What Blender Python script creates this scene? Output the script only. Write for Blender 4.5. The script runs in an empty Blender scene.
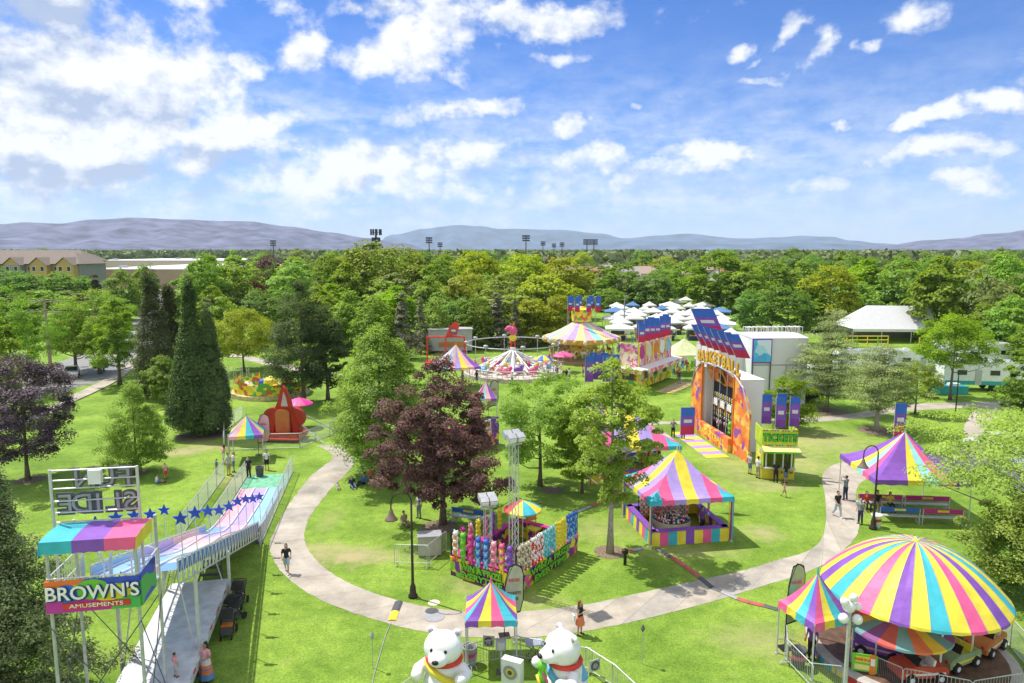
import bpy, math, random
import numpy as np
from mathutils import Vector, Matrix, noise as mnoise
from mathutils.geometry import tessellate_polygon
random.seed(7); rng = np.random.default_rng(7)
R = math.radians; PI = math.pi
scene = bpy.context.scene
COL = scene.collection
# ---------------------------------------------------------------- camera
H = 17.5; PITCH = R(7.45); F = 700.0
cp, sp_ = math.cos(PITCH), math.sin(PITCH)
def G(px, py, h=0.0):                 # where a line of sight meets the plane z=h (used to survey positions on the ground)
    u = (px-512)/F; v = (py-341.5)/F
    t = (H-h)/(sp_+v*cp)
    return Vector((u*t, (cp-v*sp_)*t, h))
def hg(py, Y):
    v = (py-341.5)/F
    return H - Y*(sp_+v*cp)/(cp-v*sp_)
def PX(px, py, Y):
    u = (px-512)/F; v = (py-341.5)/F
    return Vector((u*Y/(cp-v*sp_), Y, hg(py, Y)))
cam = bpy.data.cameras.new('camera'); cam_o = bpy.data.objects.new('camera', cam); COL.objects.link(cam_o)
cam.sensor_width = 36; cam.lens = 36*F/1024; cam.clip_start = 0.5; cam.clip_end = 60000
cam_o.location = (0, 0, H); cam_o.rotation_euler = (PI/2-PITCH, 0, 0)
scene.camera = cam_o
scene.view_settings.view_transform = 'Standard'; scene.view_settings.look = 'None'
scene.view_settings.gamma = 1; scene.view_settings.exposure = 0.42
scene.render.engine = 'CYCLES'
scene.cycles.use_denoising = True
scene.cycles.max_bounces = 6; scene.cycles.diffuse_bounces = 3; scene.cycles.glossy_bounces = 2
scene.cycles.transmission_bounces = 3; scene.cycles.volume_bounces = 1; scene.cycles.transparent_max_bounces = 6
scene.cycles.caustics_reflective = False; scene.cycles.caustics_refractive = False
scene.cycles.sample_clamp_indirect = 6
# ---------------------------------------------------------------- node helpers
def newmat(name):
    m = bpy.data.materials.new(name); m.use_nodes = True
    nt = m.node_tree; nt.nodes.clear()
    out = nt.nodes.new('ShaderNodeOutputMaterial')
    return m, nt, out
def N(nt, typ, **kw):
    n = nt.nodes.new(typ)
    for k, v in kw.items():
        if k.startswith('i_'):
            key = k[2:]; key = int(key) if key.isdigit() else key
            n.inputs[key].default_value = v
        else: setattr(n, k, v)
    return n
def L(nt, a, b): nt.links.new(a, b)
def rgb(c): return (c[0], c[1], c[2], 1)
MATS = {}
def mat(name, col, rough=0.6, metal=0.0, var=0.12, vscale=3.0, bump=0.0, spec=0.4, coat=0.0, trans=0.0):
    """plain material with a little procedural mottling"""
    if name in MATS: return MATS[name]
    m, nt, out = newmat(name)
    b = N(nt, 'ShaderNodeBsdfPrincipled'); b.inputs['Roughness'].default_value = rough
    b.inputs['Metallic'].default_value = metal; b.inputs['Specular IOR Level'].default_value = spec
    b.inputs['Coat Weight'].default_value = coat
    tc = N(nt, 'ShaderNodeTexCoord'); nz = N(nt, 'ShaderNodeTexNoise'); nz.inputs['Scale'].default_value = vscale
    nz.inputs['Detail'].default_value = 5; L(nt, tc.outputs['Object'], nz.inputs['Vector'])
    mr = N(nt, 'ShaderNodeMapRange'); mr.inputs['From Min'].default_value = .3; mr.inputs['From Max'].default_value = .7
    mr.inputs['To Min'].default_value = 1-var; mr.inputs['To Max'].default_value = 1+var
    L(nt, nz.outputs['Fac'], mr.inputs['Value'])
    vm = N(nt, 'ShaderNodeVectorMath', operation='SCALE'); vm.inputs[0].default_value = col
    L(nt, mr.outputs[0], vm.inputs['Scale']); L(nt, vm.outputs[0], b.inputs['Base Color'])
    if bump:
        bp = N(nt, 'ShaderNodeBump'); bp.inputs['Strength'].default_value = bump; bp.inputs['Distance'].default_value = .05
        L(nt, nz.outputs['Fac'], bp.inputs['Height']); L(nt, bp.outputs[0], b.inputs['Normal'])
    if trans:
        tr = N(nt, 'ShaderNodeBsdfTranslucent'); L(nt, vm.outputs[0], tr.inputs['Color'])
        mx = N(nt, 'ShaderNodeMixShader'); mx.inputs[0].default_value = trans
        L(nt, b.outputs[0], mx.inputs[1]); L(nt, tr.outputs[0], mx.inputs[2]); L(nt, mx.outputs[0], out.inputs[0])
    else: L(nt, b.outputs[0], out.inputs[0])
    MATS[name] = m
    return m
def busy(name, cols, scale=2.0, rough=.5, stretch=(1,1,1), warp=.6):
    """printed artwork: warped cells picked from a palette"""
    if name in MATS: return MATS[name]
    m, nt, out = newmat(name)
    b = N(nt, 'ShaderNodeBsdfPrincipled'); b.inputs['Roughness'].default_value = rough; b.inputs['Specular IOR Level'].default_value=.25
    tc = N(nt, 'ShaderNodeTexCoord'); mp = N(nt, 'ShaderNodeMapping'); mp.inputs['Scale'].default_value = stretch
    L(nt, tc.outputs['Object'], mp.inputs[0])
    nz = N(nt, 'ShaderNodeTexNoise'); nz.inputs['Scale'].default_value = scale*.8; L(nt, mp.outputs[0], nz.inputs['Vector'])
    sc = N(nt, 'ShaderNodeVectorMath', operation='SCALE'); sc.inputs['Scale'].default_value = warp
    L(nt, nz.outputs['Color'], sc.inputs[0])
    ad = N(nt, 'ShaderNodeVectorMath', operation='ADD'); L(nt, mp.outputs[0], ad.inputs[0]); L(nt, sc.outputs[0], ad.inputs[1])
    vo = N(nt, 'ShaderNodeTexVoronoi'); vo.inputs['Scale'].default_value = scale; L(nt, ad.outputs[0], vo.inputs['Vector'])
    sx = N(nt, 'ShaderNodeSeparateColor'); L(nt, vo.outputs['Color'], sx.inputs[0])
    cr = N(nt, 'ShaderNodeValToRGB'); cr.color_ramp.interpolation = 'CONSTANT'
    els = cr.color_ramp.elements
    for i, c in enumerate(cols):
        e = els[i] if i < 2 else els.new(i/len(cols))
        e.position = i/len(cols); e.color = rgb(c)
    L(nt, sx.outputs[0], cr.inputs[0]); L(nt, cr.outputs[0], b.inputs['Base Color']); L(nt, b.outputs[0], out.inputs[0])
    MATS[name] = m
    return m
def leafmat(name, c1, c2, trans=.48, scale=.5):
    if name in MATS: return MATS[name]
    m, nt, out = newmat(name)
    geo = N(nt, 'ShaderNodeNewGeometry'); tc = N(nt, 'ShaderNodeTexCoord'); oi = N(nt, 'ShaderNodeObjectInfo')
    nz = N(nt, 'ShaderNodeTexNoise'); nz.inputs['Scale'].default_value = scale; nz.inputs['Detail'].default_value = 3
    L(nt, tc.outputs['Object'], nz.inputs['Vector'])
    a = N(nt, 'ShaderNodeMath', operation='MULTIPLY_ADD'); a.inputs[1].default_value = .55
    L(nt, geo.outputs['Random Per Island'], a.inputs[0])
    s = N(nt, 'ShaderNodeMath', operation='MULTIPLY_ADD'); s.inputs[1].default_value = 2.2; s.inputs[2].default_value = -.85
    L(nt, nz.outputs['Fac'], s.inputs[0]); L(nt, s.outputs[0], a.inputs[2])
    mx = N(nt, 'ShaderNodeMix', data_type='RGBA'); mx.inputs['A'].default_value = rgb(c1); mx.inputs['B'].default_value = rgb(c2)
    L(nt, a.outputs[0], mx.inputs['Factor'])
    hv = N(nt, 'ShaderNodeHueSaturation'); 
    mr = N(nt, 'ShaderNodeMapRange'); mr.inputs['To Min'].default_value = .82; mr.inputs['To Max'].default_value = 1.18
    L(nt, oi.outputs['Random'], mr.inputs['Value']); L(nt, mr.outputs[0], hv.inputs['Value'])
    mr2 = N(nt, 'ShaderNodeMapRange'); mr2.inputs['To Min'].default_value = .485; mr2.inputs['To Max'].default_value = .51
    L(nt, oi.outputs['Random'], mr2.inputs['Value']); L(nt, mr2.outputs[0], hv.inputs['Hue'])
    L(nt, mx.outputs['Result'], hv.inputs['Color'])
    d = N(nt, 'ShaderNodeBsdfDiffuse'); t = N(nt, 'ShaderNodeBsdfTranslucent'); L(nt, hv.outputs[0], d.inputs[0])
    tw = N(nt, 'ShaderNodeMix', data_type='RGBA', blend_type='MULTIPLY'); tw.inputs['Factor'].default_value = 1
    tw.inputs['B'].default_value = (1.05, 1.15, .55, 1); L(nt, hv.outputs[0], tw.inputs['A']); L(nt, tw.outputs['Result'], t.inputs[0])
    ms = N(nt, 'ShaderNodeMixShader'); ms.inputs[0].default_value = trans
    L(nt, d.outputs[0], ms.inputs[1]); L(nt, t.outputs[0], ms.inputs[2])
    g = N(nt, 'ShaderNodeBsdfGlossy'); g.inputs['Roughness'].default_value = .5; g.inputs[0].default_value = (.8,.85,.9,1)
    ms2 = N(nt, 'ShaderNodeMixShader'); ms2.inputs[0].default_value = .018
    L(nt, ms.outputs[0], ms2.inputs[1]); L(nt, g.outputs[0], ms2.inputs[2]); L(nt, ms2.outputs[0], out.inputs[0])
    MATS[name] = m
    return m
# ---------------------------------------------------------------- objects
def thing(name, label, cat, loc=(0,0,0), rz=0, group=None, scale=None):
    o = bpy.data.objects.new(name, None); COL.objects.link(o); o.empty_display_size = .3
    o.location = loc; o.rotation_euler = (0,0,rz)
    if scale: o.scale = scale
    o['label'] = label; o['category'] = cat
    if group: o['group'] = group
    return o
def tag(o, label, cat, group=None):
    o['label'] = label; o['category'] = cat
    if group: o['group'] = group
    return o
def dup(o, loc=None, rz=None, label=None, group=None, scale=None):
    r = o.copy(); COL.objects.link(r)
    for ch in list(o.children):
        c = ch.copy(); COL.objects.link(c); c.parent = r
        for g in list(ch.children):
            d = g.copy(); COL.objects.link(d); d.parent = c
    if loc is not None: r.location = loc
    if rz is not None: r.rotation_euler = (0,0,rz)
    if label: r['label'] = label
    if group: r['group'] = group
    if scale: r.scale = scale
    return r
TXT = {}
def text_geo(s, bold=0.0, ext=0.01):
    k = (s, bold, ext)
    if k in TXT: return TXT[k]
    c = bpy.data.curves.new('t', 'FONT'); c.body = s; c.align_x = 'CENTER'; c.align_y = 'CENTER'; c.size = 1
    c.extrude = ext; c.offset = bold; c.resolution_u = 3
    o = bpy.data.objects.new('t', c)
    me = bpy.data.meshes.new_from_object(o)
    v = [tuple(x.co) for x in me.vertices]; f = [tuple(p.vertices) for p in me.polygons]
    bpy.data.objects.remove(o); bpy.data.curves.remove(c); bpy.data.meshes.remove(me)
    TXT[k] = (v, f); return TXT[k]
class MB:
    def __init__(s): s.v=[]; s.f=[]; s.mi=[]; s.mats=[]; s.M=Matrix.Identity(4)
    def _m(s, m):
        if m not in s.mats: s.mats.append(m)
        return s.mats.index(m)
    def add(s, vs, fs, m):
        b=len(s.v); i=s._m(m)
        s.v += [tuple(s.M @ Vector(p)) for p in vs]
        for f in fs: s.f.append(tuple(b+k for k in f)); s.mi.append(i)
        return s
    def box(s, c, size, m, rz=0, rx=0, ry=0, taper=1.0):
        x,y,z = size[0]/2,size[1]/2,size[2]/2
        q = Matrix.Rotation(rz,4,'Z')@Matrix.Rotation(ry,4,'Y')@Matrix.Rotation(rx,4,'X')
        vs=[]
        for dz in (-1,1):
            k = taper if dz>0 else 1
            for dx,dy in ((-1,-1),(1,-1),(1,1),(-1,1)): vs.append(Vector(c)+(q@Vector((dx*x*k,dy*y*k,dz*z))))
        return s.add(vs,[(3,2,1,0),(4,5,6,7),(0,1,5,4),(1,2,6,5),(2,3,7,6),(3,0,4,7)],m)
    def tube(s, pts, r, m, n=6, cap=True):
        pts=[Vector(p) for p in pts]
        rs = r if isinstance(r,(list,tuple)) else [r]*len(pts)
        vs=[];fs=[]; up=None
        for i,p in enumerate(pts):
            d=(pts[min(i+1,len(pts)-1)]-pts[max(i-1,0)])
            d = d.normalized() if d.length>1e-9 else Vector((0,0,1))
            if up is None: up = Vector((1,0,0)) if abs(d.x)<.8 else Vector((0,1,0))
            a=(up-d*up.dot(d)).normalized(); b=d.cross(a); up=a
            for k in range(n):
                t=2*PI*k/n; vs.append(p+(a*math.cos(t)+b*math.sin(t))*rs[i])
        for i in range(len(pts)-1):
            for k in range(n): fs.append((i*n+k,i*n+(k+1)%n,(i+1)*n+(k+1)%n,(i+1)*n+k))
        if cap: fs.append(tuple(range(n-1,-1,-1))); fs.append(tuple((len(pts)-1)*n+k for k in range(n)))
        return s.add(vs,fs,m)
    def bar(s,a,b,r,m,n=5): return s.tube([a,b],r,m,n)
    def lathe(s, prof, m, n=16, c=(0,0,0), sx=1, sy=1, cap=True):
        vs=[];fs=[]
        for r,z in prof:
            for k in range(n):
                t=2*PI*k/n; vs.append((c[0]+r*math.cos(t)*sx,c[1]+r*math.sin(t)*sy,c[2]+z))
        for i in range(len(prof)-1):
            for k in range(n): fs.append((i*n+k,i*n+(k+1)%n,(i+1)*n+(k+1)%n,(i+1)*n+k))
        if cap:
            if prof[0][0]>1e-4: fs.append(tuple(range(n-1,-1,-1)))
            if prof[-1][0]>1e-4: fs.append(tuple((len(prof)-1)*n+k for k in range(n)))
        return s.add(vs,fs,m)
    def ball(s, c, r, m, n=10, k=6):
        rx,ry,rz = r if isinstance(r,(tuple,list)) else (r,r,r)
        vs=[];fs=[]
        for i in range(k+1):
            a=PI*i/k-PI/2
            for j in range(n):
                t=2*PI*j/n; vs.append((c[0]+rx*math.cos(a)*math.cos(t),c[1]+ry*math.cos(a)*math.sin(t),c[2]+rz*math.sin(a)))
        for i in range(k):
            for j in range(n): fs.append((i*n+j,i*n+(j+1)%n,(i+1)*n+(j+1)%n,(i+1)*n+j))
        return s.add(vs,fs,m)
    def prism(s, out, y0, y1, m, ax='y'):      # outline in local (x,z) extruded along y, or (x,y) along z
        n=len(out)
        if ax=='y': vs=[(x,y0,z) for x,z in out]+[(x,y1,z) for x,z in out]
        elif ax=='z': vs=[(x,y,y0) for x,y in out]+[(x,y,y1) for x,y in out]
        else: vs=[(y0,x,z) for x,z in out]+[(y1,x,z) for x,z in out]
        tr = tessellate_polygon([[Vector((a,b,0)) for a,b in out]])
        fs=[tuple(t) for t in tr]+[tuple(k+n for k in reversed(t)) for t in tr]
        fs+=[(k,(k+1)%n,(k+1)%n+n,k+n) for k in range(n)]
        return s.add(vs,fs,m)
    def text(s, txt, c, size, m, rz=0, rx=PI/2, ry=0, bold=0.0, ext=0.02, sx=1.0, tilt=0):
        v,f = text_geo(txt,bold,ext)
        q = Matrix.Translation(c)@Matrix.Rotation(rz,4,'Z')@Matrix.Rotation(rx,4,'X')@Matrix.Rotation(tilt,4,'Z')@Matrix.Diagonal((size*sx,size,1,1))
        return s.add([q@Vector(p) for p in v],f,m)
    def build(s, name, parent=None, smooth=False, kind=None, label=None):
        me=bpy.data.meshes.new(name); me.from_pydata(s.v,[],s.f)
        for m in s.mats: me.materials.append(m)
        me.polygons.foreach_set('material_index', s.mi)
        if smooth: me.polygons.foreach_set('use_smooth',[True]*len(s.f))
        me.update()
        o=bpy.data.objects.new(name,me); COL.objects.link(o)
        if parent: o.parent=parent
        if kind: o['kind']=kind
        if label: o['label']=label
        return o
def cr_spline(P, sub=8, closed=False):
    P=[Vector(p) for p in P]; out=[]; n=len(P)
    rngi = range(n if closed else n-1)
    for i in rngi:
        p0=P[(i-1)%n] if (closed or i>0) else P[0]; p1=P[i]; p2=P[(i+1)%n]; p3=P[(i+2)%n] if (closed or i+2<n) else P[-1]
        for k in range(sub):
            t=k/sub; out.append(.5*((2*p1)+(-p0+p2)*t+(2*p0-5*p1+4*p2-p3)*t*t+(-p0+3*p1-3*p2+p3)*t**3))
    if not closed: out.append(P[-1])
    return out
# ---------------------------------------------------------------- light: sun, sky
SUN = Vector((-.87*.5, .5*.5, .866)).normalized()
sl = bpy.data.lights.new('sun','SUN'); sl.energy=4.3; sl.angle=R(.6); sl.color=(1,.945,.85)
so = bpy.data.objects.new('sun',sl); COL.objects.link(so); so.rotation_euler = SUN.to_track_quat('Z','Y').to_euler()
W = bpy.data.worlds.new('World'); scene.world=W; W.use_nodes=True
nt=W.node_tree; nt.nodes.clear()
wo=N(nt,'ShaderNodeOutputWorld'); bg=N(nt,'ShaderNodeBackground'); bg.inputs['Strength'].default_value=.14
sky=N(nt,'ShaderNodeTexSky'); sky.sky_type='NISHITA'; sky.sun_disc=False; sky.sun_elevation=R(60); sky.sun_rotation=math.atan2(SUN.x,SUN.y)%(2*PI)
sky.air_density=1.0; sky.dust_density=.6; sky.ozone_density=2.5; sky.altitude=1300
def azel(px,py):
    u=(px-512)/F; v=(py-341.5)/F
    d=Vector((u,cp-v*sp_,-(sp_+v*cp))).normalized()
    return math.atan2(d.x,d.y), math.asin(d.z)
def M_(op,a,b=None,c=None,clamp=False):
    n=N(nt,'ShaderNodeMath',operation=op); n.use_clamp=clamp
    for i,x in enumerate((a,b,c)):
        if x is None: continue
        if isinstance(x,(int,float)): n.inputs[i].default_value=x
        else: L(nt,x,n.inputs[i])
    return n.outputs[0]
tc=N(nt,'ShaderNodeTexCoord'); sx=N(nt,'ShaderNodeSeparateXYZ'); L(nt,tc.outputs['Generated'],sx.inputs[0])
az=M_('ARCTAN2',sx.outputs[0],sx.outputs[1]); el=M_('ARCSINE',sx.outputs[2])
# cloud banks: direction, angular half-size, tilt, density
BL=[(60,95,95,52,10,1.55),(150,105,85,50,25,1.55),(205,142,70,30,20,1.3),(125,55,55,40,0,1.1),(20,120,70,60,0,1.3),(85,165,130,24,0,1.2),(250,128,40,14,10,1.0),
 (30,15,60,40,0,1.1),(255,65,0,0,0,0),(165,178,80,18,5,.7),
 (247,66,17,10,0,.8),(300,50,17,22,-40,.9),(190,2,40,10,0,.8),(283,2,20,8,0,.7),
 (435,28,62,24,12,1.15),(400,62,60,15,-3,1.05),(425,75,45,12,0,.8),(385,10,40,14,0,.8),(345,12,12,9,0,.6),(500,22,40,14,10,.95),(575,18,55,12,8,1.0),(562,52,18,8,0,.75),(505,48,14,6,0,.5),
 (480,113,62,10,4,.85),(560,131,23,13,-8,1.0),(500,150,0,0,0,0),(595,120,8,6,0,.5),
 (380,158,110,17,0,1.05),(450,150,60,12,0,1.0),(320,175,120,20,0,.85),(230,175,110,16,0,.6),(600,160,42,13,0,.9),(660,175,70,13,5,.8),(715,155,55,9,0,.95),(560,185,120,14,0,.55),(740,190,100,9,0,.55),(500,192,200,16,0,.5),
 (735,42,11,14,-50,.85),(780,25,26,9,22,1.0),(812,48,24,11,35,1.0),(755,80,22,6,-12,.7),(750,58,8,6,0,.6),(795,42,6,6,0,.5),
 (920,10,42,14,10,1.0),(945,18,26,9,15,.8),(845,122,12,5,5,.85),(877,43,14,7,0,.8),(852,45,8,5,0,.6),(645,108,10,5,0,.75),(720,25,6,4,0,.3),
 (935,114,35,7,12,1.0),(1000,104,34,8,-5,.95),(940,152,65,9,0,.95),(870,162,24,6,0,.6),(975,186,65,8,-6,.85),(900,203,40,5,0,.55),(820,205,60,6,0,.4),
 (30,190,120,14,0,.5),(150,205,200,14,0,.5),(450,215,260,12,0,.38),(1100,60,60,18,0,1.),(1180,150,90,16,0,.9),(-90,80,90,50,0,1.),(-240,130,90,40,0,.9),
 (980,-40,60,20,0,.9),(600,-90,120,30,0,.9),(200,-60,140,40,0,.9)]
dens=None
nz0=N(nt,'ShaderNodeTexNoise'); nz0.inputs['Scale'].default_value=7; nz0.inputs['Detail'].default_value=6; nz0.inputs['Roughness'].default_value=.6
mp=N(nt,'ShaderNodeMapping'); mp.inputs['Scale'].default_value=(1,1,1.5); L(nt,tc.outputs['Generated'],mp.inputs[0]); L(nt,mp.outputs[0],nz0.inputs['Vector'])
sc0=N(nt,'ShaderNodeSeparateColor'); L(nt,nz0.outputs['Color'],sc0.inputs[0])
azw=M_('ADD',az,M_('MULTIPLY',M_('SUBTRACT',sc0.outputs[0],.5),.12)); elw=M_('ADD',el,M_('MULTIPLY',M_('SUBTRACT',sc0.outputs[1],.5),.07))
for (px,py,rx,ry,til,amp) in BL:
    if rx==0: continue
    if px>232 and py<200: amp*=1.22; rx*=1.06; ry*=1.06
    a0,e0=azel(px,py); a1,_=azel(px+1,py); s=1/F
    k=math.cos(e0)
    kx=(a1-a0)  # rad per px here
    t=R(til); ct,st=math.cos(t),math.sin(t)
    dx=M_('SUBTRACT',azw,a0); dy=M_('SUBTRACT',elw,e0)
    p=M_('ADD',M_('MULTIPLY',dx,ct/(rx*kx)),M_('MULTIPLY',dy,st/(rx*s)))
    q=M_('ADD',M_('MULTIPLY',dx,-st/(ry*kx)),M_('MULTIPLY',dy,ct/(ry*s)))
    r2=M_('ADD',M_('MULTIPLY',p,p),M_('MULTIPLY',q,q))
    g=M_('MULTIPLY',M_('EXPONENT',M_('MULTIPLY',r2,-.75)),amp)
    dens = g if dens is None else M_('MAXIMUM',dens,g)
nz1=N(nt,'ShaderNodeTexNoise'); nz1.inputs['Scale'].default_value=17; nz1.inputs['Detail'].default_value=9; nz1.inputs['Roughness'].default_value=.58
mp2=N(nt,'ShaderNodeMapping'); mp2.inputs['Scale'].default_value=(1,1,1.3); L(nt,tc.outputs['Generated'],mp2.inputs[0]); L(nt,mp2.outputs[0],nz1.inputs['Vector'])
nz1b=N(nt,'ShaderNodeTexNoise'); nz1b.inputs['Scale'].default_value=17; nz1b.inputs['Detail'].default_value=5; nz1b.inputs['Roughness'].default_value=.6
mp2b=N(nt,'ShaderNodeMapping'); mp2b.inputs['Scale'].default_value=(1,1,1.3); mp2b.inputs['Location'].default_value=(-.010,0,.022); L(nt,tc.outputs['Generated'],mp2b.inputs[0]); L(nt,mp2b.outputs[0],nz1b.inputs['Vector'])
nv=M_('SUBTRACT',nz1.outputs['Fac'],.5); relief=M_('SUBTRACT',nz1b.outputs['Fac'],nz1.outputs['Fac'])
back=M_('MULTIPLY',M_('MAXIMUM',M_('MULTIPLY_ADD',el,2.6,-1.55,clamp=True),M_('MULTIPLY_ADD',sx.outputs[1],-3.0,.1,clamp=True)),1.05)  # extra cloud cover behind the camera and overhead, added as soft ambient fill
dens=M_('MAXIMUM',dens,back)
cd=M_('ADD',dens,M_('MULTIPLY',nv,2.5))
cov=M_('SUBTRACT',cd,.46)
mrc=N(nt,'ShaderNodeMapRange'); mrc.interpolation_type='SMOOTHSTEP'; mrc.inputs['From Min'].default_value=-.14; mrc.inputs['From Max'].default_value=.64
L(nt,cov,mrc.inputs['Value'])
# thickness -> shaded underside: thick cores go blue-grey, sampled lower in the cloud
nz2=N(nt,'ShaderNodeTexNoise'); nz2.inputs['Scale'].default_value=9; nz2.inputs['Detail'].default_value=6
mp3=N(nt,'ShaderNodeMapping'); mp3.inputs['Scale'].default_value=(1,1,2.6); mp3.inputs['Location'].default_value=(.03,0,.05); L(nt,tc.outputs['Generated'],mp3.inputs[0]); L(nt,mp3.outputs[0],nz2.inputs['Vector'])
# grey bases
GB=[(110,168,105,22,1.0),(10,25,75,50,1.0),(200,160,60,16,.7),(75,112,40,20,.8),(160,120,35,14,.55),(190,75,0,0,0),(450,178,80,8,.5)]
gd=None
for (px,py,rx,ry,amp) in GB:
    if rx==0: continue
    a0,e0=azel(px,py); a1,_=azel(px+1,py)
    p=M_('MULTIPLY',M_('SUBTRACT',azw,a0),1/(rx*(a1-a0))); q=M_('MULTIPLY',M_('SUBTRACT',elw,e0),F/ry)
    g=M_('MULTIPLY',M_('EXPONENT',M_('MULTIPLY',M_('ADD',M_('MULTIPLY',p,p),M_('MULTIPLY',q,q)),-.8)),amp)
    gd=g if gd is None else M_('MAXIMUM',gd,g)
shade=M_('ADD',M_('MULTIPLY',gd,M_('MULTIPLY_ADD',nz2.outputs['Fac'],4.2,-1.25)),M_('MULTIPLY_ADD',relief,3.6,M_('MULTIPLY_ADD',nz2.outputs['Fac'],1.6,-.74)),clamp=True)
cm=N(nt,'ShaderNodeMix',data_type='RGBA'); cm.inputs['A'].default_value=(5.7,5.8,6.0,1); cm.inputs['B'].default_value=(2.7,3.25,4.4,1); L(nt,shade,cm.inputs['Factor'])
# a thin veil low over the horizon
veil=M_('MULTIPLY',M_('EXPONENT',M_('MULTIPLY',M_('MAXIMUM',el,0.0),-10.5)),.85)
nz3=N(nt,'ShaderNodeTexNoise'); nz3.inputs['Scale'].default_value=16; nz3.inputs['Detail'].default_value=8; nz3.inputs['Roughness'].default_value=.65
mp4=N(nt,'ShaderNodeMapping'); mp4.inputs['Scale'].default_value=(1,1,2.6); mp4.inputs['Location'].default_value=(.4,.2,.1); L(nt,tc.outputs['Generated'],mp4.inputs[0]); L(nt,mp4.outputs[0],nz3.inputs['Vector'])
eb=M_('MULTIPLY',M_('SUBTRACT',el,.10),9.0); band=M_('EXPONENT',M_('MULTIPLY',M_('MULTIPLY',eb,eb),-1.0))
la=M_('MULTIPLY_ADD',az,-.6,.85,clamp=True)
wis=M_('MULTIPLY',M_('MULTIPLY',band,la),M_('MULTIPLY_ADD',nz3.outputs['Fac'],3.2,-1.15,clamp=True))
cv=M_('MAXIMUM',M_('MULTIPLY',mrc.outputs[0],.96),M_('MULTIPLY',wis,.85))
skc=N(nt,'ShaderNodeMix',data_type='RGBA',blend_type='MULTIPLY'); skc.inputs['Factor'].default_value=1; skc.inputs['B'].default_value=(.19,.46,.86,1)
L(nt,sky.outputs[0],skc.inputs['A'])
vm_=N(nt,'ShaderNodeMix',data_type='RGBA'); L(nt,veil,vm_.inputs['Factor']); L(nt,skc.outputs['Result'],vm_.inputs['A']); vm_.inputs['B'].default_value=(4.1,4.8,5.7,1)
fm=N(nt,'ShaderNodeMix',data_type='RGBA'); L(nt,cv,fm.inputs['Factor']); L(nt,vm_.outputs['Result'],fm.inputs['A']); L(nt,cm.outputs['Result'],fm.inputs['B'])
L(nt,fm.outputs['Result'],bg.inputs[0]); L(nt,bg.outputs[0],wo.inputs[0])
# ---------------------------------------------------------------- haze
FAR=15000
hz=MB(); hz.box((0,5000,262),(2*FAR+40,2*FAR+40,528),mat('x',(0,0,0)))
ho=hz.build('haze',kind='stuff'); ho.data.materials.clear()
m,nt_,out=newmat('air'); pv=nt_.nodes.new('ShaderNodeVolumePrincipled'); pv.inputs['Density'].default_value=5.2e-5
pv.inputs['Color'].default_value=(.72,.84,1,1); pv.inputs['Anisotropy'].default_value=.1
nt_.links.new(pv.outputs[0],out.inputs['Volume']); ho.data.materials.append(m); del MATS['x']
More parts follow.
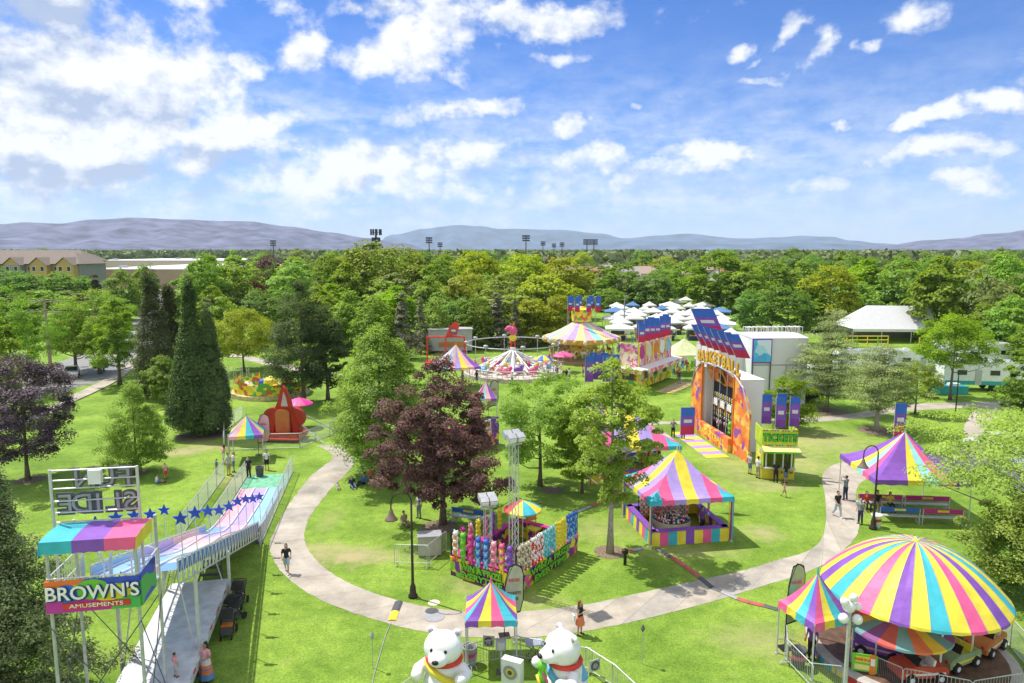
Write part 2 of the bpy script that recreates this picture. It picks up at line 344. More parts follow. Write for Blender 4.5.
# ---------------------------------------------------------------- ground
def ground_mat():
    m,nt,out=newmat('grass_and_suburb')
    b=N(nt,'ShaderNodeBsdfPrincipled'); b.inputs['Roughness'].default_value=.85; b.inputs['Specular IOR Level'].default_value=.15
    tc=N(nt,'ShaderNodeTexCoord')
    def nz(s,d=4,r=.55):
        n=N(nt,'ShaderNodeTexNoise'); n.inputs['Scale'].default_value=s; n.inputs['Detail'].default_value=d; n.inputs['Roughness'].default_value=r
        L(nt,tc.outputs['Object'],n.inputs['Vector']); return n.outputs['Fac']
    def ramp(f,a,c0,c1,b_=None):
        r=N(nt,'ShaderNodeValToRGB'); r.color_ramp.elements[0].position=a; r.color_ramp.elements[1].position=b_ or a+.2
        r.color_ramp.elements[0].color=rgb(c0); r.color_ramp.elements[1].color=rgb(c1); L(nt,f,r.inputs[0]); return r.outputs[0]
    def mix(f,a,b2,t='MIX'):
        x=N(nt,'ShaderNodeMix',data_type='RGBA',blend_type=t)
        for k,vv in (('Factor',f),('A',a),('B',b2)):
            if isinstance(vv,(int,float)): x.inputs[k].default_value=vv
            elif isinstance(vv,tuple): x.inputs[k].default_value=rgb(vv)
            else: L(nt,vv,x.inputs[k])
        return x.outputs['Result']
    g=ramp(nz(.22,5),.38,(.150,.262,.036),(.245,.378,.062),.62)
    g=mix(.75,g,ramp(nz(1.6,6,.75),.3,(.55,.66,.55),(1.42,1.30,1.25),.7),'MULTIPLY')
    g=mix(.9,g,ramp(nz(9,7,.85),.34,(.42,.5,.40),(1.5,1.42,1.35),.66),'MULTIPLY')
    g=mix(.75,g,ramp(nz(38,3,.7),.34,(.5,.55,.5),(1.5,1.45,1.4),.66),'MULTIPLY')
    dry=ramp(nz(.11,6,.66),.64,(0,0,0),(1,1,1),.74)
    g=mix(dry,g,mix(.6,(.33,.34,.11),ramp(nz(14,4,.8),.3,(.5,.5,.5),(1.4,1.4,1.4),.7),'MULTIPLY'))
    dry2=ramp(nz(.55,7,.8),.58,(0,0,0),(.7,.7,.7),.76)
    g=mix(dry2,g,(.36,.33,.15))
    for (px_,py_,rx_,ry_,am) in ((352,556,3.6,1.6,.95),(318,548,2.2,1.2,.6),(763,533,1.5,1.6,.7),(790,462,4.5,5,.6),(812,440,7,6,.6),(760,437,3,8,.5),(178,453,2.2,1.5,.8),(480,583,2.5,1.5,.5),(185,450,3,2,.5),(212,447,2.5,1.6,.7),(760,640,3,2,.45),(330,520,1,3,.3),(776,486,2.5,1.6,.6),(690,552,4,1.2,.45),(520,602,3,1.2,.45),(600,530,3,2.5,.35),(735,470,2.5,7,.4),(845,640,2,2,.4),(240,480,3,2.5,.5)):
        c0=G(px_,py_); sb=N(nt,'ShaderNodeVectorMath',operation='SUBTRACT'); L(nt,tc.outputs['Object'],sb.inputs[0]); sb.inputs[1].default_value=(c0.x,c0.y,0)
        dv=N(nt,'ShaderNodeVectorMath',operation='MULTIPLY'); L(nt,sb.outputs[0],dv.inputs[0]); dv.inputs[1].default_value=(1/rx_,1/ry_,0)
        ln_=N(nt,'ShaderNodeVectorMath',operation='LENGTH'); L(nt,dv.outputs[0],ln_.inputs[0])
        n0=N(nt,'ShaderNodeMath',operation='MULTIPLY_ADD'); L(nt,nz(1.3,6,.75),n0.inputs[0]); n0.inputs[1].default_value=2.2; L(nt,ln_.outputs['Value'],n0.inputs[2])
        mr_=N(nt,'ShaderNodeMapRange'); mr_.inputs['From Min'].default_value=2.15; mr_.inputs['From Max'].default_value=1.2; mr_.inputs['To Min'].default_value=0; mr_.inputs['To Max'].default_value=am; L(nt,n0.outputs[0],mr_.inputs[0])
        g=mix(mr_.outputs[0],g,(.42,.36,.19))
    # suburb further out
    s=ramp(nz(.02,6,.7),.4,(.05,.10,.03),(.16,.17,.09),.6)
    s=mix(ramp(nz(.006,3),.55,(0,0,0),(.8,.8,.8),.7),s,(.30,.27,.22))
    ln=N(nt,'ShaderNodeVectorMath',operation='LENGTH'); L(nt,tc.outputs['Object'],ln.inputs[0])
    mr=N(nt,'ShaderNodeMapRange'); mr.inputs['From Min'].default_value=260; mr.inputs['From Max'].default_value=420; L(nt,ln.outputs['Value'],mr.inputs[0])
    c=mix(mr.outputs[0],g,s)
    L(nt,c,b.inputs['Base Color'])
    bp=N(nt,'ShaderNodeBump'); bp.inputs['Strength'].default_value=.7; bp.inputs['Distance'].default_value=.06
    L(nt,nz(13,5,.8),bp.inputs['Height']); L(nt,bp.outputs[0],b.inputs['Normal'])
    L(nt,b.outputs[0],out.inputs[0]); return m
g=MB(); GM=ground_mat()
xs=[-14900,-6000,-2000,-600,-200,-60,0,60,200,600,2000,6000,14900]; ys=[-9800,-3000,-500,-60,0,60,200,600,2000,6000,19800]
vs=[(x,y,0) for y in ys for x in xs]; nx=len(xs)
g.add(vs,[(j*nx+i,j*nx+i+1,(j+1)*nx+i+1,(j+1)*nx+i) for j in range(len(ys)-1) for i in range(nx-1)],GM)
g.build('ground',kind='structure')
def slabmat(name,c,jx,ja,big=.25,patch=None):
    if name in MATS: return MATS[name]
    m,nt,out=newmat(name); b=N(nt,'ShaderNodeBsdfPrincipled'); b.inputs['Roughness'].default_value=.8; b.inputs['Specular IOR Level'].default_value=.25
    tc=N(nt,'ShaderNodeTexCoord'); n1=N(nt,'ShaderNodeTexNoise'); n1.inputs['Scale'].default_value=.5; n1.inputs['Detail'].default_value=8; n1.inputs['Roughness'].default_value=.7
    L(nt,tc.outputs['Object'],n1.inputs['Vector'])
    r=N(nt,'ShaderNodeValToRGB'); r.color_ramp.elements[0].position=.3; r.color_ramp.elements[1].position=.7
    r.color_ramp.elements[0].color=rgb([x*(1-big) for x in c]); r.color_ramp.elements[1].color=rgb([x*(1+big*.4) for x in c]); L(nt,n1.outputs['Fac'],r.inputs[0])
    n2=N(nt,'ShaderNodeTexNoise'); n2.inputs['Scale'].default_value=25; n2.inputs['Detail'].default_value=4; L(nt,tc.outputs['Object'],n2.inputs['Vector'])
    mr=N(nt,'ShaderNodeMapRange'); mr.inputs['To Min'].default_value=.86; mr.inputs['To Max'].default_value=1.12; L(nt,n2.outputs['Fac'],mr.inputs[0])
    v=N(nt,'ShaderNodeVectorMath',operation='SCALE'); L(nt,r.outputs[0],v.inputs[0]); L(nt,mr.outputs[0],v.inputs['Scale'])
    L(nt,v.outputs[0],b.inputs['Base Color']); L(nt,b.outputs[0],out.inputs[0]); MATS[name]=m; return m
CONC=slabmat('concrete',(.46,.41,.34),0,0,.42); ASPH=slabmat('asphalt',(.12,.12,.125),0,0,.2)
CONCS=[CONC,slabmat('concrete_pale',(.50,.45,.38),0,0,.4),slabmat('concrete_warm',(.45,.40,.325),0,0,.45),CONC,slabmat('concrete_grey',(.42,.385,.33),0,0,.45)]
JOINT=mat('dark_joint',(.27,.24,.20),.9,var=.3)  # dark joint lines between the paving slabs
def strip(name,left,right,m,z=.012,joints=None,kind='structure',sub=8,extra=None):
    """paved band between two surveyed edges"""
    a=cr_spline([G(*p) for p in left],sub); b=cr_spline([G(*p) for p in right],sub)
    n=max(len(a),len(b))
    def rs(P,n):
        d=[0]
        for i in range(1,len(P)): d.append(d[-1]+(P[i]-P[i-1]).length)
        o=[];j=0
        for k in range(n):
            t=d[-1]*k/(n-1)
            while j<len(d)-2 and d[j+1]<t: j+=1
            f=(t-d[j])/max(d[j+1]-d[j],1e-9); o.append(P[j].lerp(P[j+1],min(max(f,0),1)))
        return o
    n=max(n,420); a=rs(a,n); b=rs(b,n); k=MB()
    for i in range(n):
        d=(b[i]-a[i]).normalized(); a[i]=a[i]+d*(.07*mnoise.noise(a[i]*1.7)+.05*mnoise.noise(a[i]*6)); b[i]=b[i]+d*(.07*mnoise.noise(b[i]*1.7)+.05*mnoise.noise(b[i]*6))
    if joints and m is CONC:
        ac=0; sl_=0; fm=[]
        for i in range(1,n):
            ac+=((a[i]+b[i])/2-(a[i-1]+b[i-1])/2).length
            if ac>joints: ac=0; sl_+=1
            fm.append(CONCS[(sl_*7+sl_//3)%5])
        for i in range(n-1): k.add([(a[i].x,a[i].y,z),(b[i].x,b[i].y,z),(b[i+1].x,b[i+1].y,z),(a[i+1].x,a[i+1].y,z)],[(0,1,2,3)],fm[i])
        z-=.006
    vs=[(p.x,p.y,z) for p in a]+[(p.x,p.y,z) for p in b]+[(p.x,p.y,-.05) for p in a]+[(p.x,p.y,-.05) for p in b]
    fs=[(i,n+i,n+i+1,i+1) for i in range(n-1)]+[(i,i+1,2*n+i+1,2*n+i) for i in range(n-1)]+[(n+i+1,n+i,3*n+i,3*n+i+1) for i in range(n-1)]
    k.add(vs,fs,m)
    if joints and m is CONC: z+=.006
    if joints:
        mid=[(x+y)/2 for x,y in zip(a,b)]; acc=0
        for i in range(1,n):
            acc+=(mid[i]-mid[i-1]).length
            if acc>joints:
                acc=0; t=(b[i]-a[i]); tn=t.normalized(); s=Vector((-tn.y,tn.x,0))*.012
                p=[a[i]-s,b[i]-s,b[i]+s,a[i]+s]
                k.add([(q.x,q.y,z+.004) for q in p],[(0,1,2,3)],JOINT)
    if extra: extra(k)
    return k.build(name,kind=kind)
strip('park_path',[(318,446),(333,457),(312,475),(290,503),(275,530),(270,546),(277,566),(300,588),(335,606),(380,621),(420,631),(463,637),(520,638),(575,633),(640,620),(711,602),(770,584),(800,575),(830,561),(846,548),(857,535),(859,522),(857,505),(856,493),(862,482),(880,474),(905,469),(950,464)],
 [(338,444),(354,462),(330,490),(311,515),(304,535),(310,553),(330,572),(360,588),(400,601),(440,609),(480,612),(530,611),(575,606),(600,602),(645,592),(700,580),(745,570),(778,560),(800,554),(813,548),(822,538),(826,520),(825,495),(822,479),(827,469),(842,462),(870,457),(910,455),(950,453)],CONC,joints=2.6)
strip('park_walk',[(560,431),(600,427),(650,425),(690,424),(792,423),(830,421),(869,417),(900,412),(940,409),(985,408),(1020,409),(1060,412)],[(560,428),(600,424),(650,422),(690,421),(792,418),(830,416),(869,411),(900,405),(940,403),(985,402),(1020,402),(1060,404)],CONC,z=.014)
strip('park_walk',[(985,404),(973,412),(966,422),(964,432),(972,445)],[(1008,404),(998,412),(990,422),(984,432),(990,445)],CONC,z=.018,)
strip('parking_lot',[(918,461),(950,468),(1000,480),(1040,500),(1120,520)],[(950,446),(985,445),(1010,440),(1040,438),(1120,436)],ASPH,z=.022)
strip('path_behind',[(160,352),(230,357),(262,364),(300,372),(345,380)],[(160,349),(230,353),(262,359),(300,367),(345,375)],CONC,z=.012)
strip('road',[(-60,428),(30,396),(75,388),(100,381),(125,370),(140,362),(150,352),(158,335),(162,322),(164,305),(164,285)],[(-60,398),(30,375),(60,362),(85,352),(108,340),(125,330),(133,322),(142,313),(150,303),(155,290),(158,275)],slabmat('old_asphalt',(.27,.265,.26),0,0,.18),z=.010)
strip('sidewalk',[(-40,445),(40,419),(75,402),(105,388),(122,378),(134,368),(141,360)],[(-40,436),(40,411),(68,398),(97,384),(116,374),(129,365),(136,358)],CONC,z=.13,joints=3)
# gravel tree rings
def ring(px,py,r,lab=None):
    p=G(px,py); k=MB(); n=20
    k.add([(p.x+r*(1+.15*mnoise.noise(Vector((px,i*.7,0))))*math.cos(2*PI*i/n),p.y+r*(1+.15*mnoise.noise(Vector((py,i*.7,0))))*math.sin(2*PI*i/n),.008) for i in range(n)],[tuple(range(n))],mat('bark_mulch',(.20,.15,.10),.95,var=.5,vscale=9))
    k.build('mulch_bed',kind='structure')
for a in ((610,552,.95),(440,527,1.2),(30,480,1.1),(137,473,.9),(200,436,2.2),(552,490,.9),(828,412,2.2),(878,431,1.9),(305,404,1)): ring(*a)
# ---------------------------------------------------------------- mountains
def interp(P,x):
    if x<=P[0][0]: return P[0][1]
    for (a,b),(c,d) in zip(P,P[1:]):
        if x<=c:
            t=(x-a)/(c-a); t=t*t*(3-2*t); return b+(d-b)*t
    return P[-1][1]
def mountain(prof,R0,Rc,R1,m,seed,name='mountains',amp=.22):
    P=[(azel(px,300)[0],max(0,hg(py,1e9)/1e9)) if False else (azel(px,250)[0], math.tan(azel(px,py)[1])) for px,py in prof]
    na=260; nr=40; a0,a1=P[0][0],P[-1][0]; k=MB(); vs=[]
    for j in range(nr+1):
        t=j/nr; rad=R0+(R1-R0)*t; tcst=(Rc-R0)/(R1-R0)
        env = (t/tcst)**1.15 if t<tcst else max(0,1-(t-tcst)/(1-tcst))
        for i in range(na+1):
            a=a0+(a1-a0)*i/na
            top=H+Rc*max(interp(P,a),0.0005)
            x,y=rad*math.sin(a),rad*math.cos(a)
            nz=mnoise.fractal(Vector((x/900+seed,y/1500,seed)),1.0,2.1,5,noise_basis='PERLIN_ORIGINAL')
            rd=1-abs(mnoise.noise(Vector((x/430+seed*3,y/1400,1))))*1.5-abs(mnoise.noise(Vector((x/170+seed*5,y/700,2))))*.7
            h=top*env*(1+amp*nz*(1-env*.8))-top*.38*(1-rd)*env*(1-env)*2
            edge=min(1,i/12,(na-i)/12)
            vs.append((x,y,max(h*edge,-.5)))
    k.add(vs,[(j*(na+1)+i,j*(na+1)+i+1,(j+1)*(na+1)+i+1,(j+1)*(na+1)+i) for j in range(nr) for i in range(na)],m)
    return k.build(name,kind='structure',smooth=True)
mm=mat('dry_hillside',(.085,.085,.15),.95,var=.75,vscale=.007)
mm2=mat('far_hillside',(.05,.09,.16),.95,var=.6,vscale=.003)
mountain([(-300,232),(-150,228),(0,224),(30,222),(60,223),(100,219),(135,217),(190,219),(250,221),(290,226),(330,232),(370,238),(400,243),(440,250)],5200,7000,9500,mm,3.1)
mountain([(360,249),(395,234),(425,228),(455,224),(480,225),(500,228),(560,229),(600,233),(625,238),(660,235),(685,233),(740,238),(775,237),(800,235),(830,236),(850,240),(880,243),(930,248)],10500,12600,14600,mm2,9.7,amp=.1)
mountain([(350,251),(560,247),(600,242),(640,240),(680,242),(740,244),(800,242),(850,244),(900,249)],9000,10000,10400,mm2,4.2,amp=.15)
mountain([(850,250),(880,246),(930,240),(960,238),(985,234),(1005,233),(1024,230),(1100,226),(1250,232),(1400,250)],6800,8400,10200,mm,6.3)
# ---------------------------------------------------------------- trees
BARK=mat('bark',(.16,.125,.10),.9,var=.4,vscale=6,bump=.5); BARKL=mat('pale_bark',(.36,.32,.28),.85,var=.3,vscale=6,bump=.3)
def quads_mesh(name,C,Nn,sz,asp,m,smooth=False):
    n=len(C); 
    up=rng.normal(size=(n,3)); a=np.cross(Nn,up); a/=np.linalg.norm(a,axis=1)[:,None]+1e-9
    b=np.cross(Nn,a); b/=np.linalg.norm(b,axis=1)[:,None]+1e-9
    s=sz*(.65+.7*rng.random(n))[:,None]
    fold=Nn/(np.linalg.norm(Nn,axis=1)[:,None]+1e-9)*s*.25
    V=np.empty((n,4,3)); V[:,0]=C-a*s*.5; V[:,1]=C+b*s*.5*asp+fold; V[:,2]=C+a*s*.5; V[:,3]=C-b*s*.5*asp+fold
    me=bpy.data.meshes.new(name); me.vertices.add(n*4); me.vertices.foreach_set('co',V.reshape(-1))
    me.loops.add(n*4); me.loops.foreach_set('vertex_index',np.arange(n*4,dtype=np.int32))
    me.polygons.add(n); me.polygons.foreach_set('loop_start',np.arange(0,n*4,4,dtype=np.int32))
    me.update(calc_edges=True); me.materials.append(m); return me
PROF={'round':lambda t:np.sqrt(np.clip(1-(2*t-.9)**2/1.21,0,1))**.8,
 'broad':lambda t:np.clip(1-(1.25*t-.35)**2*1.25,0,1)**.6,
 'egg':lambda t:np.clip(np.sin(PI*np.clip(t*.86+.14,0,1)**.8),0,1)**.75,
 'cone':lambda t:np.clip(1-t,0,1)**1.0*np.clip(t*9+.35,0,1),
 'column':lambda t:np.clip(1-t,0,1)**.7*np.clip(t*5+.6,0,1),
 'pine':lambda t:np.clip(1-t,0,1)**.5*np.clip(t*3+.35,0,1),
 'vase':lambda t:np.clip(.35+1.1*t,0,1)*np.clip((1-t)*3,0,1)**.5}
def crown_geo(shape,h0,h1,r,nclump,nleaf,leaf,flat=.65,crad=.22,fill=.45,asp=.7,irr=.2,outw=.9,seed=0,droop=0.):
    g=np.random.default_rng(seed); P=PROF[shape]
    t=g.random(nclump*6); w=P(t)**(1.6 if shape not in('cone','column') else 1.0)+.06; t=t[g.random(len(t))<w/w.max()][:nclump]; n=len(t)
    th=g.random(n)*2*PI; fr=np.sqrt(fill+(1-fill)*g.random(n))
    wob=1+irr*np.sin(th*3+seed)+irr*.7*np.sin(th*5+t*9+seed*2)+irr*.6*g.normal(size=n)*.6
    cr=crad*r*(.6+.8*g.random(n))
    rad=np.maximum(P(t)*r*fr*wob-cr*.55,0)
    C=np.stack([rad*np.cos(th),rad*np.sin(th),h0+(h1-h0)*t-droop*rad],1)
    idx=np.repeat(np.arange(n),nleaf); m=len(idx)
    d=g.normal(size=(m,3)); d/=np.linalg.norm(d,axis=1)[:,None]
    d[:,2]=np.where(d[:,2]<-.3,-d[:,2]*.6,d[:,2]); 
    rr=(.45+.6*g.random(m)**.6)*cr[idx]
    pos=C[idx]+d*rr[:,None]*np.array([1,1,flat])
    ax=np.array([0,0,(h0+h1)/2]); o=pos-ax; o/=np.linalg.norm(o,axis=1)[:,None]+1e-6
    nn=d*.6+o*outw*.4+np.array([-.35,.12,1.0])+g.normal(size=(m,3))*.4
    keep=pos[:,2]>.15
    return C,pos[keep],nn[keep],leaf,asp
def trunk_mb(C,h0,h1,r0,bark,limbs=10,lean=0,seed=0,top=.75):
    g=random.Random(seed); k=MB()
    zt=h0+(h1-h0)*top; pts=[]
    for i in range(7):
        f=i/6; pts.append((lean*f+.06*r0*10*math.sin(f*5+seed)*f,.05*r0*10*math.cos(f*4+seed)*f,-.1+(zt+.1)*f))
    k.tube(pts,[r0*1.5]+[r0*(1-.78*i/6) for i in range(1,7)],bark,8)
    ids=list(range(len(C))); g.shuffle(ids)
    for i in ids[:limbs]:
        c=Vector(C[i]); zb=max(h0*.8,min(c.z-.35*math.hypot(c.x,c.y)-.3,zt*.9)); f=(zb+.1)/(zt+.1)
        a=Vector((lean*f,0,zb)); mid=a.lerp(c,.5)+Vector((0,0,-.12*(c-a).length*.5))
        k.tube([a,mid,c],[r0*.42*(1-.5*f),r0*.28*(1-.4*f),r0*.08],bark,5)
    return k
TREEMESH={}
def tree(name,label,px,py,top,rpx,shape,m,bark=None,h0=.28,loc=None,ht=None,r=None,group=None,nclump=110,nleaf=190,leaf=.16,r0=None,cat='tree',seed=1,
         limbs=10,flat=.85,crad=.20,fill=.4,asp=.7,irr=.2,lean=0,droop=0.,trtop=.75,rz=None):
    p=G(px,py) if loc is None else Vector(loc)
    if ht is None: ht=hg(top,p.y)
    if r is None: r=rpx/(F/(p.y*cp))*1.0
    bark=bark or BARK
    o=thing(name,label,cat,p,rz if rz is not None else seed*1.3,group)
    C,pos,nn,lf,asp=crown_geo(shape,ht*h0,ht,r,int(nclump*1.45),int(nleaf*.95),leaf,flat,crad*.95,fill,asp,irr,seed=seed,droop=droop)
    tm=trunk_mb(C,ht*h0,ht,r0 or ht*.018,bark,limbs,lean,seed,trtop); tm.build('trunk',o,smooth=True)
    if lean: pos=pos+np.array([lean*.8,0,0])
    me=quads_mesh('crown',pos,nn,lf,asp,m); c=bpy.data.objects.new('crown',me); COL.objects.link(c); c.parent=o
    return o
# variants reused by the far trees
def proto(key,shape,m,ht,r,h0,nclump,nleaf,leaf,seed,bark=None,**kw):
    C,pos,nn,lf,asp=crown_geo(shape,ht*h0,ht,r,nclump,nleaf,leaf,seed=seed,**kw)
    tm=trunk_mb(C,ht*h0,ht,ht*.018,bark or BARK,5,0,seed); 
    t=tm.build('trunk'); me_t=t.data; bpy.data.objects.remove(t)
    TREEMESH[key]=(me_t,quads_mesh('crown',pos,nn,lf,asp,m),ht,r)
def far_tree(key,x,y,ht,r,label,name='tree',group=None,rz=None):
    a,b,h_,r_=TREEMESH[key]
    o=thing(name,label,'tree',(x,y,0),rz if rz is not None else random.random()*6.28,group,(r/r_,r/r_,ht/h_))
    for nm,me in (('trunk',a),('crown',b)):
        c=bpy.data.objects.new(nm,me); COL.objects.link(c); c.parent=o
    return o
LM=dict(
 mid=leafmat('leaf_mid_green',(0.131,0.237,0.031),(0.348,0.521,0.060)),
 bright=leafmat('leaf_bright_green',(0.171,0.292,0.022),(0.379,0.534,0.045)),
 lime=leafmat('leaf_yellow_green',(0.228,0.300,0.022),(0.504,0.564,0.036)),
 maple=leafmat('leaf_maple',(0.151,0.255,0.045),(0.382,0.510,0.079)),
 dark=leafmat('leaf_dark_green',(0.104,0.201,0.044),(0.266,0.413,0.071)),
 grey=leafmat('leaf_grey_green',(0.09, 0.145, 0.065),(0.2, 0.28, 0.12)),
 olive=leafmat('leaf_olive',(0.156,0.204,0.060),(0.336,0.384,0.120)),
 spruce=leafmat('needle_blue_spruce',(0.127,0.145,0.087),(0.297,0.297,0.169),.1),
 purple=leafmat('leaf_purple',(.080,.036,.034),(.21,.105,.09),.35),
 plum=leafmat('leaf_plum',(0.106,0.074,0.106),(0.301,0.222,0.266),.2),
 arb=leafmat('scale_arborvitae',(0.067,0.120,0.040),(0.175,0.252,0.072),.1),
 arbb=leafmat('scale_brownish',(0.09, 0.12, 0.045),(0.21, 0.24, 0.1),.1),
 pine=leafmat('needle_pine',(0.18, 0.24, 0.075),(0.38, 0.45, 0.16),.15),
 locust=leafmat('leaf_locust',(.21,.30,.045),(.42,.54,.10),.4),
 juniper=leafmat('needle_juniper',(0.168,0.216,0.084),(0.432,0.480,0.216),.1),
 willow=leafmat('leaf_willow',(0.184,0.250,0.032),(0.348,0.422,0.065),.35),
 fresh=leafmat('leaf_fresh',(.17,.30,.03),(.33,.48,.06),.5),
 young=leafmat('leaf_young',(0.189,0.276,0.025),(0.410,0.496,0.060),.4))
# --- the named trees of the park
tree('juniper_tree','olive juniper at the bottom left corner beside the slide tower',0,0,0,0,'cone',LM['juniper'],loc=(-19.6,25.2,0),ht=9.6,r=3.5,h0=.05,nclump=210,nleaf=240,leaf=.11,crad=.17,flat=.9,irr=.38,fill=.25,seed=4)
tree('purple_plum_tree','purple leaved plum tree at the left edge above the slide',28,480,360,50,'round',LM['plum'],h0=.2,nclump=120,nleaf=230,leaf=.15,seed=5)
tree('young_cypress','lime green feathery cone shaped tree alone on the lawn',137,473,386,34,'egg',LM['fresh'],h0=.06,nclump=140,nleaf=150,leaf=.11,crad=.24,fill=.25,flat=.8,irr=.1,seed=6)
tree('small_maple','small fresh green tree between the tall dark evergreens',165,404,357,19,'round',LM['fresh'],h0=.12,nclump=70,nleaf=150,leaf=.16,seed=7)
tree('arborvitae','tall brownish evergreen, left one behind the small green tree',157,397,270,23,'column',LM['arbb'],h0=.02,nclump=200,nleaf=150,leaf=.16,crad=.26,fill=.75,flat=1.6,irr=.08,seed=8)
tree('arborvitae','shorter brownish evergreen leaning on the tallest left one',174,393,286,21,'column',LM['arbb'],h0=.02,nclump=160,nleaf=150,leaf=.16,crad=.28,fill=.75,flat=1.6,irr=.1,seed=9)
tree('arborvitae','tall dark green pointed evergreen in front, broad at its foot',197,435,282,31,'cone',LM['arb'],h0=.02,nclump=380,nleaf=190,leaf=.14,crad=.2,fill=.8,flat=1.8,irr=.06,seed=10)
tree('arborvitae','dark green evergreen joined to the right flank of the tallest one',214,434,306,20,'column',LM['arb'],h0=.02,nclump=220,nleaf=170,leaf=.14,crad=.26,fill=.8,flat=1.8,irr=.08,seed=11)
tree('spreading_tree','flat topped yellow green tree behind the yellow kiddie ride',244,372,311,40,'broad',LM['lime'],h0=.30,nclump=100,nleaf=170,leaf=.22,seed=12)
tree('honey_locust','tall dark grey green tree behind the red ride',304,404,284,40,'egg',LM['grey'],h0=.12,nclump=150,nleaf=170,leaf=.18,crad=.2,fill=.3,irr=.22,seed=13)
tree('honey_locust','thinner dark tree right of the red ride',328,400,305,24,'egg',LM['grey'],h0=.14,nclump=90,nleaf=160,leaf=.18,crad=.22,fill=.3,irr=.2,seed=14)
tree('green_maple','large mid green maple left of the dark purple tree',382,474,328,56,'egg',LM['maple'],h0=.12,nclump=190,nleaf=260,leaf=.15,crad=.2,seed=15)
tree('purple_maple','large dark purple maple beside the path lamp',443,524,360,60,'egg',LM['purple'],h0=.18,nclump=150,nleaf=230,leaf=.14,crad=.16,irr=.36,r0=.2,seed=16,limbs=16)
tree('green_tree','rounded green tree behind the prize booth light mast',540,486,372,50,'round',LM['maple'],h0=.2,nclump=80,nleaf=190,leaf=.15,crad=.2,seed=17)
tree('young_maple','bright green tree between the light mast and the slim tree',582,493,412,30,'round',LM['bright'],h0=.2,nclump=70,nleaf=170,leaf=.14,crad=.24,seed=18)
tree('slim_tree','slim open tree with pale trunk left of the striped game tent',610,553,362,54,'vase',LM['young'],BARKL,h0=.28,nclump=95,nleaf=150,leaf=.15,crad=.16,fill=.1,irr=.3,r0=.17,seed=21,limbs=44,trtop=.92,flat=.8)
tree('pine_tree','light green pine with layered boughs behind the ticket booth',826,412,308,40,'pine',LM['pine'],h0=.12,nclump=170,nleaf=150,leaf=.17,crad=.26,flat=.35,fill=.3,irr=.35,lean=1.0,seed=20,asp=.4)
tree('pine_tree','spreading pine with grey trunk behind the purple tent',876,431,343,44,'pine',LM['pine'],BARKL,h0=.24,nclump=160,nleaf=140,leaf=.16,crad=.24,flat=.35,fill=.3,irr=.3,seed=19,asp=.4,r0=.22)
tree('blossom_tree','small pale yellow tree right of the spreading pine',915,414,362,24,'round',LM['locust'],h0=.25,nclump=60,nleaf=130,leaf=.15,seed=22)
tree('locust_tree','bright green flat crowned tree in front of the white camper',950,400,318,38,'broad',LM['bright'],h0=.42,nclump=90,nleaf=150,leaf=.2,crad=.2,fill=.3,seed=23,limbs=14)
tree('round_maple','dense green tree at the right edge beside the camper',1026,432,343,26,'egg',LM['mid'],h0=.2,nclump=110,nleaf=170,leaf=.16,seed=24)
tree('locust_tree','pale yellow green tree arching in from the right edge',0,0,0,0,'broad',LM['locust'],loc=(28.9,35.5,0),ht=9.2,r=7.6,h0=.50,nclump=105,nleaf=190,leaf=.14,crad=.12,fill=.15,irr=.25,seed=25,limbs=36,r0=.2,flat=.55)
tree('locust_tree','pale green tree behind the striped round canopy at the right edge',0,0,0,0,'round',LM['locust'],loc=(26.2,33.2,0),ht=5.2,r=2.9,h0=.12,nclump=130,nleaf=200,leaf=.13,crad=.2,seed=26)
tree('bush_tree','round green tree beside the white basketball trailer',0,0,0,0,'round',LM['bright'],loc=(27.0,67.0,0),ht=5.2,r=2.6,h0=.1,nclump=70,nleaf=140,leaf=.16,seed=27)
tree('tall_maple','rounded green tree left of the dotted game panels',568,455,398,20,'round',LM['maple'],h0=.15,nclump=60,nleaf=140,leaf=.17,seed=28)
# --- trees left of the park beside the road
for i,(px,py,top,r,mm_,lab) in enumerate([(100,374,290,32,'bright','open pale green tree well right of the wooden power pole'),(76,372,300,34,'bright','open pale green tree just right of the power pole foot'),(14,392,288,36,'mid','green tree at the left edge beyond the road'),
   (120,385,300,28,'mid','loose green tree beside the sidewalk and road'),(5,420,318,26,'bright','bright green tree at the left edge over the purple plum'),(103,350,292,24,'mid','green tree across the road behind the olive trees')]):
    tree('roadside_tree',lab,px,py,top,r,'broad',LM[mm_],h0=.22,nclump=90,nleaf=140,leaf=.2,crad=.2,fill=.25,irr=.3,seed=40+i,limbs=16,r0=.25)
# --- distant protos
proto('mid','round',LM['mid'],14,6,.05,120,60,.62,51,crad=.26,irr=.12)
proto('mid2','egg',LM['maple'],14,5.5,.05,120,60,.6,52,crad=.26,irr=.14)
proto('bright','egg',LM['bright'],14,5.5,.05,120,60,.6,53,crad=.25,irr=.15)
proto('lime','round',LM['lime'],14,6.5,.12,100,60,.62,54,crad=.24,irr=.14)
proto('dark','round',LM['dark'],14,6,.05,120,60,.6,55,crad=.25,irr=.12)
proto('olive','round',LM['olive'],14,6,.15,80,50,.6,56,crad=.22,irr=.25)
proto('spruce','cone',LM['spruce'],14,4.5,.03,130,50,.45,57,crad=.2,flat=.5,droop=.15)
proto('purple','round',LM['purple'],14,5.5,.12,90,55,.55,58,crad=.24,irr=.15)
proto('willow','round',LM['willow'],14,8,.05,150,70,.6,59,crad=.2,flat=1.1,irr=.06,fill=.7)
proto('locust','broad',LM['locust'],14,6,.3,80,50,.6,60,crad=.2,irr=.25)
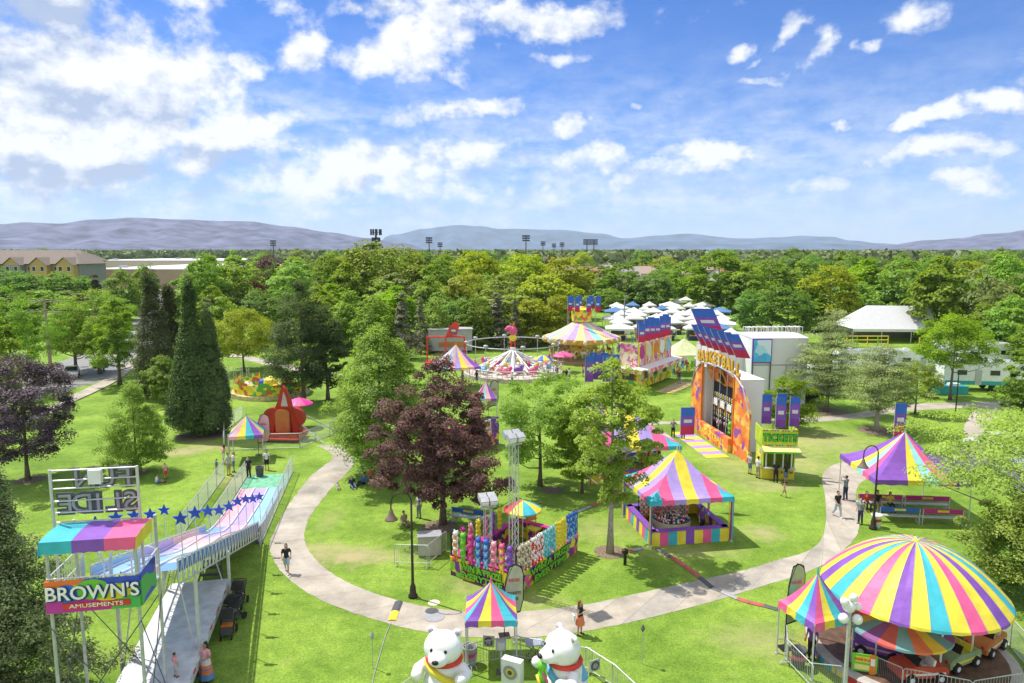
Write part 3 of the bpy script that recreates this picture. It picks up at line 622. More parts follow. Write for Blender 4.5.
# hand-placed distant trees: px centre, py of the top, distance, half width in px, kind, label
BGT=[(292,268,150,26,'mid','dense green tree behind the tall dark locust, left one'),(318,285,125,24,'bright','bright green tree just behind the thinner dark locust'),(350,292,120,26,'mid2','soft green tree before the willow dome'),(372,300,112,22,'mid','green tree at the left of the grey spruces'),(262,290,135,22,'dark','dark green tree above the flat topped yellow tree'),(222,296,125,20,'bright','bright tree between the dark evergreen and yellow tree'),
 (455,298,128,22,'dark','dark green tree right behind the white trailer'),(478,300,124,18,'mid','green tree left of the tall grey cedar'),(532,300,126,24,'lime','low golden tree behind the round swing ride'),(560,296,130,20,'lime','low golden tree left of the carousel crown'),(610,290,200,18,'mid','green tree at the left edge of the market'),(640,280,215,18,'mid2','soft green tree over the middle of the market'),(435,300,122,18,'mid2','soft green tree right of the grey spruces'),(395,285,135,24,'bright','bright maple behind the grey spruces'),
 (860,285,160,22,'mid','green tree just left of the marquee peak'),(1015,300,112,26,'mid','green tree at the right edge behind the campers'),(985,305,118,22,'mid2','soft green tree behind the right campers'),(1040,320,100,24,'mid','green tree cut by the right edge beside the campers'),(812,290,150,22,'bright','bright tree between the two pines on the skyline'),(755,290,150,20,'dark','dark tree right behind the barrier rack'),(382,247,175,46,'willow','broad pale green willow dome under the antenna tower'),(345,262,160,22,'bright','bright green tree left of the willow dome'),(330,283,135,24,'bright','bright green spreading tree left of the grey spruce'),
 (402,292,112,19,'spruce','grey blue spruce left of the carnival midway'),(420,296,118,12,'spruce','narrow grey spruce touching its larger neighbour'),(235,255,190,27,'bright','tall pale green tree above the flat topped yellow tree'),(270,257,215,16,'purple','dark purple brown tree behind the tall locust'),
 (250,282,170,17,'purple','low purple brown tree beside the pale green tree'),(300,262,200,24,'mid','green tree behind the tall dark locust'),(440,262,165,24,'mid','green tree between the willow and the golden maples'),
 (475,252,170,28,'lime','golden green maple, leftmost of the golden row'),(470,275,140,26,'lime','low golden green tree left of the tall grey cedar'),(525,255,165,34,'lime','golden green maple behind the tall grey cedar'),(563,258,160,30,'lime','golden green maple above the carousel'),(545,275,138,36,'lime','wide golden green tree behind the carousel'),
 (497,292,125,20,'spruce','tall grey green cedar behind the round swing ride'),(515,300,122,13,'spruce','narrow grey cedar right of the tall one'),(450,290,140,25,'mid','green tree behind the white trailer'),(430,275,150,20,'bright','bright green tree right of the grey spruces'),
 (600,262,230,20,'dark','dark tree above the right side of the carousel'),(622,266,215,24,'mid','green tree behind the left white stalls'),(655,272,205,20,'dark','dark round tree behind the white stalls'),(690,262,230,18,'mid','green tree behind the middle white stalls'),(720,254,200,32,'mid','large green tree behind the market stalls'),(748,262,190,22,'bright','bright green tree beside the large market tree'),
 (790,284,130,26,'dark','dense dark round tree behind the barrier stack'),(832,266,150,28,'lime','bright yellow green tree behind the pines'),(770,262,210,22,'mid','green tree beyond the dense dark round one'),(868,258,180,26,'bright','green tree behind the left end of the white tent'),(905,262,170,26,'mid','green tree behind the white tent roof'),
 (942,255,135,30,'bright','tall bushy green tree above the camper'),(985,270,130,22,'olive','reddish olive pine at the right above the camper'),(1005,285,120,22,'olive','olive tree at the right edge above the camper'),(968,262,200,20,'lime','yellow green tree near the far right skyline'),(1015,262,190,20,'mid','green tree on the far right skyline'),
 (1000,250,240,16,'olive','greyish tree standing above the far right skyline'),(915,262,230,14,'lime','yellow tree on the right skyline'),
 (35,272,190,30,'dark','dark green tree before the yellow apartments'),(70,272,185,26,'dark','dark round tree at the right of the apartments'),(5,268,180,25,'dark','dark green tree at the left edge below the apartments'),(94,274,180,16,'spruce','dark conifer before the right apartment gable'),(120,272,175,17,'mid','green tree below the flat warehouse'),(143,268,190,14,'mid','green tree before the warehouse wall'),(190,276,170,22,'mid','green tree behind the dark evergreens'),(212,285,150,18,'bright','bright green tree right of the pointed evergreen'),
 (45,290,150,26,'bright','fresh green tree left of the power pole top'),(205,258,260,15,'bright','light green tree at the end of the warehouse')]
for px,top,Y,rp,k_,lab in BGT:
    q=PX(px,top,Y); far_tree(k_,q.x,q.y,max(q.z,5),rp*Y/F*1.05,lab,name={'spruce':'spruce_tree','willow':'willow_tree'}.get(k_,'tree'))
NAMEK={'mid':'mid green bushy','mid2':'soft green rounded','bright':'bright green','lime':'golden green','dark':'dark green dense','olive':'olive thin','spruce':'grey conifer','purple':'purple leaved','locust':'pale green'}
placed=[(PX(p,t,Y).x,Y,r*Y/F) for p,t,Y,r,k,l in BGT]
HS=[]
for i in range(18):
    Y=[330,360,395,430,470,520][i%6]*1.0; px=[601,640,668,690,712,655,622,580,675,700,610,645,730,690,600,760,660,633][i]; HS.append((PX(px,260,Y).x,Y))
ZN=[(-9,-.42,'the woods by the left road'),(-.42,-.12,'the woods left of the antenna tower'),(-.12,.10,'the woods behind the swing ride'),(.10,.33,'the woods behind the market stalls'),(.33,9,'the woods behind the white marquee')]
cnt=0; tries=0
while cnt<235 and tries<16000:
    tries+=1
    Y=112+ (450-112)*random.random()**1.25; xx=random.uniform(-.86,.86)*Y
    q=xx/Y
    if Y<215 and .08<q<.47: continue
    if Y<132 and q<.62: continue
    if q<-.46 and Y<235: 
        if not (Y<175 and q<-.50): continue
    if -.64<q<-.40 and 235<=Y<480 : continue
    if -.57<q<-.44 and Y<240: continue
    
    if Y<150 and .42<q<.64: continue
    if Y<132 and -.33<q<.10: continue
    if Y<215 and -.33<q<-.22 and Y>165: pass
    r=random.uniform(4.2,7.5)*(1.15 if Y>300 else 1)
    if any(0<hy-Y<95 and abs(hx*Y/hy-xx)<9 for hx,hy in HS) or any(abs(hx-xx)<9 and abs(hy-Y)<9 for hx,hy in HS): continue
    if any((x-xx)**2+(y-Y)**2<((r+rr)*.60)**2 for x,y,rr in placed): continue
    placed.append((xx,Y,r)); cnt+=1
    k_=random.choices(['mid','mid2','bright','lime','dark','olive','spruce','purple','locust'],[24,24,14,9,13,9,5,2,5])[0]
    ht=random.uniform(10.5,16.5)+(1.5 if Y>350 else 0)
    if q<-.45 and Y<240: ht=random.uniform(6.5,9.5)
    if k_=='spruce': r*=.6
    zn=[z for a,b,z in ZN if a<=q<b][0]
    dd='near edge of ' if Y<260 else ('middle of ' if Y<430 else 'far edge of ')
    far_tree(k_,xx,Y,ht,r,f'{NAMEK[k_]} tree in the {dd}{zn}',name='conifer' if k_=='spruce' else 'tree',group=f'{NAMEK[k_]} trees, {dd}{zn}')
# --- far wood out to the foot of the hills
Cs=[];Ns=[];Sz=[]
g=np.random.default_rng(3)
nt_f=9000
Yf=440*np.exp(g.random(nt_f)*math.log(6500/440)); qf=g.uniform(-.95,.95,nt_f)
rf=g.uniform(3.5,8,nt_f)*(1+Yf/6000); hf=g.uniform(6,19,nt_f)+Yf/900
ok=~((qf<-.36)&(qf>-.62)&(Yf<720))
Yf,qf,rf,hf=Yf[ok],qf[ok],rf[ok],hf[ok]
kq=26; idx=np.repeat(np.arange(len(Yf)),kq); d=g.normal(size=(len(idx),3)); d/=np.linalg.norm(d,axis=1)[:,None]; d[:,2]=np.abs(d[:,2])-.25
P=np.stack([qf[idx]*Yf[idx]+d[:,0]*rf[idx],Yf[idx]+d[:,1]*rf[idx],hf[idx]*.55+d[:,2]*hf[idx]*.42],1)
me=quads_mesh('far_woods',P,d+g.normal(size=d.shape)*.3,1.0,.8,leafmat('far_leaves',(.09,.13,.06),(.26,.32,.13),.2,.012))
# enlarge quads by distance-independent crown size
co=np.empty(len(P)*12); me.vertices.foreach_get('co',co); co=co.reshape(-1,4,3); ce=co.mean(1,keepdims=True); co=ce+(co-ce)*(rf[idx]*.75)[:,None,None]; me.vertices.foreach_set('co',co.reshape(-1))
fw=bpy.data.objects.new('far_woods',me); COL.objects.link(fw); fw['kind']='stuff'
# ---------------------------------------------------------------- carnival
def V_(n,c,**k): return mat('vinyl_'+n,c,.5,var=.13,vscale=1.6,trans=.16,bump=.9,**k)
PUR=V_('purple',(.26,.10,.50)); LIL=V_('lilac',(.48,.34,.78)); YEL=V_('yellow',(.88,.74,.07)); PNK=V_('pink',(.86,.13,.33)); TEA=V_('teal',(.06,.50,.62)); RED=V_('red',(.72,.06,.05))
ORG=V_('orange',(.85,.26,.04)); WHT=mat('white_paint',(.78,.78,.78),.45,var=.08); BLU=V_('blue',(.05,.16,.62)); GRN=V_('green',(.20,.60,.06)); SKY_=V_('sky_blue',(.30,.62,.86))
LPK=V_('light_pink',(.88,.45,.52)); LYE=V_('cream_yellow',(.90,.80,.30)); LTE=V_('light_teal',(.35,.72,.78)); MAG=V_('magenta',(.60,.04,.30)); NAVY=V_('navy',(.03,.04,.25))
GALV=mat('galvanised_steel',(.52,.53,.55),.5,.35,var=.15,vscale=5); ALU=mat('aluminium',(.62,.62,.64),.45,.35,var=.12); BLK=mat('black_metal',(.025,.022,.02),.45,.3,var=.3)
DGR=mat('dark_grey',(.09,.09,.10),.6); GRY=mat('mid_grey',(.32,.32,.34),.6); RUB=mat('black_rubber',(.02,.02,.022),.8,var=.3); WOOD=mat('weathered_wood',(.27,.20,.14),.85,var=.3,vscale=8)
WHF=mat('white_fabric',(.78,.77,.75),.7,var=.06,trans=.15,vscale=.8); GOLD=mat('gold_paint',(.60,.38,.08),.4,.3,var=.2); CREAM=mat('cream_paint',(.70,.62,.46),.6,var=.15); SILV=mat('silver_grey_panel',(.45,.46,.48),.5,.3)
ART1=busy('printed_sign_art',[(.85,.70,.05),(.62,.04,.22),(.20,.06,.40),(.30,.62,.05),(.85,.70,.05),(.12,.04,.22),(.75,.12,.30)],2.4)
ARTO=busy('printed_orange_art',[(.82,.24,.05),(.85,.40,.08),(.70,.12,.05),(.85,.24,.06),(.30,.08,.38),(.85,.55,.12),(.75,.20,.08)],1.5,warp=1.6)
ARTR=busy('printed_rainbow_art',[(.85,.20,.04),(.06,.10,.55),(.10,.45,.12),(.55,.05,.40),(.85,.65,.05),(.03,.04,.25),(.80,.15,.05)],.9,stretch=(.6,.6,1.6),warp=1.8)
ARTP=busy('printed_pink_art',[(.80,.30,.40),(.85,.75,.55),(.70,.10,.25),(.55,.12,.35),(.80,.62,.30),(.75,.40,.55)],2.2,warp=1.2)
ARTY=busy('printed_yellow_art',[(.85,.72,.05),(.85,.60,.05),(.70,.15,.05),(.85,.72,.05),(.15,.45,.10),(.85,.78,.2)],1.9)
ARTB=busy('printed_blue_art',[(.10,.55,.85),(.05,.35,.75),(.45,.75,.90),(.10,.45,.80),(.70,.85,.9)],.9,warp=1.5)
SLD=busy('slide_wave_paint',[(.30,.50,.74),(.78,.42,.58),(.46,.38,.72),(.80,.52,.52),(.20,.38,.66),(.62,.72,.70)],.42,stretch=(2.2,.55,1),warp=1.6,rough=.3)
SEQ1=[TEA,PNK,PUR,YEL]; 
def edges_tent(k,w,d,eave,apex,stripes,val=.3,power=1.5,rows=7,z0=0):
    cs=[(-w/2,-d/2),(w/2,-d/2),(w/2,d/2),(-w/2,d/2)]
    for s in range(4):
        a,b=cs[s],cs[(s+1)%4]; n=len(stripes)
        for i in range(n):
            p=[(a[0]+(b[0]-a[0])*j/n,a[1]+(b[1]-a[1])*j/n) for j in (i,i+1)]
            vs=[];
            for r in range(rows+1):
                f=r/rows
                for (x,y) in p:
                    # cloth sags a little between the hips
                    vs.append((x*(1-f),y*(1-f),eave+(apex-eave)*f**power))
            fs=[(2*r,2*r+1,2*r+3,2*r+2) for r in range(rows)]
            k.add(vs,fs,stripes[i])
            nx,ny=[(0,-1),(1,0),(0,1),(-1,0)][s]
            vv=[(p[0][0],p[0][1],eave),(p[1][0],p[1][1],eave),(p[1][0]+nx*.03,p[1][1]+ny*.03,eave-val),((p[0][0]+p[1][0])/2+nx*.04,(p[0][1]+p[1][1])/2+ny*.04,eave-val*.82),(p[0][0]+nx*.03,p[0][1]+ny*.03,eave-val)]
            k.add(vv,[(0,1,2,3,4)],stripes[i])
def parallel_tent(k,w,d,eave,apex,stripes,val=.3,power=1.4,rows=10):
    for s in range(4):
        W_,D_=(w,d) if s%2==0 else (d,w); n=len(stripes); ang=s*PI/2; c_,s_=round(math.cos(ang)),round(math.sin(ang))
        def T(x,y,z): return (x*c_-y*s_,x*s_+y*c_,z)
        for i in range(n):
            x0=-W_/2+W_*i/n; x1=-W_/2+W_*(i+1)/n
            for r in range(rows):
                f0,f1=r/rows,(r+1)/rows; h0,h1=W_/2*(1-f0),W_/2*(1-f1)
                A=[max(x0,-h0),min(x1,h0)]; B=[max(x0,-h1),min(x1,h1)]
                if A[0]>=A[1]: continue
                if B[0]>=B[1]: m_=h1 if x0>0 else -h1; B=[m_,m_]
                z0,z1=eave+(apex-eave)*f0**power,eave+(apex-eave)*f1**power; y0,y1=-D_/2*(1-f0),-D_/2*(1-f1)
                vs=[T(A[0],y0,z0),T(A[1],y0,z0),T(B[1],y1,z1)]+([T(B[0],y1,z1)] if B[1]-B[0]>1e-6 else [])
                k.add(vs,[tuple(range(len(vs)))],stripes[i])
            k.add([T(x0,-D_/2,eave),T(x1,-D_/2,eave),T(x1,-D_/2-.03,eave-val),T((x0+x1)/2,-D_/2-.04,eave-val*.82),T(x0,-D_/2-.03,eave-val)],[(0,1,2,3,4)],stripes[i])
def square_tent(name,label,cat,p,rz,w,d,eave,apex,stripes,group=None,power=1.5,finial=True,val=.3,leg=.035,drop=0):
    t=thing(name,label,cat,p,rz,group)
    k=MB(); (parallel_tent if cat=='game tent' and len(stripes)==7 else edges_tent)(k,w,d,eave,apex,stripes,val,power); k.tube([(0,0,apex-.1),(0,0,apex+.25)],[.05,.02],stripes[len(stripes)//2],6); k.build('canopy',t)
    for x,y in ((-1,-1),(1,-1),(1,1),(-1,1)):
        k=MB(); k.bar((x*w/2*.98,y*d/2*.98,0),(x*w/2*.98,y*d/2*.98,eave),leg,ALU,6); k.box((x*w/2*.98,y*d/2*.98,.02),(.16,.16,.03),GALV); k.build('leg',t)
    k=MB()
    for a,b in (((-1,-1),(1,-1)),((1,-1),(1,1)),((1,1),(-1,1)),((-1,1),(-1,-1))): k.bar((a[0]*w/2*.97,a[1]*d/2*.97,eave-.04),(b[0]*w/2*.97,b[1]*d/2*.97,eave-.04),.02,ALU,5)
    k.build('roof_frame',t)
    return t
def gore_canopy(k,n,r,rim,apex,cols,power=.6,val=.25,rows=8,sub=2,sag=.05,inner=0.0):
    for i in range(n):
        c=cols[i%len(cols)]
        for j in range(sub):
            t0=2*PI*(i+j/sub)/n; t1=2*PI*(i+(j+1)/sub)/n
            vs=[]
            for q in range(rows+1):
                f=q/rows; rr=r*(1-f)+inner*f
                z=rim+(apex-rim)*(1-(1-f)**(1/power))if power<1 else rim+(apex-rim)*f**power
                for t in (t0,t1):
                    e=math.sin(((t*n/(2*PI))%1.0)*PI)*sag*math.sin(f*PI)*-1
                    vs.append((rr*math.cos(t),rr*math.sin(t),z+e))
            k.add(vs,[(2*q,2*q+1,2*q+3,2*q+2) for q in range(rows)],c)
            zb=rim-val*(.72+.28*abs(math.sin((t0*n/(2*PI))*PI))); zb2=rim-val*(.72+.28*abs(math.sin((t1*n/(2*PI))*PI)))
            k.add([(r*math.cos(t0),r*math.sin(t0),rim),(r*math.cos(t1),r*math.sin(t1),rim),(r*1.01*math.cos(t1),r*1.01*math.sin(t1),zb2),(r*1.01*math.cos(t0),r*1.01*math.sin(t0),zb)],[(0,1,2,3)],c)
# -------- barriers
def make_barrier():
    t=thing('crowd_barrier','','barrier',(0,0,0))
    k=MB(); w=2.2
    k.tube([(-w/2,0,.12),(-w/2,0,1.02),(-w/2+.08,0,1.1),(w/2-.08,0,1.1),(w/2,0,1.02),(w/2,0,.12)],.021,GALV,6); k.bar((-w/2,0,.2),(w/2,0,.2),.018,GALV)
    for i in range(1,17): k.bar((-w/2+w*i/17,0,.2),(-w/2+w*i/17,0,1.09),.009,GALV,4)
    k.build('rail_frame',t)
    for s in (-1,1):
        k=MB(); k.tube([(s*w/2*.9,-.3,.0),(s*w/2*.9,-.2,.13),(s*w/2*.9,.2,.13),(s*w/2*.9,.3,0)],.018,GALV); k.build('foot',t)
    return t
def make_mesh_panel():
    t=thing('mesh_fence_panel','','fence',(0,0,0)); k=MB(); w=2.6; h=1.35
    k.tube([(-w/2,0,.05),(-w/2,0,h),(w/2,0,h),(w/2,0,.05),(-w/2,0,.05)],.024,GALV,6); k.build('frame',t)
    k=MB(); n=18
    for i in range(-8,n+1):
        for s in (0,1):
            x0=-w/2+i*w/n; x1=x0+(h-.05)
            a=max(x0,-w/2); b=min(x1,w/2)
            if a<b:
                z0=.05+(a-x0); z1=.05+(b-x0)
                if s: z0,z1=h+.05-z0,h+.05-z1
                k.bar((a,0,z0),(b,0,z1),.0045,GALV,3)
    k.build('wire_mesh',t); return t
BAR=make_barrier(); MSH=make_mesh_panel(); used=set()
def fence_run(proto,pts,label,group,w=2.2,scl=1.0):
    """panels end to end along a surveyed line"""
    P=[Vector((p[0],p[1],0)) for p in pts]; i=0
    for a,b in zip(P,P[1:]):
        Ln=(b-a).length; n=max(1,round(Ln/w)); s=Ln/n/w
        for j in range(n):
            c=a.lerp(b,(j+.5)/n); rz=math.atan2(b.y-a.y,b.x-a.x)
            if proto.name in used: o=dup(proto,(c.x,c.y,0),rz)
            else: o=proto; used.add(proto.name); o.location=(c.x,c.y,0); o.rotation_euler=(0,0,rz)
            o.scale=(s*.985,1,scl); o['label']=label; o['group']=group; i+=1
def GT(px,py,h): p=G(px,py,h); return (p.x,p.y)
fence_run(BAR,[GT(402,684,1.1),GT(416,673,1.1),GT(440,655,1.1),GT(472,643,1.1),GT(516,636,1.1),GT(546,641,1.1),GT(588,648,1.1),GT(615,665,1.1),GT(640,688,1.1)],'steel crowd barrier curving round the two white inflatable bears','barriers round the inflatable bears',1.8)
fence_run(BAR,[GT(786,618,1.1),GT(788,640,1.1),GT(811,663,1.1),GT(840,666,1.1)],'steel crowd barrier at the entrance of the kiddie car ride','barriers at the car ride entrance',1.8)
fence_run(BAR,[GT(872,655,1.1),GT(903,668,1.1),GT(973,681,1.1),GT(1024,673,1.1),GT(1050,655,1.1)],'steel crowd barrier along the front of the kiddie car ride','barriers in front of the car ride',2.2)
fence_run(MSH,[GT(1062,672,1.35),GT(1013,619,1.35),GT(1000,600,1.35)],'wire mesh fence panel on the grass right of the round canopy','mesh panels right of the car ride',2.6)
fence_run(BAR,[G(396,566).xy,G(428,567).xy,G(446,552).xy],'steel barrier in front of the grey generator by the purple maple','barriers round the generator',2.0,1.15)
# mesh fence of the red ride
fence_run(MSH,[G(224,452).xy,G(225,432).xy,G(243,417).xy],'wire mesh fence panel left of the red ride','mesh fence left of the red ride',2.6)
fence_run(MSH,[G(228,450).xy,G(262,449).xy,G(300,448).xy,G(330,436).xy,G(345,425).xy],'wire mesh fence panel in front of the red ride','mesh fence in front of the red ride',2.6)
# -------- fun slide : local x right, y away, origin at the foot of its long right side
SO=Vector((-15.2,40.1,0)); SR=math.atan2(.171,.985)
def SW(x,y,z=0): c,s=math.cos(SR),math.sin(SR); return Vector((SO.x+x*c-y*s,SO.y+x*s+y*c,z))
fs=thing('fun_slide','tall fun slide with mirrored letter frame, railed tower and blue stars','slide',SO,SR)
def sz(y): # surface height
    if y<=-15.3: return 5.55
    if y>8: return .16
    t=(y+15.3)/23.3; base=5.55-4.6*(y+15.3)/15.3 if y<0 else .16+.79*(1-y/8)**2.2
    return base+.12*math.sin(t*PI*5)*(1-t)**.3*min(1,t*6)
ys=[-15.3+i*.45 for i in range(int(25.3/.45)+1)]
for li,cols in enumerate(((V_('lane_blue',(.34,.62,.80)),),(V_('lane_violet',(.52,.40,.78)),),(V_('lane_pink',(.86,.47,.55)),))):
    x1=-.12-li*.95; x0=x1-.90; k=MB()
    vs=[]; 
    for y in ys: vs+=[(x0,y,sz(y)),(x1,y,sz(y))]
    k.add(vs,[(2*i,2*i+1,2*i+3,2*i+2) for i in range(len(ys)-1) if ys[i]>1.5],cols[0])
    k.add(vs,[(2*i,2*i+1,2*i+3,2*i+2) for i in range(len(ys)-1) if ys[i]<=1.5],SLD)
    vs=[]
    for y in ys: vs+=[(x0,y,sz(y)),(x0,y,sz(y)+.09),(x0-.05,y,sz(y)+.09),(x0-.05,y,sz(y))]
    k.add(vs,[(4*i+a,4*i+4+a,4*i+5+a,4*i+1+a) for i in range(len(ys)-1) for a in range(3)],WHT)
    k.build('slide_lane',fs,label=['blue ended lane','violet ended lane','pink ended lane'][li])
def ln_(y): return 5.55-4.6*(y+15.3)/15.3 if y<0 else max(.16,.95-.13*y)
for sx_ in (0,-3.0):
    k=MB(); yy=[-15.3+i*.62 for i in range(26)]
    for a,b in zip(yy,yy[1:]):
        za=ln_(a)-.55; zb=ln_(b)-.55
        ta,tb=ln_(a)+.42,ln_(b)+.42
        if za<.1: za=.1
        if zb<.1: zb=.1
        k.bar((sx_,a,za),(sx_,b,zb),.045,ALU,4); k.bar((sx_,a,ta),(sx_,b,tb),.045,ALU,4); k.bar((sx_,a,za),(sx_,a,ta),.03,ALU,4); k.bar((sx_,a,za),(sx_,b,tb),.024,ALU,4)
    k.build('side_truss',fs)
    k=MB(); s=.03 if sx_<-1 else -.03; vs=[]
    for y in yy: vs+=[(sx_+s,y,ln_(y)-.12),(sx_+s,y,ln_(y)+.34)]
    k.add(vs,[(2*i,2*i+1,2*i+3,2*i+2) for i in range(len(yy)-1)],SLD if sx_<-1 else V_('side_blue',(.10,.22,.50))); k.build('side_skirt',fs)
k=MB(); vs=[(-3,10,.05),(0,10,.05),(.1,13.4,.05),(-3.1,13.4,.05)]; k.box((-1.5,11.7,.04),(3.2,3.5,.05),mat('green_mat',(.16,.42,.26),.9,var=.25,vscale=3)); k.build('landing_mat',fs)
for j,y in enumerate([-14.6+i*1.93 for i in range(9)]):
    for sx_ in ((0,-3.0) if j<5 else (0,)):
        k=MB(); z=sz(y)+.45; k.bar((sx_,y,z-.1),(sx_,y,z+1.3),.022,ALU,5); q=k.build('star_post',fs)
        k=MB(); out=[((.30 if i%2==0 else .125)*math.sin(i*PI/5),(.30 if i%2==0 else .125)*math.cos(i*PI/5)) for i in range(10)]
        k.prism([(x+sx_,zz+z+1.5) for x,zz in out],y-.04,y+.04,mat('star_blue',(.03,.08,.50),.35)); k.build('star',q)
for x,y,z in ((-3.0,-7.6,2.9),(0,-7.6,2.9),(-3,0.2,.6),(0,.2,.6),(0,-13.2,4.5),(-3,-13.2,4.5)):
    k=MB(); k.bar((x,y,0),(x,y,z),.075,ALU,6); k.bar((x,y,0.1),(x+(.7 if x<-1 else -.7),y,z),.03,ALU,5); k.box((x,y,.02),(.4,.4,.04),DGR); k.build('support_post',fs)
# tower
X0,X1,Y0,Y1=-3.38,-.55,-17.7,-15.5
k=MB(); k.box(((X0+X1)/2,(Y0+Y1)/2,5.48),(X1-X0,Y1-Y0,.1),ALU); k.build('platform_deck',fs)
for x in (X0+.05,X1-.05):
    for y in (Y0+.05,Y1-.05):
        k=MB(); k.bar((x,y,0),(x,y,7.7 if y<-17 else 7.85),.06,GALV,6); k.box((x,y,.02),(.35,.35,.04),DGR); k.build('tower_post',fs)
k=MB()
for a,b in (((X0,Y0),(X1,Y0)),((X1,Y0),(X1,Y1)),((X0,Y0),(X0,Y1)),((X0,Y1),(X1,Y1))):
    k.bar((a[0],a[1],.8),(b[0],b[1],4.9),.018,DGR,4); k.bar((b[0],b[1],.8),(a[0],a[1],4.9),.018,DGR,4)
k.build('cross_brace',fs)
k=MB(); k.box(((X0+X1)/2,Y0-.06,6.0),(X1-X0+.1,.05,1.12),ARTR)
k.text("BROWN'S",((X0+X1)/2+.05,Y0-.15,6.1),.66,NAVY,bold=.05,ext=.012,sx=1.0); k.text("BROWN'S",((X0+X1)/2+.02,Y0-.175,6.12),.66,mat('sign_white',(.85,.85,.85),.5),bold=.012,ext=.012,sx=1.0)
k.box(((X0+X1)/2,Y0-.10,6.14),(2.0,.03,.42),GRN); k.ball(((X0+X1)/2,Y0-.10,6.2),(.55,.03,.36),GRN,16,8); k.ball(((X0+X1)/2-.8,Y0-.10,6.1),(.42,.03,.32),BLU,16,8); k.ball(((X0+X1)/2+.75,Y0-.10,6.08),(.5,.03,.28),YEL,16,8)
k.box(((X0+X1)/2+.1,Y0-.10,5.66),(2.1,.04,.2),RED); k.text("AMUSEMENTS",((X0+X1)/2+.1,Y0-.135,5.66),.2,mat('sign_white',(.85,.85,.85)),ext=.008,sx=1.35)
k.build('name_panel',fs)
k=MB(); k.box((X1+.06,Y0+.75,6.0),(.05,1.5,1.12),ARTR); k.build('side_panel',fs)
k=MB()
for a,b in (((X0,Y0),(X1,Y0)),((X1,Y0),(X1,Y1)),((X0,Y0),(X0,Y1))):
    A=Vector((a[0],a[1],0));B=Vector((b[0],b[1],0))
    for z in (6.0,6.62): k.bar(A+Vector((0,0,z)),B+Vector((0,0,z)),.022,WHT)
    for i in range(13): p=A.lerp(B,i/12); k.bar(p+Vector((0,0,5.5)),p+Vector((0,0,6.62)),.012,WHT,4)
k.build('guard_rail',fs)
for i in range(3):
    k=MB(); cx=-.95-i*.95; k.tube([(cx-.38,Y1,5.5)]+[(cx-.38*math.cos(a*PI/8),Y1,6.1+.55*math.sin(a*PI/8)) for a in range(9)]+[(cx+.38,Y1,5.5)],.03,WHT,5)
    k.ball((cx-.36,Y1+.1,6.0),(.035,.16,.5),V_('pale_arch',(.62,.72,.85)),8,6); k.build('start_gate',fs)
# awning in three colours
k=MB(); n=3; w=(X1-X0+.16)/n; xs0=X0-.1
for i,c in enumerate((TEA,PUR,PNK)):
    a,b=xs0+i*w,xs0+(i+1)*w
    k.add([(a,Y0-.12,7.95),(b,Y0-.12,7.95),(b,Y0+.7,8.02),(b,Y0+1.5,7.98),(a,Y0+1.5,7.98),(a,Y0+.7,8.02)],[(0,1,2,5),(5,2,3,4)],c)
    m_=8
    for j in range(m_):
        p,q=a+(b-a)*j/m_,a+(b-a)*(j+1)/m_
        zl=7.50+.05*abs(math.sin(j*1.1)); zr=7.50+.05*abs(math.sin((j+1)*1.1))
        k.add([(p,Y0-.12,7.95),(q,Y0-.12,7.95),(q,Y0-.15,zr),(p,Y0-.15,zl)],[(0,3,2,1)],c)
k.add([(xs0+3*w,Y0-.12,7.95),(xs0+3*w,Y0+1.5,7.98),(xs0+3*w,Y0+1.5,7.55),(xs0+3*w,Y0-.25,7.5)],[(0,1,2,3)],YEL)
k.add([(xs0,Y0-.12,7.95),(xs0,Y0+1.5,7.98),(xs0,Y0+1.5,7.55),(xs0,Y0-.25,7.5)],[(3,2,1,0)],TEA)
k.build('awning',fs)
k=MB(); yf=-16.1; FX0,FX1=X0-.35,X1-.35
for x in (FX0,FX1): k.bar((x,yf,5.5),(x,yf,9.9),.055,ALU,6)
for z in (7.98,8.33,8.75,9.2,9.5,9.86): k.bar((FX0,yf,z),(FX1,yf,z),.028,ALU,5)
k.build('letter_frame',fs)
lw=mat('letter_face',(.10,.10,.12),.5)
def letters(s,x0,x1,z,size,nm):
    # sign reads from the foot of the slide, so it is seen mirrored from behind
    n=len(s)
    for i,ch in enumerate(s):
        x=x1-(x1-x0)*(i+.5)/n
        k=MB(); k.text(ch,(x,yf+.16,z),size,WHT,rz=PI,bold=.035,ext=.04,sx=1.05); k.text(ch,(x,yf+.09,z),size,lw,rz=PI,bold=.075,ext=.02,sx=1.05)
        k.text(ch,(x,yf+.05,z),size,GRY,rz=PI,bold=-.0,ext=.02,sx=1.05); k.build('sign_letter',fs)
letters('FUN',FX0+.75,FX1-.1,9.48,.95,''); letters('SLIDE',FX0+.15,FX1-.05,8.58,.98,'')
k=MB(); k.box((X0+1.15,yf-.12,9.62),(.42,.2,.5),WHT); k.build('junction_box',fs)
# run-out fences
fence_run(MSH,[SW(.15,-.5).xy,SW(.15,14).xy],'wire mesh fence panel on the right edge of the fun slide run-out','right run-out fence of the fun slide',2.6)
fence_run(MSH,[SW(-3.2,2).xy,SW(-3.2,14).xy],'wire mesh fence panel on the left edge of the fun slide run-out','left run-out fence of the fun slide',2.6)
fence_run(MSH,[SW(-4.9,1).xy,SW(-4.9,13.5).xy],'wire mesh fence panel along the grass queue lane beside the fun slide','queue lane fence of the fun slide',2.6)
fence_run(BAR,[SW(-3.6,-6).xy,SW(-4.6,-1).xy],'steel barrier beside the upper fun slide at its left','barriers left of the fun slide',2.2)
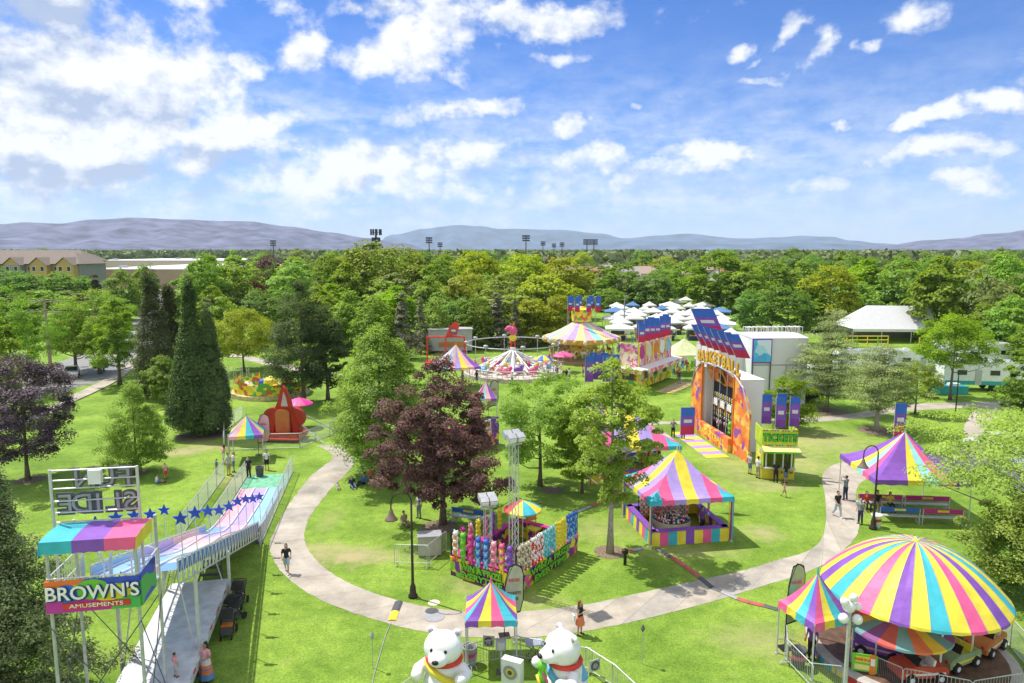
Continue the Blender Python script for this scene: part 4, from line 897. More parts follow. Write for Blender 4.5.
# trailer beneath
t=thing('flatbed_trailer','long white flatbed trailer lying under the fun slide','trailer',SW(-1.25,-12.8),SR+.045)
k=MB(); k.box((0,0,1.1),(2.7,11.6,.18),mat('worn_white_deck',(.60,.60,.62),.6,var=.2,vscale=2)); k.build('deck',t)
k=MB()
for x in (-1.25,1.25): k.box((x,0,.85),(.14,11.4,.34),mat('worn_white_deck',(.6,.6,.62)))
for i in range(12): k.box((0,-5.4+i*.98,.9),(2.5,.08,.2),DGR)
k.build('chassis',t)
for x in (-1.36,1.36):
    k=MB()
    for i in range(14): k.box((x*1.003,-5.3+i*.82,1.1),(.03,.32,.09),RED if i%2==0 else WHT)
    k.build('reflector_tape',t)
    for y in (-3.4,-2.4):
        k=MB(); k.M=Matrix.Translation((x*.82,y,.45))@Matrix.Rotation(PI/2,4,'Y'); k.lathe([(.2,-.14),(.44,-.12),(.45,0),(.44,.12),(.2,.14)],RUB,18); k.lathe([(.2,-.145),(.2,.145)],GALV,12); k.build('wheel',t)
# steps at far end
t=thing('metal_steps','small dark metal steps under the fun slide at the trailer end','steps',SW(-1.6,-5.2),SR); k=MB()
for i in range(4): k.box((0,i*.28,.28+i*.26),(1.0,.26,.04),DGR)
for x in (-.5,.5): k.box((x,.42,.55),(.05,1.2,.08),DGR,rx=.75); 
k.build('treads',t)
k=MB()
for x in (-.48,.48): k.bar((x,.9,0),(x,.9,1.1),.03,DGR); k.bar((x,-.1,0),(x,-.1,.3),.03,DGR)
k.build('frame',t)
# -------- inflatables
def fused(k,name,parent,voxel=.05,smooth=6,kind=None):
    o=k.build(name,parent); 
    md=o.modifiers.new('r','REMESH'); md.mode='VOXEL'; md.voxel_size=voxel
    if smooth: s=o.modifiers.new('s','SMOOTH'); s.iterations=smooth; s.factor=.5
    dg=bpy.context.evaluated_depsgraph_get(); me=bpy.data.meshes.new_from_object(o.evaluated_get(dg)); o.modifiers.clear()
    me.polygons.foreach_set('use_smooth',[True]*len(me.polygons)); 
    if not me.materials: me.materials.append(k.mats[0])
    me.name=name; o.data=me; return o
INF=mat('inflated_white_vinyl',(.78,.78,.78),.42,var=.07,vscale=2.5,bump=.8,coat=.15)
def bear(loc,rz,sash,label):
    t=thing('inflatable_bear',label,'inflatable',loc,rz)
    k=MB(); k.ball((0,0,.62),(.72,.66,.66),INF,20,12); k.ball((0,-.05,1.2),(.58,.5,.55),INF,20,12); k.ball((0,-.18,2.0),(.62,.56,.56),INF,22,14)
    k.ball((0,-.66,1.88),(.33,.34,.25),INF,16,10); k.ball((0,-.5,1.72),(.26,.25,.14),INF,14,8)
    for s in (-1,1):
        k.ball((s*.42,-.02,2.48),(.17,.10,.17),INF,12,8); k.tube([(s*.5,-.1,1.35),(s*.78,-.3,1.15),(s*.72,-.62,1.2)],[.2,.21,.19],INF,12); k.ball((s*.70,-.68,1.22),.2,INF,12,8)
        k.ball((s*.45,-.55,.3),(.28,.48,.27),INF,14,8)
    fused(k,'body',t,.045,5)
    k=MB(); k.lathe([(.50,1.46),(.58,1.50),(.60,1.56),(.57,1.62),(.49,1.64)],V_('scarf_red',(.70,.06,.04)),24,(0,-.1,0),sy=.95,cap=False); k.build('scarf',t,True)
    k=MB(); k.tube([(-.52,-.22,1.45),(-.25,-.52,1.3),(.05,-.60,1.15),(.38,-.52,.95),(.60,-.32,.75)],.12,sash,8); k.tube([(-.52,-.22,1.45),(-.45,.2,1.35),(-.1,.5,1.2),(.4,.4,1.0),(.6,-.32,.75)],.12,sash,8); k.build('sash',t,True)
    k=MB(); k.ball((0,-1.0,1.95),(.11,.07,.08),BLK,12,8); k.build('nose',t,True)
    for s in (-1,1): k=MB(); k.ball((s*.22,-.66,2.14),(.055,.04,.075),BLK,10,8); k.build('eye',t,True)
    for s in (-1,1): k=MB(); k.ball((s*.42,-.09,2.48),(.10,.05,.10),V_('ear_grey',(.45,.42,.44)),10,6); k.build('inner_ear',t,True)
    return t
b1=bear((-2.62,25.6,0),R(-12),YEL,'white inflatable bear with red scarf and yellow sash, facing the camera'); b1.scale=(1.24,1.24,1.12)
b2=bear((2.15,25.4,0),R(-62),V_('sash_blue',(.15,.50,.70)),'white inflatable bear with red scarf and blue sash, turned to the left'); b2.scale=(1.24,1.24,1.13)
b3=thing('inflatable_toy','green and yellow inflatable figure held close to the right bear chest','inflatable',(1.15,25.0,0)); k=MB()
k.ball((0,0,.5),(.25,.25,.5),GRN,12,8); k.ball((0,0,1.2),(.2,.2,.35),V_('deep_green',(.02,.22,.14)),12,8); k.ball((0,-.02,1.7),(.2,.2,.22),DGR,12,8); fused(k,'body',b3,.04,3); k=MB(); k.tube([(-.2,-.1,1.4),(-.1,-.25,1.1),(.15,-.25,.95)],.06,YEL,8); k.build('sash',b3,True)
k=MB(); k.tube([(0,-.1,1.45),(.18,-.2,1.2),(.2,-.22,.9)],.05,PNK,8); k.build('scarf',b3,True)
# ticket tent + bits near the bears
RAIN=[PUR,YEL,PNK,TEA]
square_tent('ticket_tent','small purple, yellow, pink and teal pointed tent between the two white bears','tent',(-.9,28.35,0),R(2),2.15,2.15,2.25,3.45,RAIN,power=1.25,val=.28)
def feather(label,p,rz,ht,col,lines,w=.72):
    t=thing('feather_flag',label,'flag',p,rz); k=MB()
    pts=[(0,0,0),(0,0,ht*.55)]+[(w*.25*(1-math.cos(a*PI/8))*1.0,0,ht*.55+(ht*.45)*math.sin(a*PI/16)) for a in range(1,9)]+[(w*.75,0,ht*.985),(w*.97,0,ht*.92)]
    k.tube(pts,.022,BLK,5); k.build('pole',t); k=MB()
    k.prism([(.03,ht*.30),(w*.85,ht*.34),(w,ht*.5),(w,ht*.85),(w*.9,ht*.95),(w*.6,ht*.985),(w*.3,ht*.96),(.06,ht*.75)],-.012,.012,col); k.prism([(.0,ht*.28),(w*.88,ht*.32),(w*1.05,ht*.5),(w*1.05,ht*.86),(w*.93,ht*.97),(w*.6,ht*1.0),(w*.25,ht*.975),(.02,ht*.75)],-.006,.006,BLK)
    for j,(s,z,size,c) in enumerate(lines): k.text(s,(w*.52,-.03,ht*z),size,c,ext=.006,bold=.01); k.text(s,(w*.52,.03,ht*z),size,c,ext=.006,bold=.01,rz=PI)
    k.build('banner',t); k=MB(); k.box((0,0,.02),(.5,.5,.03),BLK); k.build('base',t); return t
LGRN=mat('flag_pale_green',(.80,.86,.62),.6,trans=.45)
feather('pale green feather flag behind the ticket tent of the bears','%s'and (G(504,655).x,30.0,0),R(10),3.4,LGRN,[('RIDES',.78,.2,RED),('TICKETS',.60,.17,BLK),('HERE',.52,.17,BLK)],.85)
feather('green feather flag with lettering left of the purple ticket tent',(G(779,640).x,29.0,0),R(12),3.9,mat('flag_green',(.62,.76,.40),.6,trans=.45),[('RIDES',.78,.2,PNK),('BUY',.62,.2,WHT),('HERE',.54,.2,WHT)],.8)
feather('pale feather flag beside the small tent of the fun slide entrance',(G(250,462).x,58.5,0),R(5),3.6,LPK,[('RIDES',.75,.2,RED)],1.0)
feather('pale green feather flag on the lawn before the swing ride',(G(487,430).x,72,0),R(10),4.0,LGRN,[('RIDES',.75,.25,RED)],1.0)
def bin_(label,p,col,band):
    t=thing('trash_can',label,'bin',p); k=MB(); k.lathe([(.24,0),(.26,.05),(.30,.72),(.33,.76),(.33,.84),(.29,.84),(.27,.5),(.22,.1)],col,18,cap=False); k.lathe([(.0,.06),(.24,.06)],col,18); k.build('barrel',t,True)
    k=MB(); k.lathe([(.288,.42),(.298,.60)],band,18,cap=False); k.build('band',t,True); return t
bin_('wire grey trash can with red band beside the ticket tent of the bears',G(470,664),GRY,MAG)
bin_('grey trash barrel with pink label left of the purple ticket tent',G(798,667),DGR,PNK)
bin_('white and red trash can at the foot of the curved lamp post',G(876,527),WHT,RED)
bin_('dark grey trash can under the small slide entrance tent',G(260,477),DGR,DGR)
t=thing('sandwich_board','white box sign with round grey emblem at the bears fence','sign',(.02,26.4,0),R(-25)); k=MB(); k.box((0,0,.55),(.85,.34,1.1),WHT); k.build('box',t)
k=MB(); k.M=Matrix.Translation((-.02,-.19,.62))@Matrix.Rotation(PI/2,4,'X'); k.lathe([(.30,0),(.30,.02)],GRY,24); k.lathe([(.17,.02),(.17,.03)],YEL,20); k.lathe([(.10,.03),(.10,.04)],DGR,16); k.build('emblem',t)
t=thing('control_stand','grey control box on a post behind the white box sign','control box',(-.45,27.2,0)); k=MB(); k.bar((0,0,0),(0,0,1.1),.05,GALV); k.box((0,0,.02),(.4,.4,.04),DGR); k.build('post',t); k=MB(); k.box((0,0,1.25),(.42,.25,.42),GRY); k.box((0,-.13,1.25),(.3,.02,.3),SILV); k.build('box',t)
t=thing('folding_table','small grey folding table inside the bears fence','table',(.95,28.2,0),R(10)); k=MB(); k.box((0,0,.75),(.75,.55,.05),V_('table_grey',(.40,.42,.55))); k.build('tabletop',t)
for s in (-1,1):
    for q in (-1,1): k=MB(); k.bar((s*.3,q*.22,0),(-s*.28,q*.22,.73),.016,BLK); k.build('leg',t)
for j,(px,py) in enumerate(((489,640),(594,664))):
    q=G(px,py,.7); t=thing('round_plaque',['round grey emblem plaque hung on the barrier behind the control box','round grey emblem plaque hung on the barrier right of the blue sash bear'][j],'sign',(q.x,q.y-.05,0),R(-8 if j==0 else 28)); k=MB(); k.box((0,-.05,.7),(.5,.03,.5),V_('plaque',(.55,.56,.55))); k.M=Matrix.Translation((0,-.07,.7))@Matrix.Rotation(PI/2,4,'X'); k.lathe([(.2,0),(.2,.015)],DGR,20); k.lathe([(.12,.015),(.12,.025)],GRY,20); k.build('plaque',t)
# -------- lamps
def path_lamp(label,p,rz,ht=5.3):
    t=thing('street_lamp',label,'lamp post',p,rz); bz=mat('bronze_paint',(.05,.035,.028),.5,.3,var=.2)
    k=MB(); k.lathe([(.24,0),(.24,.12),(.17,.2),(.15,.55),(.11,.65),(.075,.8),(.055,ht*.6),(.05,ht-.35)],bz,12); k.build('pole',t,True)
    k=MB(); k.tube([(0,0,ht-.4)]+[(-.5+.5*math.cos(a*PI/8),0,ht-.4+.5*math.sin(a*PI/8)) for a in range(9)]+[(-1.0,0,ht-.75)],.035,bz,7); k.build('arm',t,True)
    k=MB(); k.lathe([(.05,ht-.72),(.09,ht-.78),(.12,ht-.92),(.22,ht-1.12),(.31,ht-1.22),(.33,ht-1.27),(.30,ht-1.27)],mat('lamp_brown',(.20,.14,.10),.5,var=.1),16,(-1,0,0),cap=False); k.build('lamp_shade',t,True)
    k=MB(); k.ball((-1,0,ht-1.22),(.2,.2,.12),WHT,12,6); k.build('lens',t,True); return t
path_lamp('tall dark gooseneck lamp post on the lawn below the purple maple',G(413,597),R(12),5.45)
path_lamp('tall dark gooseneck lamp post between the path and the benches',G(873,529),R(10),5.35)
t=thing('lamp_pole','thin dark lamp pole by the walk near the camper','lamp post',G(955,419)); k=MB(); k.lathe([(.12,0),(.07,.4),(.05,4.6)],BLK,8); k.build('pole',t); k=MB(); k.tube([(0,0,4.6),(.1,0,5.0),(.45,0,5.1)],.04,BLK,5); k.ball((.55,0,4.95),(.25,.2,.12),BLK,8,5); k.build('lamp_head',t)
for j,(px,py,Y,lab) in enumerate(((372,634,27.5,'thin steel stake light on the lawn left of the yellow sash bear'),(643,627,27.8,'thin dark topped stake light on the lawn right of the bears fence'))):
    q=PX(px,py,Y); t=thing('stake_light',lab,'lamp',(q.x,Y,0)); k=MB(); k.bar((0,0,0),(0,0,q.z-.1),.018,GALV); k.build('stake',t); k=MB(); k.lathe([(.02,q.z-.22),(.1,q.z-.08),(.0,q.z+.14)],DGR if j else GRY,8); k.build('head',t)
t=thing('path_bollard','short dark bollard light beside the slim tree','bollard',G(625,565)); k=MB(); k.bar((0,0,0),(0,0,.75),.09,BLK,8); k.build('post',t); k=MB(); k.lathe([(.16,.7),(.17,.9),(.05,.98)],BLK,10); k.build('cap',t)
# -------- toys
TOY={}
def toy_mesh(key,cols,seed,sz=1.0):
    if key in TOY: return TOY[key]
    r=random.Random(seed); a,b=cols; k=MB()
    k.ball((0,0,.0),(.15*sz,.12*sz,.20*sz),a,8,6); k.ball((0,-.02,.27*sz),(.15*sz,.14*sz,.14*sz),b,8,6)
    for s in (-1,1): k.ball((s*.14*sz,-.05,.05),(.05*sz,.06*sz,.13*sz),b,6,4); k.ball((s*.08*sz,-.05,-.24*sz),(.06*sz,.07*sz,.11*sz),a,6,4); k.ball((s*.10*sz,0,.40*sz),(.05*sz,.04*sz,.06*sz),b,6,4)
    o=k.build('plush_toy',smooth=True); me=o.data; bpy.data.objects.remove(o); TOY[key]=me; return me
def toy(key,p,rz,label,group,scale=1.0,name='plush_toy',cat='plush toy'):
    o=bpy.data.objects.new(name,TOY[key]); COL.objects.link(o); o.location=p; o.rotation_euler=(0,0,rz); o.scale=(scale,)*3; tag(o,label,cat,group); return o
for kx,(a,b) in dict(orange=(ORG,WHT),green=(GRN,GRN),magenta=(PNK,MAG),blue=(SKY_,BLU),pink=(PNK,LPK),purple=(PUR,PUR),yellow=(YEL,YEL),brown=(WOOD,CREAM),teal=(TEA,LTE),white=(WHF,WHF),red=(RED,WHT),rainbow=(YEL,PNK),black=(BLK,WHT)).items(): toy_mesh(kx,(a,b),3)
# -------- prize booth
def prize_booth(o,rz,LX,LY,label,title,full=True):
    t=thing('prize_booth',label,'game booth',o,rz); c,s=math.cos(rz),math.sin(rz)
    def w(x,y,z): return (o[0]+x*c-y*s,o[1]+x*s+y*c,z)
    def wall(a,b,nm,txt):
        A=Vector(a);B=Vector(b);d=(B-A).normalized();n=Vector((d.y,-d.x,0)); k=MB()
        hgt=1.12; vs=[A,B,B+n*.12+Vector((0,0,hgt)),A+n*.12+Vector((0,0,hgt)),A-n*.05,B-n*.05,B+n*.07+Vector((0,0,hgt)),A+n*.07+Vector((0,0,hgt))]
        k.add([tuple(v) for v in vs],[(0,1,2,3),(5,4,7,6),(3,2,6,7),(1,5,6,2),(0,3,7,4)],ART1)
        ang=math.atan2(d.y,d.x); Ln=(B-A).length
        if txt:
            for i,tx in enumerate(txt):
                m_=A.lerp(B,.5)+n*(.15+.0)+Vector((0,0,.78-.44*i)); k.text(tx,m_+n*.03,.46,GRN,rz=ang,bold=.03,ext=.015,sx=min(1.5,Ln*.75/(len(tx)*.28+.1))); k.text(tx,m_+n*.0,.46,BLK,rz=ang,bold=.06,ext=.012,sx=min(1.5,Ln*.75/(len(tx)*.28+.1)))
        k.build('counter_wall',t)
        k=MB(); k.box(A.lerp(B,.5)-n*.12+Vector((0,0,hgt-.02)),(Ln,.4,.04),MAG,rz=ang); k.build('counter_top',t)
    wall((0,LY,0),(0,0,0),'l',title); wall((0,0,0),(LX,0,0),'r',title); wall((LX,0,0),(LX,LY,0),'b',None); wall((LX,LY,0),(0,LY,0),'k',None)
    for x,y in ((0,0),(LX,0),(LX,LY),(0,LY)):
        k=MB(); k.bar((x,y,0),(x,y,2.45),.04,BLK); k.build('corner_post',t)
    for i in range(1,6):
        k=MB(); k.bar((LX*i/6,0.03,0),(LX*i/6,.03,2.35),.022,BLK); k.build('toy_post',t)
    for i in range(1,4):
        k=MB(); k.bar((0.03,LY*i/4,0),(.03,LY*i/4,2.35),.022,BLK); k.build('toy_post',t)
    k=MB(); k.bar((0,0,2.42),(LX,0,2.42),.02,BLK); k.bar((0,0,2.42),(0,LY,2.42),.02,BLK); k.bar((LX,0,2.42),(LX,LY,2.42),.02,BLK); k.bar((0,LY,2.42),(LX,LY,2.42),.02,BLK); k.build('top_rail',t)
    tag_='the front prize booth' if full else 'the stand behind the purple maple'
    # right wall toys
    for i,kk in enumerate(['brown','red','teal','yellow','blue'] if full else ['yellow','pink','teal','orange','purple']):
        for cidx in range(4):
            for r in range(4):
                x=.18+LX*i/5.1+cidx*.305; toy(kk,w(x+random.uniform(-.04,.04),-.05+random.uniform(-.05,.03),1.30+r*.33+random.uniform(-.04,.04)),rz+random.uniform(-.5,.5),f'small {kk} plush toy on the right wall of {tag_}',f'{kk} toys right wall, {tag_}',.78)
    for i,kk in enumerate(['purple','rainbow','pink','blue','blue','magenta','green','orange'][:8]):
        for r in range(3):
            y=.3+i*(LY-.5)/7.4; toy(kk,w(-.08,y,1.36+r*.42),rz-PI/2,f'large {kk} plush toy hanging on the left wall of {tag_}',f'{kk} toys left wall, {tag_}',1.08)
    for i,kk in enumerate(['magenta','pink','yellow','magenta','purple','yellow']):
        for r in range(2): toy(kk,w(.8+i*.7,LY-.15,1.5+r*.55),rz,f'{kk} plush toy hung inside the back wall of {tag_}',f'{kk} toys back wall, {tag_}',1.0)
    return t,w
pb,w=prize_booth((.2,33.7,0),math.atan2(.83,.56),6.4,4.2,'colourful prize game booth with hanging plush toys in the middle of the lawn',['WIN A PRIZE','EVERYTIME'])
prize_booth((-4.6,57,0),math.atan2(.83,.56),6.0,4.2,'colourful prize stand mostly hidden behind the dark purple maple',None,False)
# game inside front booth
t=thing('game_table','cluttered low game table with bottles inside the front prize booth','game table',w(3.0,2.1,0)[:3],.9); k=MB(); k.box((0,0,.45),(2.6,1.2,.1),DGR); k.build('tabletop',t)
for x in (-1.2,1.2):
    for y in (-.5,.5): k=MB(); k.bar((x,y,0),(x,y,.4),.04,DGR); k.build('leg',t)
for i in range(26):
    x,y=w(2.0+random.random()*2.2,1.5+random.random()*1.2,0)[:2]
    o_=MB(); o_.lathe([(.05,0),(.06,.16),(.02,.22),(.02,.28)],[WHT,RED,BLK][i%3],8); b_=o_.build('bottle',smooth=True); b_.location=(x,y,.505); tag(b_,['white','red','black'][i%3]+' bottle standing on the game table in the front prize booth','bottle',['white','red','black'][i%3]+' game bottles')
t=thing('yellow_chair','yellow stand with orange sign board at the far corner of the front prize booth','sign stand',w(6.0,2.6,0),.9); k=MB(); k.box((0,0,1.0),(.9,.7,.1),YEL); k.build('seat',t); k=MB(); k.box((0,.3,1.75),(.9,.06,.7),ORG); k.bar((-.45,.3,1),(-.45,.3,2.15),.03,ORG); k.bar((.45,.3,1),(.45,.3,2.15),.03,ORG); k.build('board',t)
for x in (-.4,.4):
    for y in (-.3,.3): k=MB(); k.bar((x,y,0),(x,y,1),.03,YEL); k.build('leg',t)
# rainbow umbrella
def umbrella(label,p,r,ht,cols,n=8,cat='umbrella'):
    t=thing('umbrella',label,cat,p); k=MB(); gore_canopy(k,n,r,ht-.42*r,ht,cols,.62,.08,6,2,.02); k.build('canopy',t); k=MB(); k.bar((0,0,0),(0,0,ht+.12),.025,WHT); k.build('pole',t)
    k=MB()
    for i in range(n): k.bar((0,0,ht-.03),(r*.98*math.cos(2*PI*i/n),r*.98*math.sin(2*PI*i/n),ht-.42*r),.008,GALV,3)
    k.build('ribs',t); k=MB(); k.lathe([(.25,0),(.22,.1),(.05,.14)],DGR,12); k.build('base',t); return t
umbrella('rainbow umbrella behind the light mast in the front prize booth',w(4.6,2.6,0),1.1,3.1,[TEA,YEL,ORG,PNK,RED,YEL])
def mast(label,p,ht,rz=0,heads=2):
    t=thing('light_tower',label,'light tower',p,rz); k=MB(); s=.17
    for x,y in ((-s,-s),(s,-s),(s,s),(-s,s)): k.bar((x,y,0),(x,y,ht-.5),.025,GALV,5)
    n=int(ht/.45)
    for i in range(n):
        z=i*.45
        if z+.45>ht-.5: break
        for a,b in (((-s,-s),(s,-s)),((s,-s),(s,s)),((s,s),(-s,s)),((-s,s),(-s,-s))): k.bar((a[0],a[1],z),(b[0],b[1],z+.45),.013,GALV,4)
    k.build('mast',t); k=MB(); k.bar((0,0,ht-.6),(0,0,ht-.1),.06,GALV); k.box((0,0,ht-.45),(.9,.08,.08),GALV); k.build('bracket',t)
    for i in range(heads):
        for j in range(2):
            k=MB(); x=-.24+i*.48; y=-.2+j*.42; k.box((x,y,ht-.05+j*.08),(.42,.36,.3),SILV,rx=.5); k.box((x,y-.12,ht-.12+j*.08),(.36,.2,.2),WHT,rx=.5); k.build('flood_lamp',t)
    return t
mast('tall lattice light tower at the front corner of the prize booth',w(.25,.3,0),8.3,.5)
mast('shorter twin light tower inside the left of the prize booth',w(.9,2.4,0),4.4,.3)
# -------- benches and flat seats
def bench(label,p,rz,col,w_=3.6):
    t=thing('bench',label,'bench',p,rz); k=MB(); k.box((0,0,.45),(w_,.34,.05),ALU); k.build('seat',t)
    k=MB(); k.box((0,.24,.92),(w_,.04,.32),col); k.box((0,.215,.93),(.7,.02,.14),YEL); k.box((0,.205,.93),(.4,.02,.1),BLU); k.box((0,.265,.93),(.7,.02,.14),YEL); k.build('backrest',t)
    for s in (-1,1): k=MB(); k.bar((s*w_/2*.97,-.15,0),(s*w_/2*.97,-.15,.45),.03,ALU); k.bar((s*w_/2*.97,.24,0),(s*w_/2*.97,.24,1.05),.035,ALU); k.bar((s*w_/2*.97,-.15,.4),(s*w_/2*.97,.24,.4),.03,ALU); k.bar((s*w_/2*.97,-.15,.05),(s*w_/2*.97,.24,.05),.03,ALU); k.build('leg',t)
    return t
bench('blue backed metal bench in front row under the purple tent',(25.0,43.5,0),R(174),BLU,2.5)
bench('magenta backed metal bench in front row, right of the blue one',(27.6,43.2,0),R(174),MAG,2.5)
bench('magenta backed metal bench in the rear row, left half',(25.0,45.9,0),R(174),MAG,2.9)
bench('magenta backed metal bench in the rear row, right half',(28.0,45.6,0),R(174),MAG,2.9)
bench('blue backed aluminium bench beside the purple maple trunk',(-2.7,43.2,0),R(160),BLU,2.4)
square_tent('shade_tent','large purple, yellow and teal pointed tent over the benches right of the path','tent',(26.5,46.0,0),R(-4),6.0,5.8,2.9,5.35,[PUR,PUR,YEL,LTE,PNK,PUR],power=1.4,val=.35)
# -------- ring toss tent
rt=math.atan2(.85,5.02); cen=Vector((10.3,42.4,0))
square_tent('game_tent','large striped game tent with yellow centre stripe near the path','game tent',cen,rt,5.3,5.0,2.85,5.15,[TEA,PNK,LIL,YEL,LIL,PNK,TEA],power=1.35,val=.32,leg=.05)
def RL(x,y,z=0): c,s=math.cos(rt),math.sin(rt); return Vector((cen.x+x*c-y*s,cen.y+x*s+y*c,z))
def counter(label,cen,rz,w_,d_,cols,group=None,name='game_counter',h=.85):
    t=thing(name,label,'counter',cen,rz,group); cs=[(-w_/2,-d_/2),(w_/2,-d_/2),(w_/2,d_/2),(-w_/2,d_/2)]
    for s in range(4):
        a,b=Vector(cs[s]+(0,)),Vector(cs[(s+1)%4]+(0,)); d=(b-a).normalized(); n=Vector((d.y,-d.x,0)); Ln=(b-a).length; m_=9; k=MB()
        for i in range(m_):
            p,q=a+d*Ln*i/m_,a+d*Ln*(i+1)/m_
            k.add([tuple(p+n*.02),tuple(q+n*.02),tuple(q+Vector((0,0,h))),tuple(p+Vector((0,0,h))),tuple(p-n*.03),tuple(q-n*.03),tuple(q-n*.04+Vector((0,0,h))),tuple(p-n*.04+Vector((0,0,h)))],[(0,1,2,3),(5,4,7,6)],cols[i%len(cols)])
        k.build('striped_skirt',t); k=MB(); k.box(a.lerp(b,.5)-n*.17+Vector((0,0,h+.03)),(Ln+.02,.42,.05),PUR,rz=math.atan2(d.y,d.x)); k.build('counter_top',t)
    return t
counter('striped counter running round inside the yellow centred game tent',cen,rt,4.9,4.6,[YEL,PNK,TEA,YEL,PUR])
for x,y in ((-1,-1),(1,-1),(1,1),(-1,1)):
    k=MB(); q=RL(x*2.55,y*2.4)
    for j,c in enumerate((YEL,RED,PUR,TEA)): k.box((-.12+.08*j,.05*math.sin(j*2),1.45),(.075,.05,2.6),c,taper=.6)
    o=k.build('curtain'); o.location=(q.x,q.y,0); o.rotation_euler=(0,0,rt+(.8 if x*y>0 else -.8)); tag(o,['multicoloured curtain tied at the front left post of the yellow centred game tent','multicoloured curtain tied at the front right post of the yellow centred game tent','multicoloured curtain tied at the rear right post of the yellow centred game tent','multicoloured curtain tied at the rear left post of the yellow centred game tent'][[(-1,-1),(1,-1),(1,1),(-1,1)].index((x,y))],'curtain')
t=thing('prize_drum','round cream table heaped with small colourful balls in the game tent','table',RL(-.3,-.1)); k=MB(); k.lathe([(1.12,0),(1.2,.4),(1.18,.8)],CREAM,28,cap=False); k.lathe([(1.18,.8),(0,.82)],DGR,28,cap=False); k.build('drum',t,True)
g2=random.Random(5); k=MB()
for i in range(240):
    a=g2.random()*6.28; r=1.1*math.sqrt(g2.random()); k.ball((r*math.cos(a),r*math.sin(a),.86+.10*(1-r)),.065,[YEL,ORG,WHT,RED,BLU,BLK,TEA,WHT][i%8],6,4)
o=k.build('ball_heap',t,True); o['kind']='stuff'
k=MB(); 
for x in (-1.8,1.6): k.bar((x,.0,0),(x,.0,2.75),.03,BLK)
k.bar((-1.8,0,2.7),(1.6,0,2.7),.02,BLK); o=k.build('display_rack'); o.location=RL(0,1.7); o.rotation_euler=(0,0,rt); tag(o,'black rack for hanging prizes at the back of the game tent','rack')
for i in range(11):
    for r in range(4):
        kk=['orange','orange','red','pink','pink','red','pink','orange','orange','brown','orange'][i]; q=RL(-1.65+i*.31,1.55,.40+r*.34); toy(kk,q,rt,f'{kk} plush prize in the back rows of the game tent',f'{kk} prizes in the game tent rack',.75)
for r in range(4): q=RL(1.55,-1.4,1.5+.3*r); toy(['blue','pink','purple','teal'][r],q,rt,f"{['blue','pink','purple','teal'][r]} toy in the string hanging at the front right",'string of toys in the game tent',.5)
def banner_flag(label,p,rz,z0,z1,w_,cols,pole=True,lean=0,group=None):
    t=thing('banner_flag',label,'banner',p,rz,group); k=MB(); k.tube([(0,0,0),(0,0,z0),(-math.tan(R(lean))*(z1-z0),0,z1+.05)],.03,GALV,5); k.build('pole',t); k=MB(); n=len(cols)
    if lean: k.M=Matrix.Translation((0,0,z0))@Matrix(((1,0,-math.tan(R(lean)),0),(0,1,0,0),(0,0,1,0),(0,0,0,1)))@Matrix.Translation((0,0,-z0))
    for i,c in enumerate(cols):
        za=z1-(z1-z0)*i/n; zb=z1-(z1-z0)*(i+1)/n; zz=[za,(za+zb)/2,zb]
        k.box((w_/2+.03,0,(za+zb)/2),(w_,.03,za-zb),c)
    k.box((w_/2+.03,-.02,z0+(z1-z0)*.5),(w_*.6,.02,(z1-z0)*.12),WHF); k.build('banner',t); return t
banner_flag('blue, purple and crimson banner on a pole behind the game tent',PX(675,470,46.5)*Vector((1,1,0)) if False else Vector((PX(680,440,46.5).x,46.5,0)),R(5),5.0,6.9,.95,[BLU,PUR,V_('crimson',(.60,.03,.10))])
banner_flag('blue, purple and crimson banner near the spreading pine trunk',Vector((PX(894,425,60).x,60,0)),0,1.3,4.2,1.0,[BLU,PUR,V_('crimson',(.6,.03,.1))])
# second tent row behind
c2=Vector((9.0,53.8,0)); square_tent('game_tent','striped game tent half hidden behind the slim tree',"game tent",c2,R(6),7.2,5.4,2.8,5.3,[TEA,PNK,LIL,YEL,LIL,PNK,TEA],power=1.35,val=.32)
counter('striped counter of the half hidden game tent',c2,R(6),6.6,4.9,[YEL,PNK,TEA,ORG,PUR])
for i in range(8):
    for r in range(3): kk=['yellow','brown','orange','pink','teal','yellow','red','black'][i]; toy(kk,(c2.x-2.8+i*.8,c2.y+.9,1.3+r*.45),0,f'{kk} toy hanging in the half hidden game tent',f'{kk} toys in the half hidden tent',1.1)
square_tent('ticket_tent','small lilac and yellow pointed tent between the trees left of the slim tree','tent',(PX(597,391,62).x,62,0),R(10),2.6,2.6,2.6,5.0,[TEA,PNK,LIL,YEL],power=1.3)
square_tent('ticket_tent','small purple tipped tent right behind the purple maple','tent',(PX(486,397,72).x,72,0),R(0),2.3,2.3,2.3,4.0,[PNK,LTE,LPK,PUR],power=1.3)
square_tent('ticket_tent','small pink, yellow, teal and purple tent at the foot of the fun slide','tent',(PX(247,430,57.5).x,57.5,0),R(15),2.7,2.7,2.3,3.7,[LPK,YEL,TEA,PUR],power=1.1)
c3=Vector((12.9,28.0,0)); square_tent('ticket_tent','small purple, teal and yellow pointed tent beside the kiddie car ride','tent',c3,R(20),2.1,2.1,2.45,4.0,[PNK,YEL,TEA,PUR],power=1.3,val=.35)
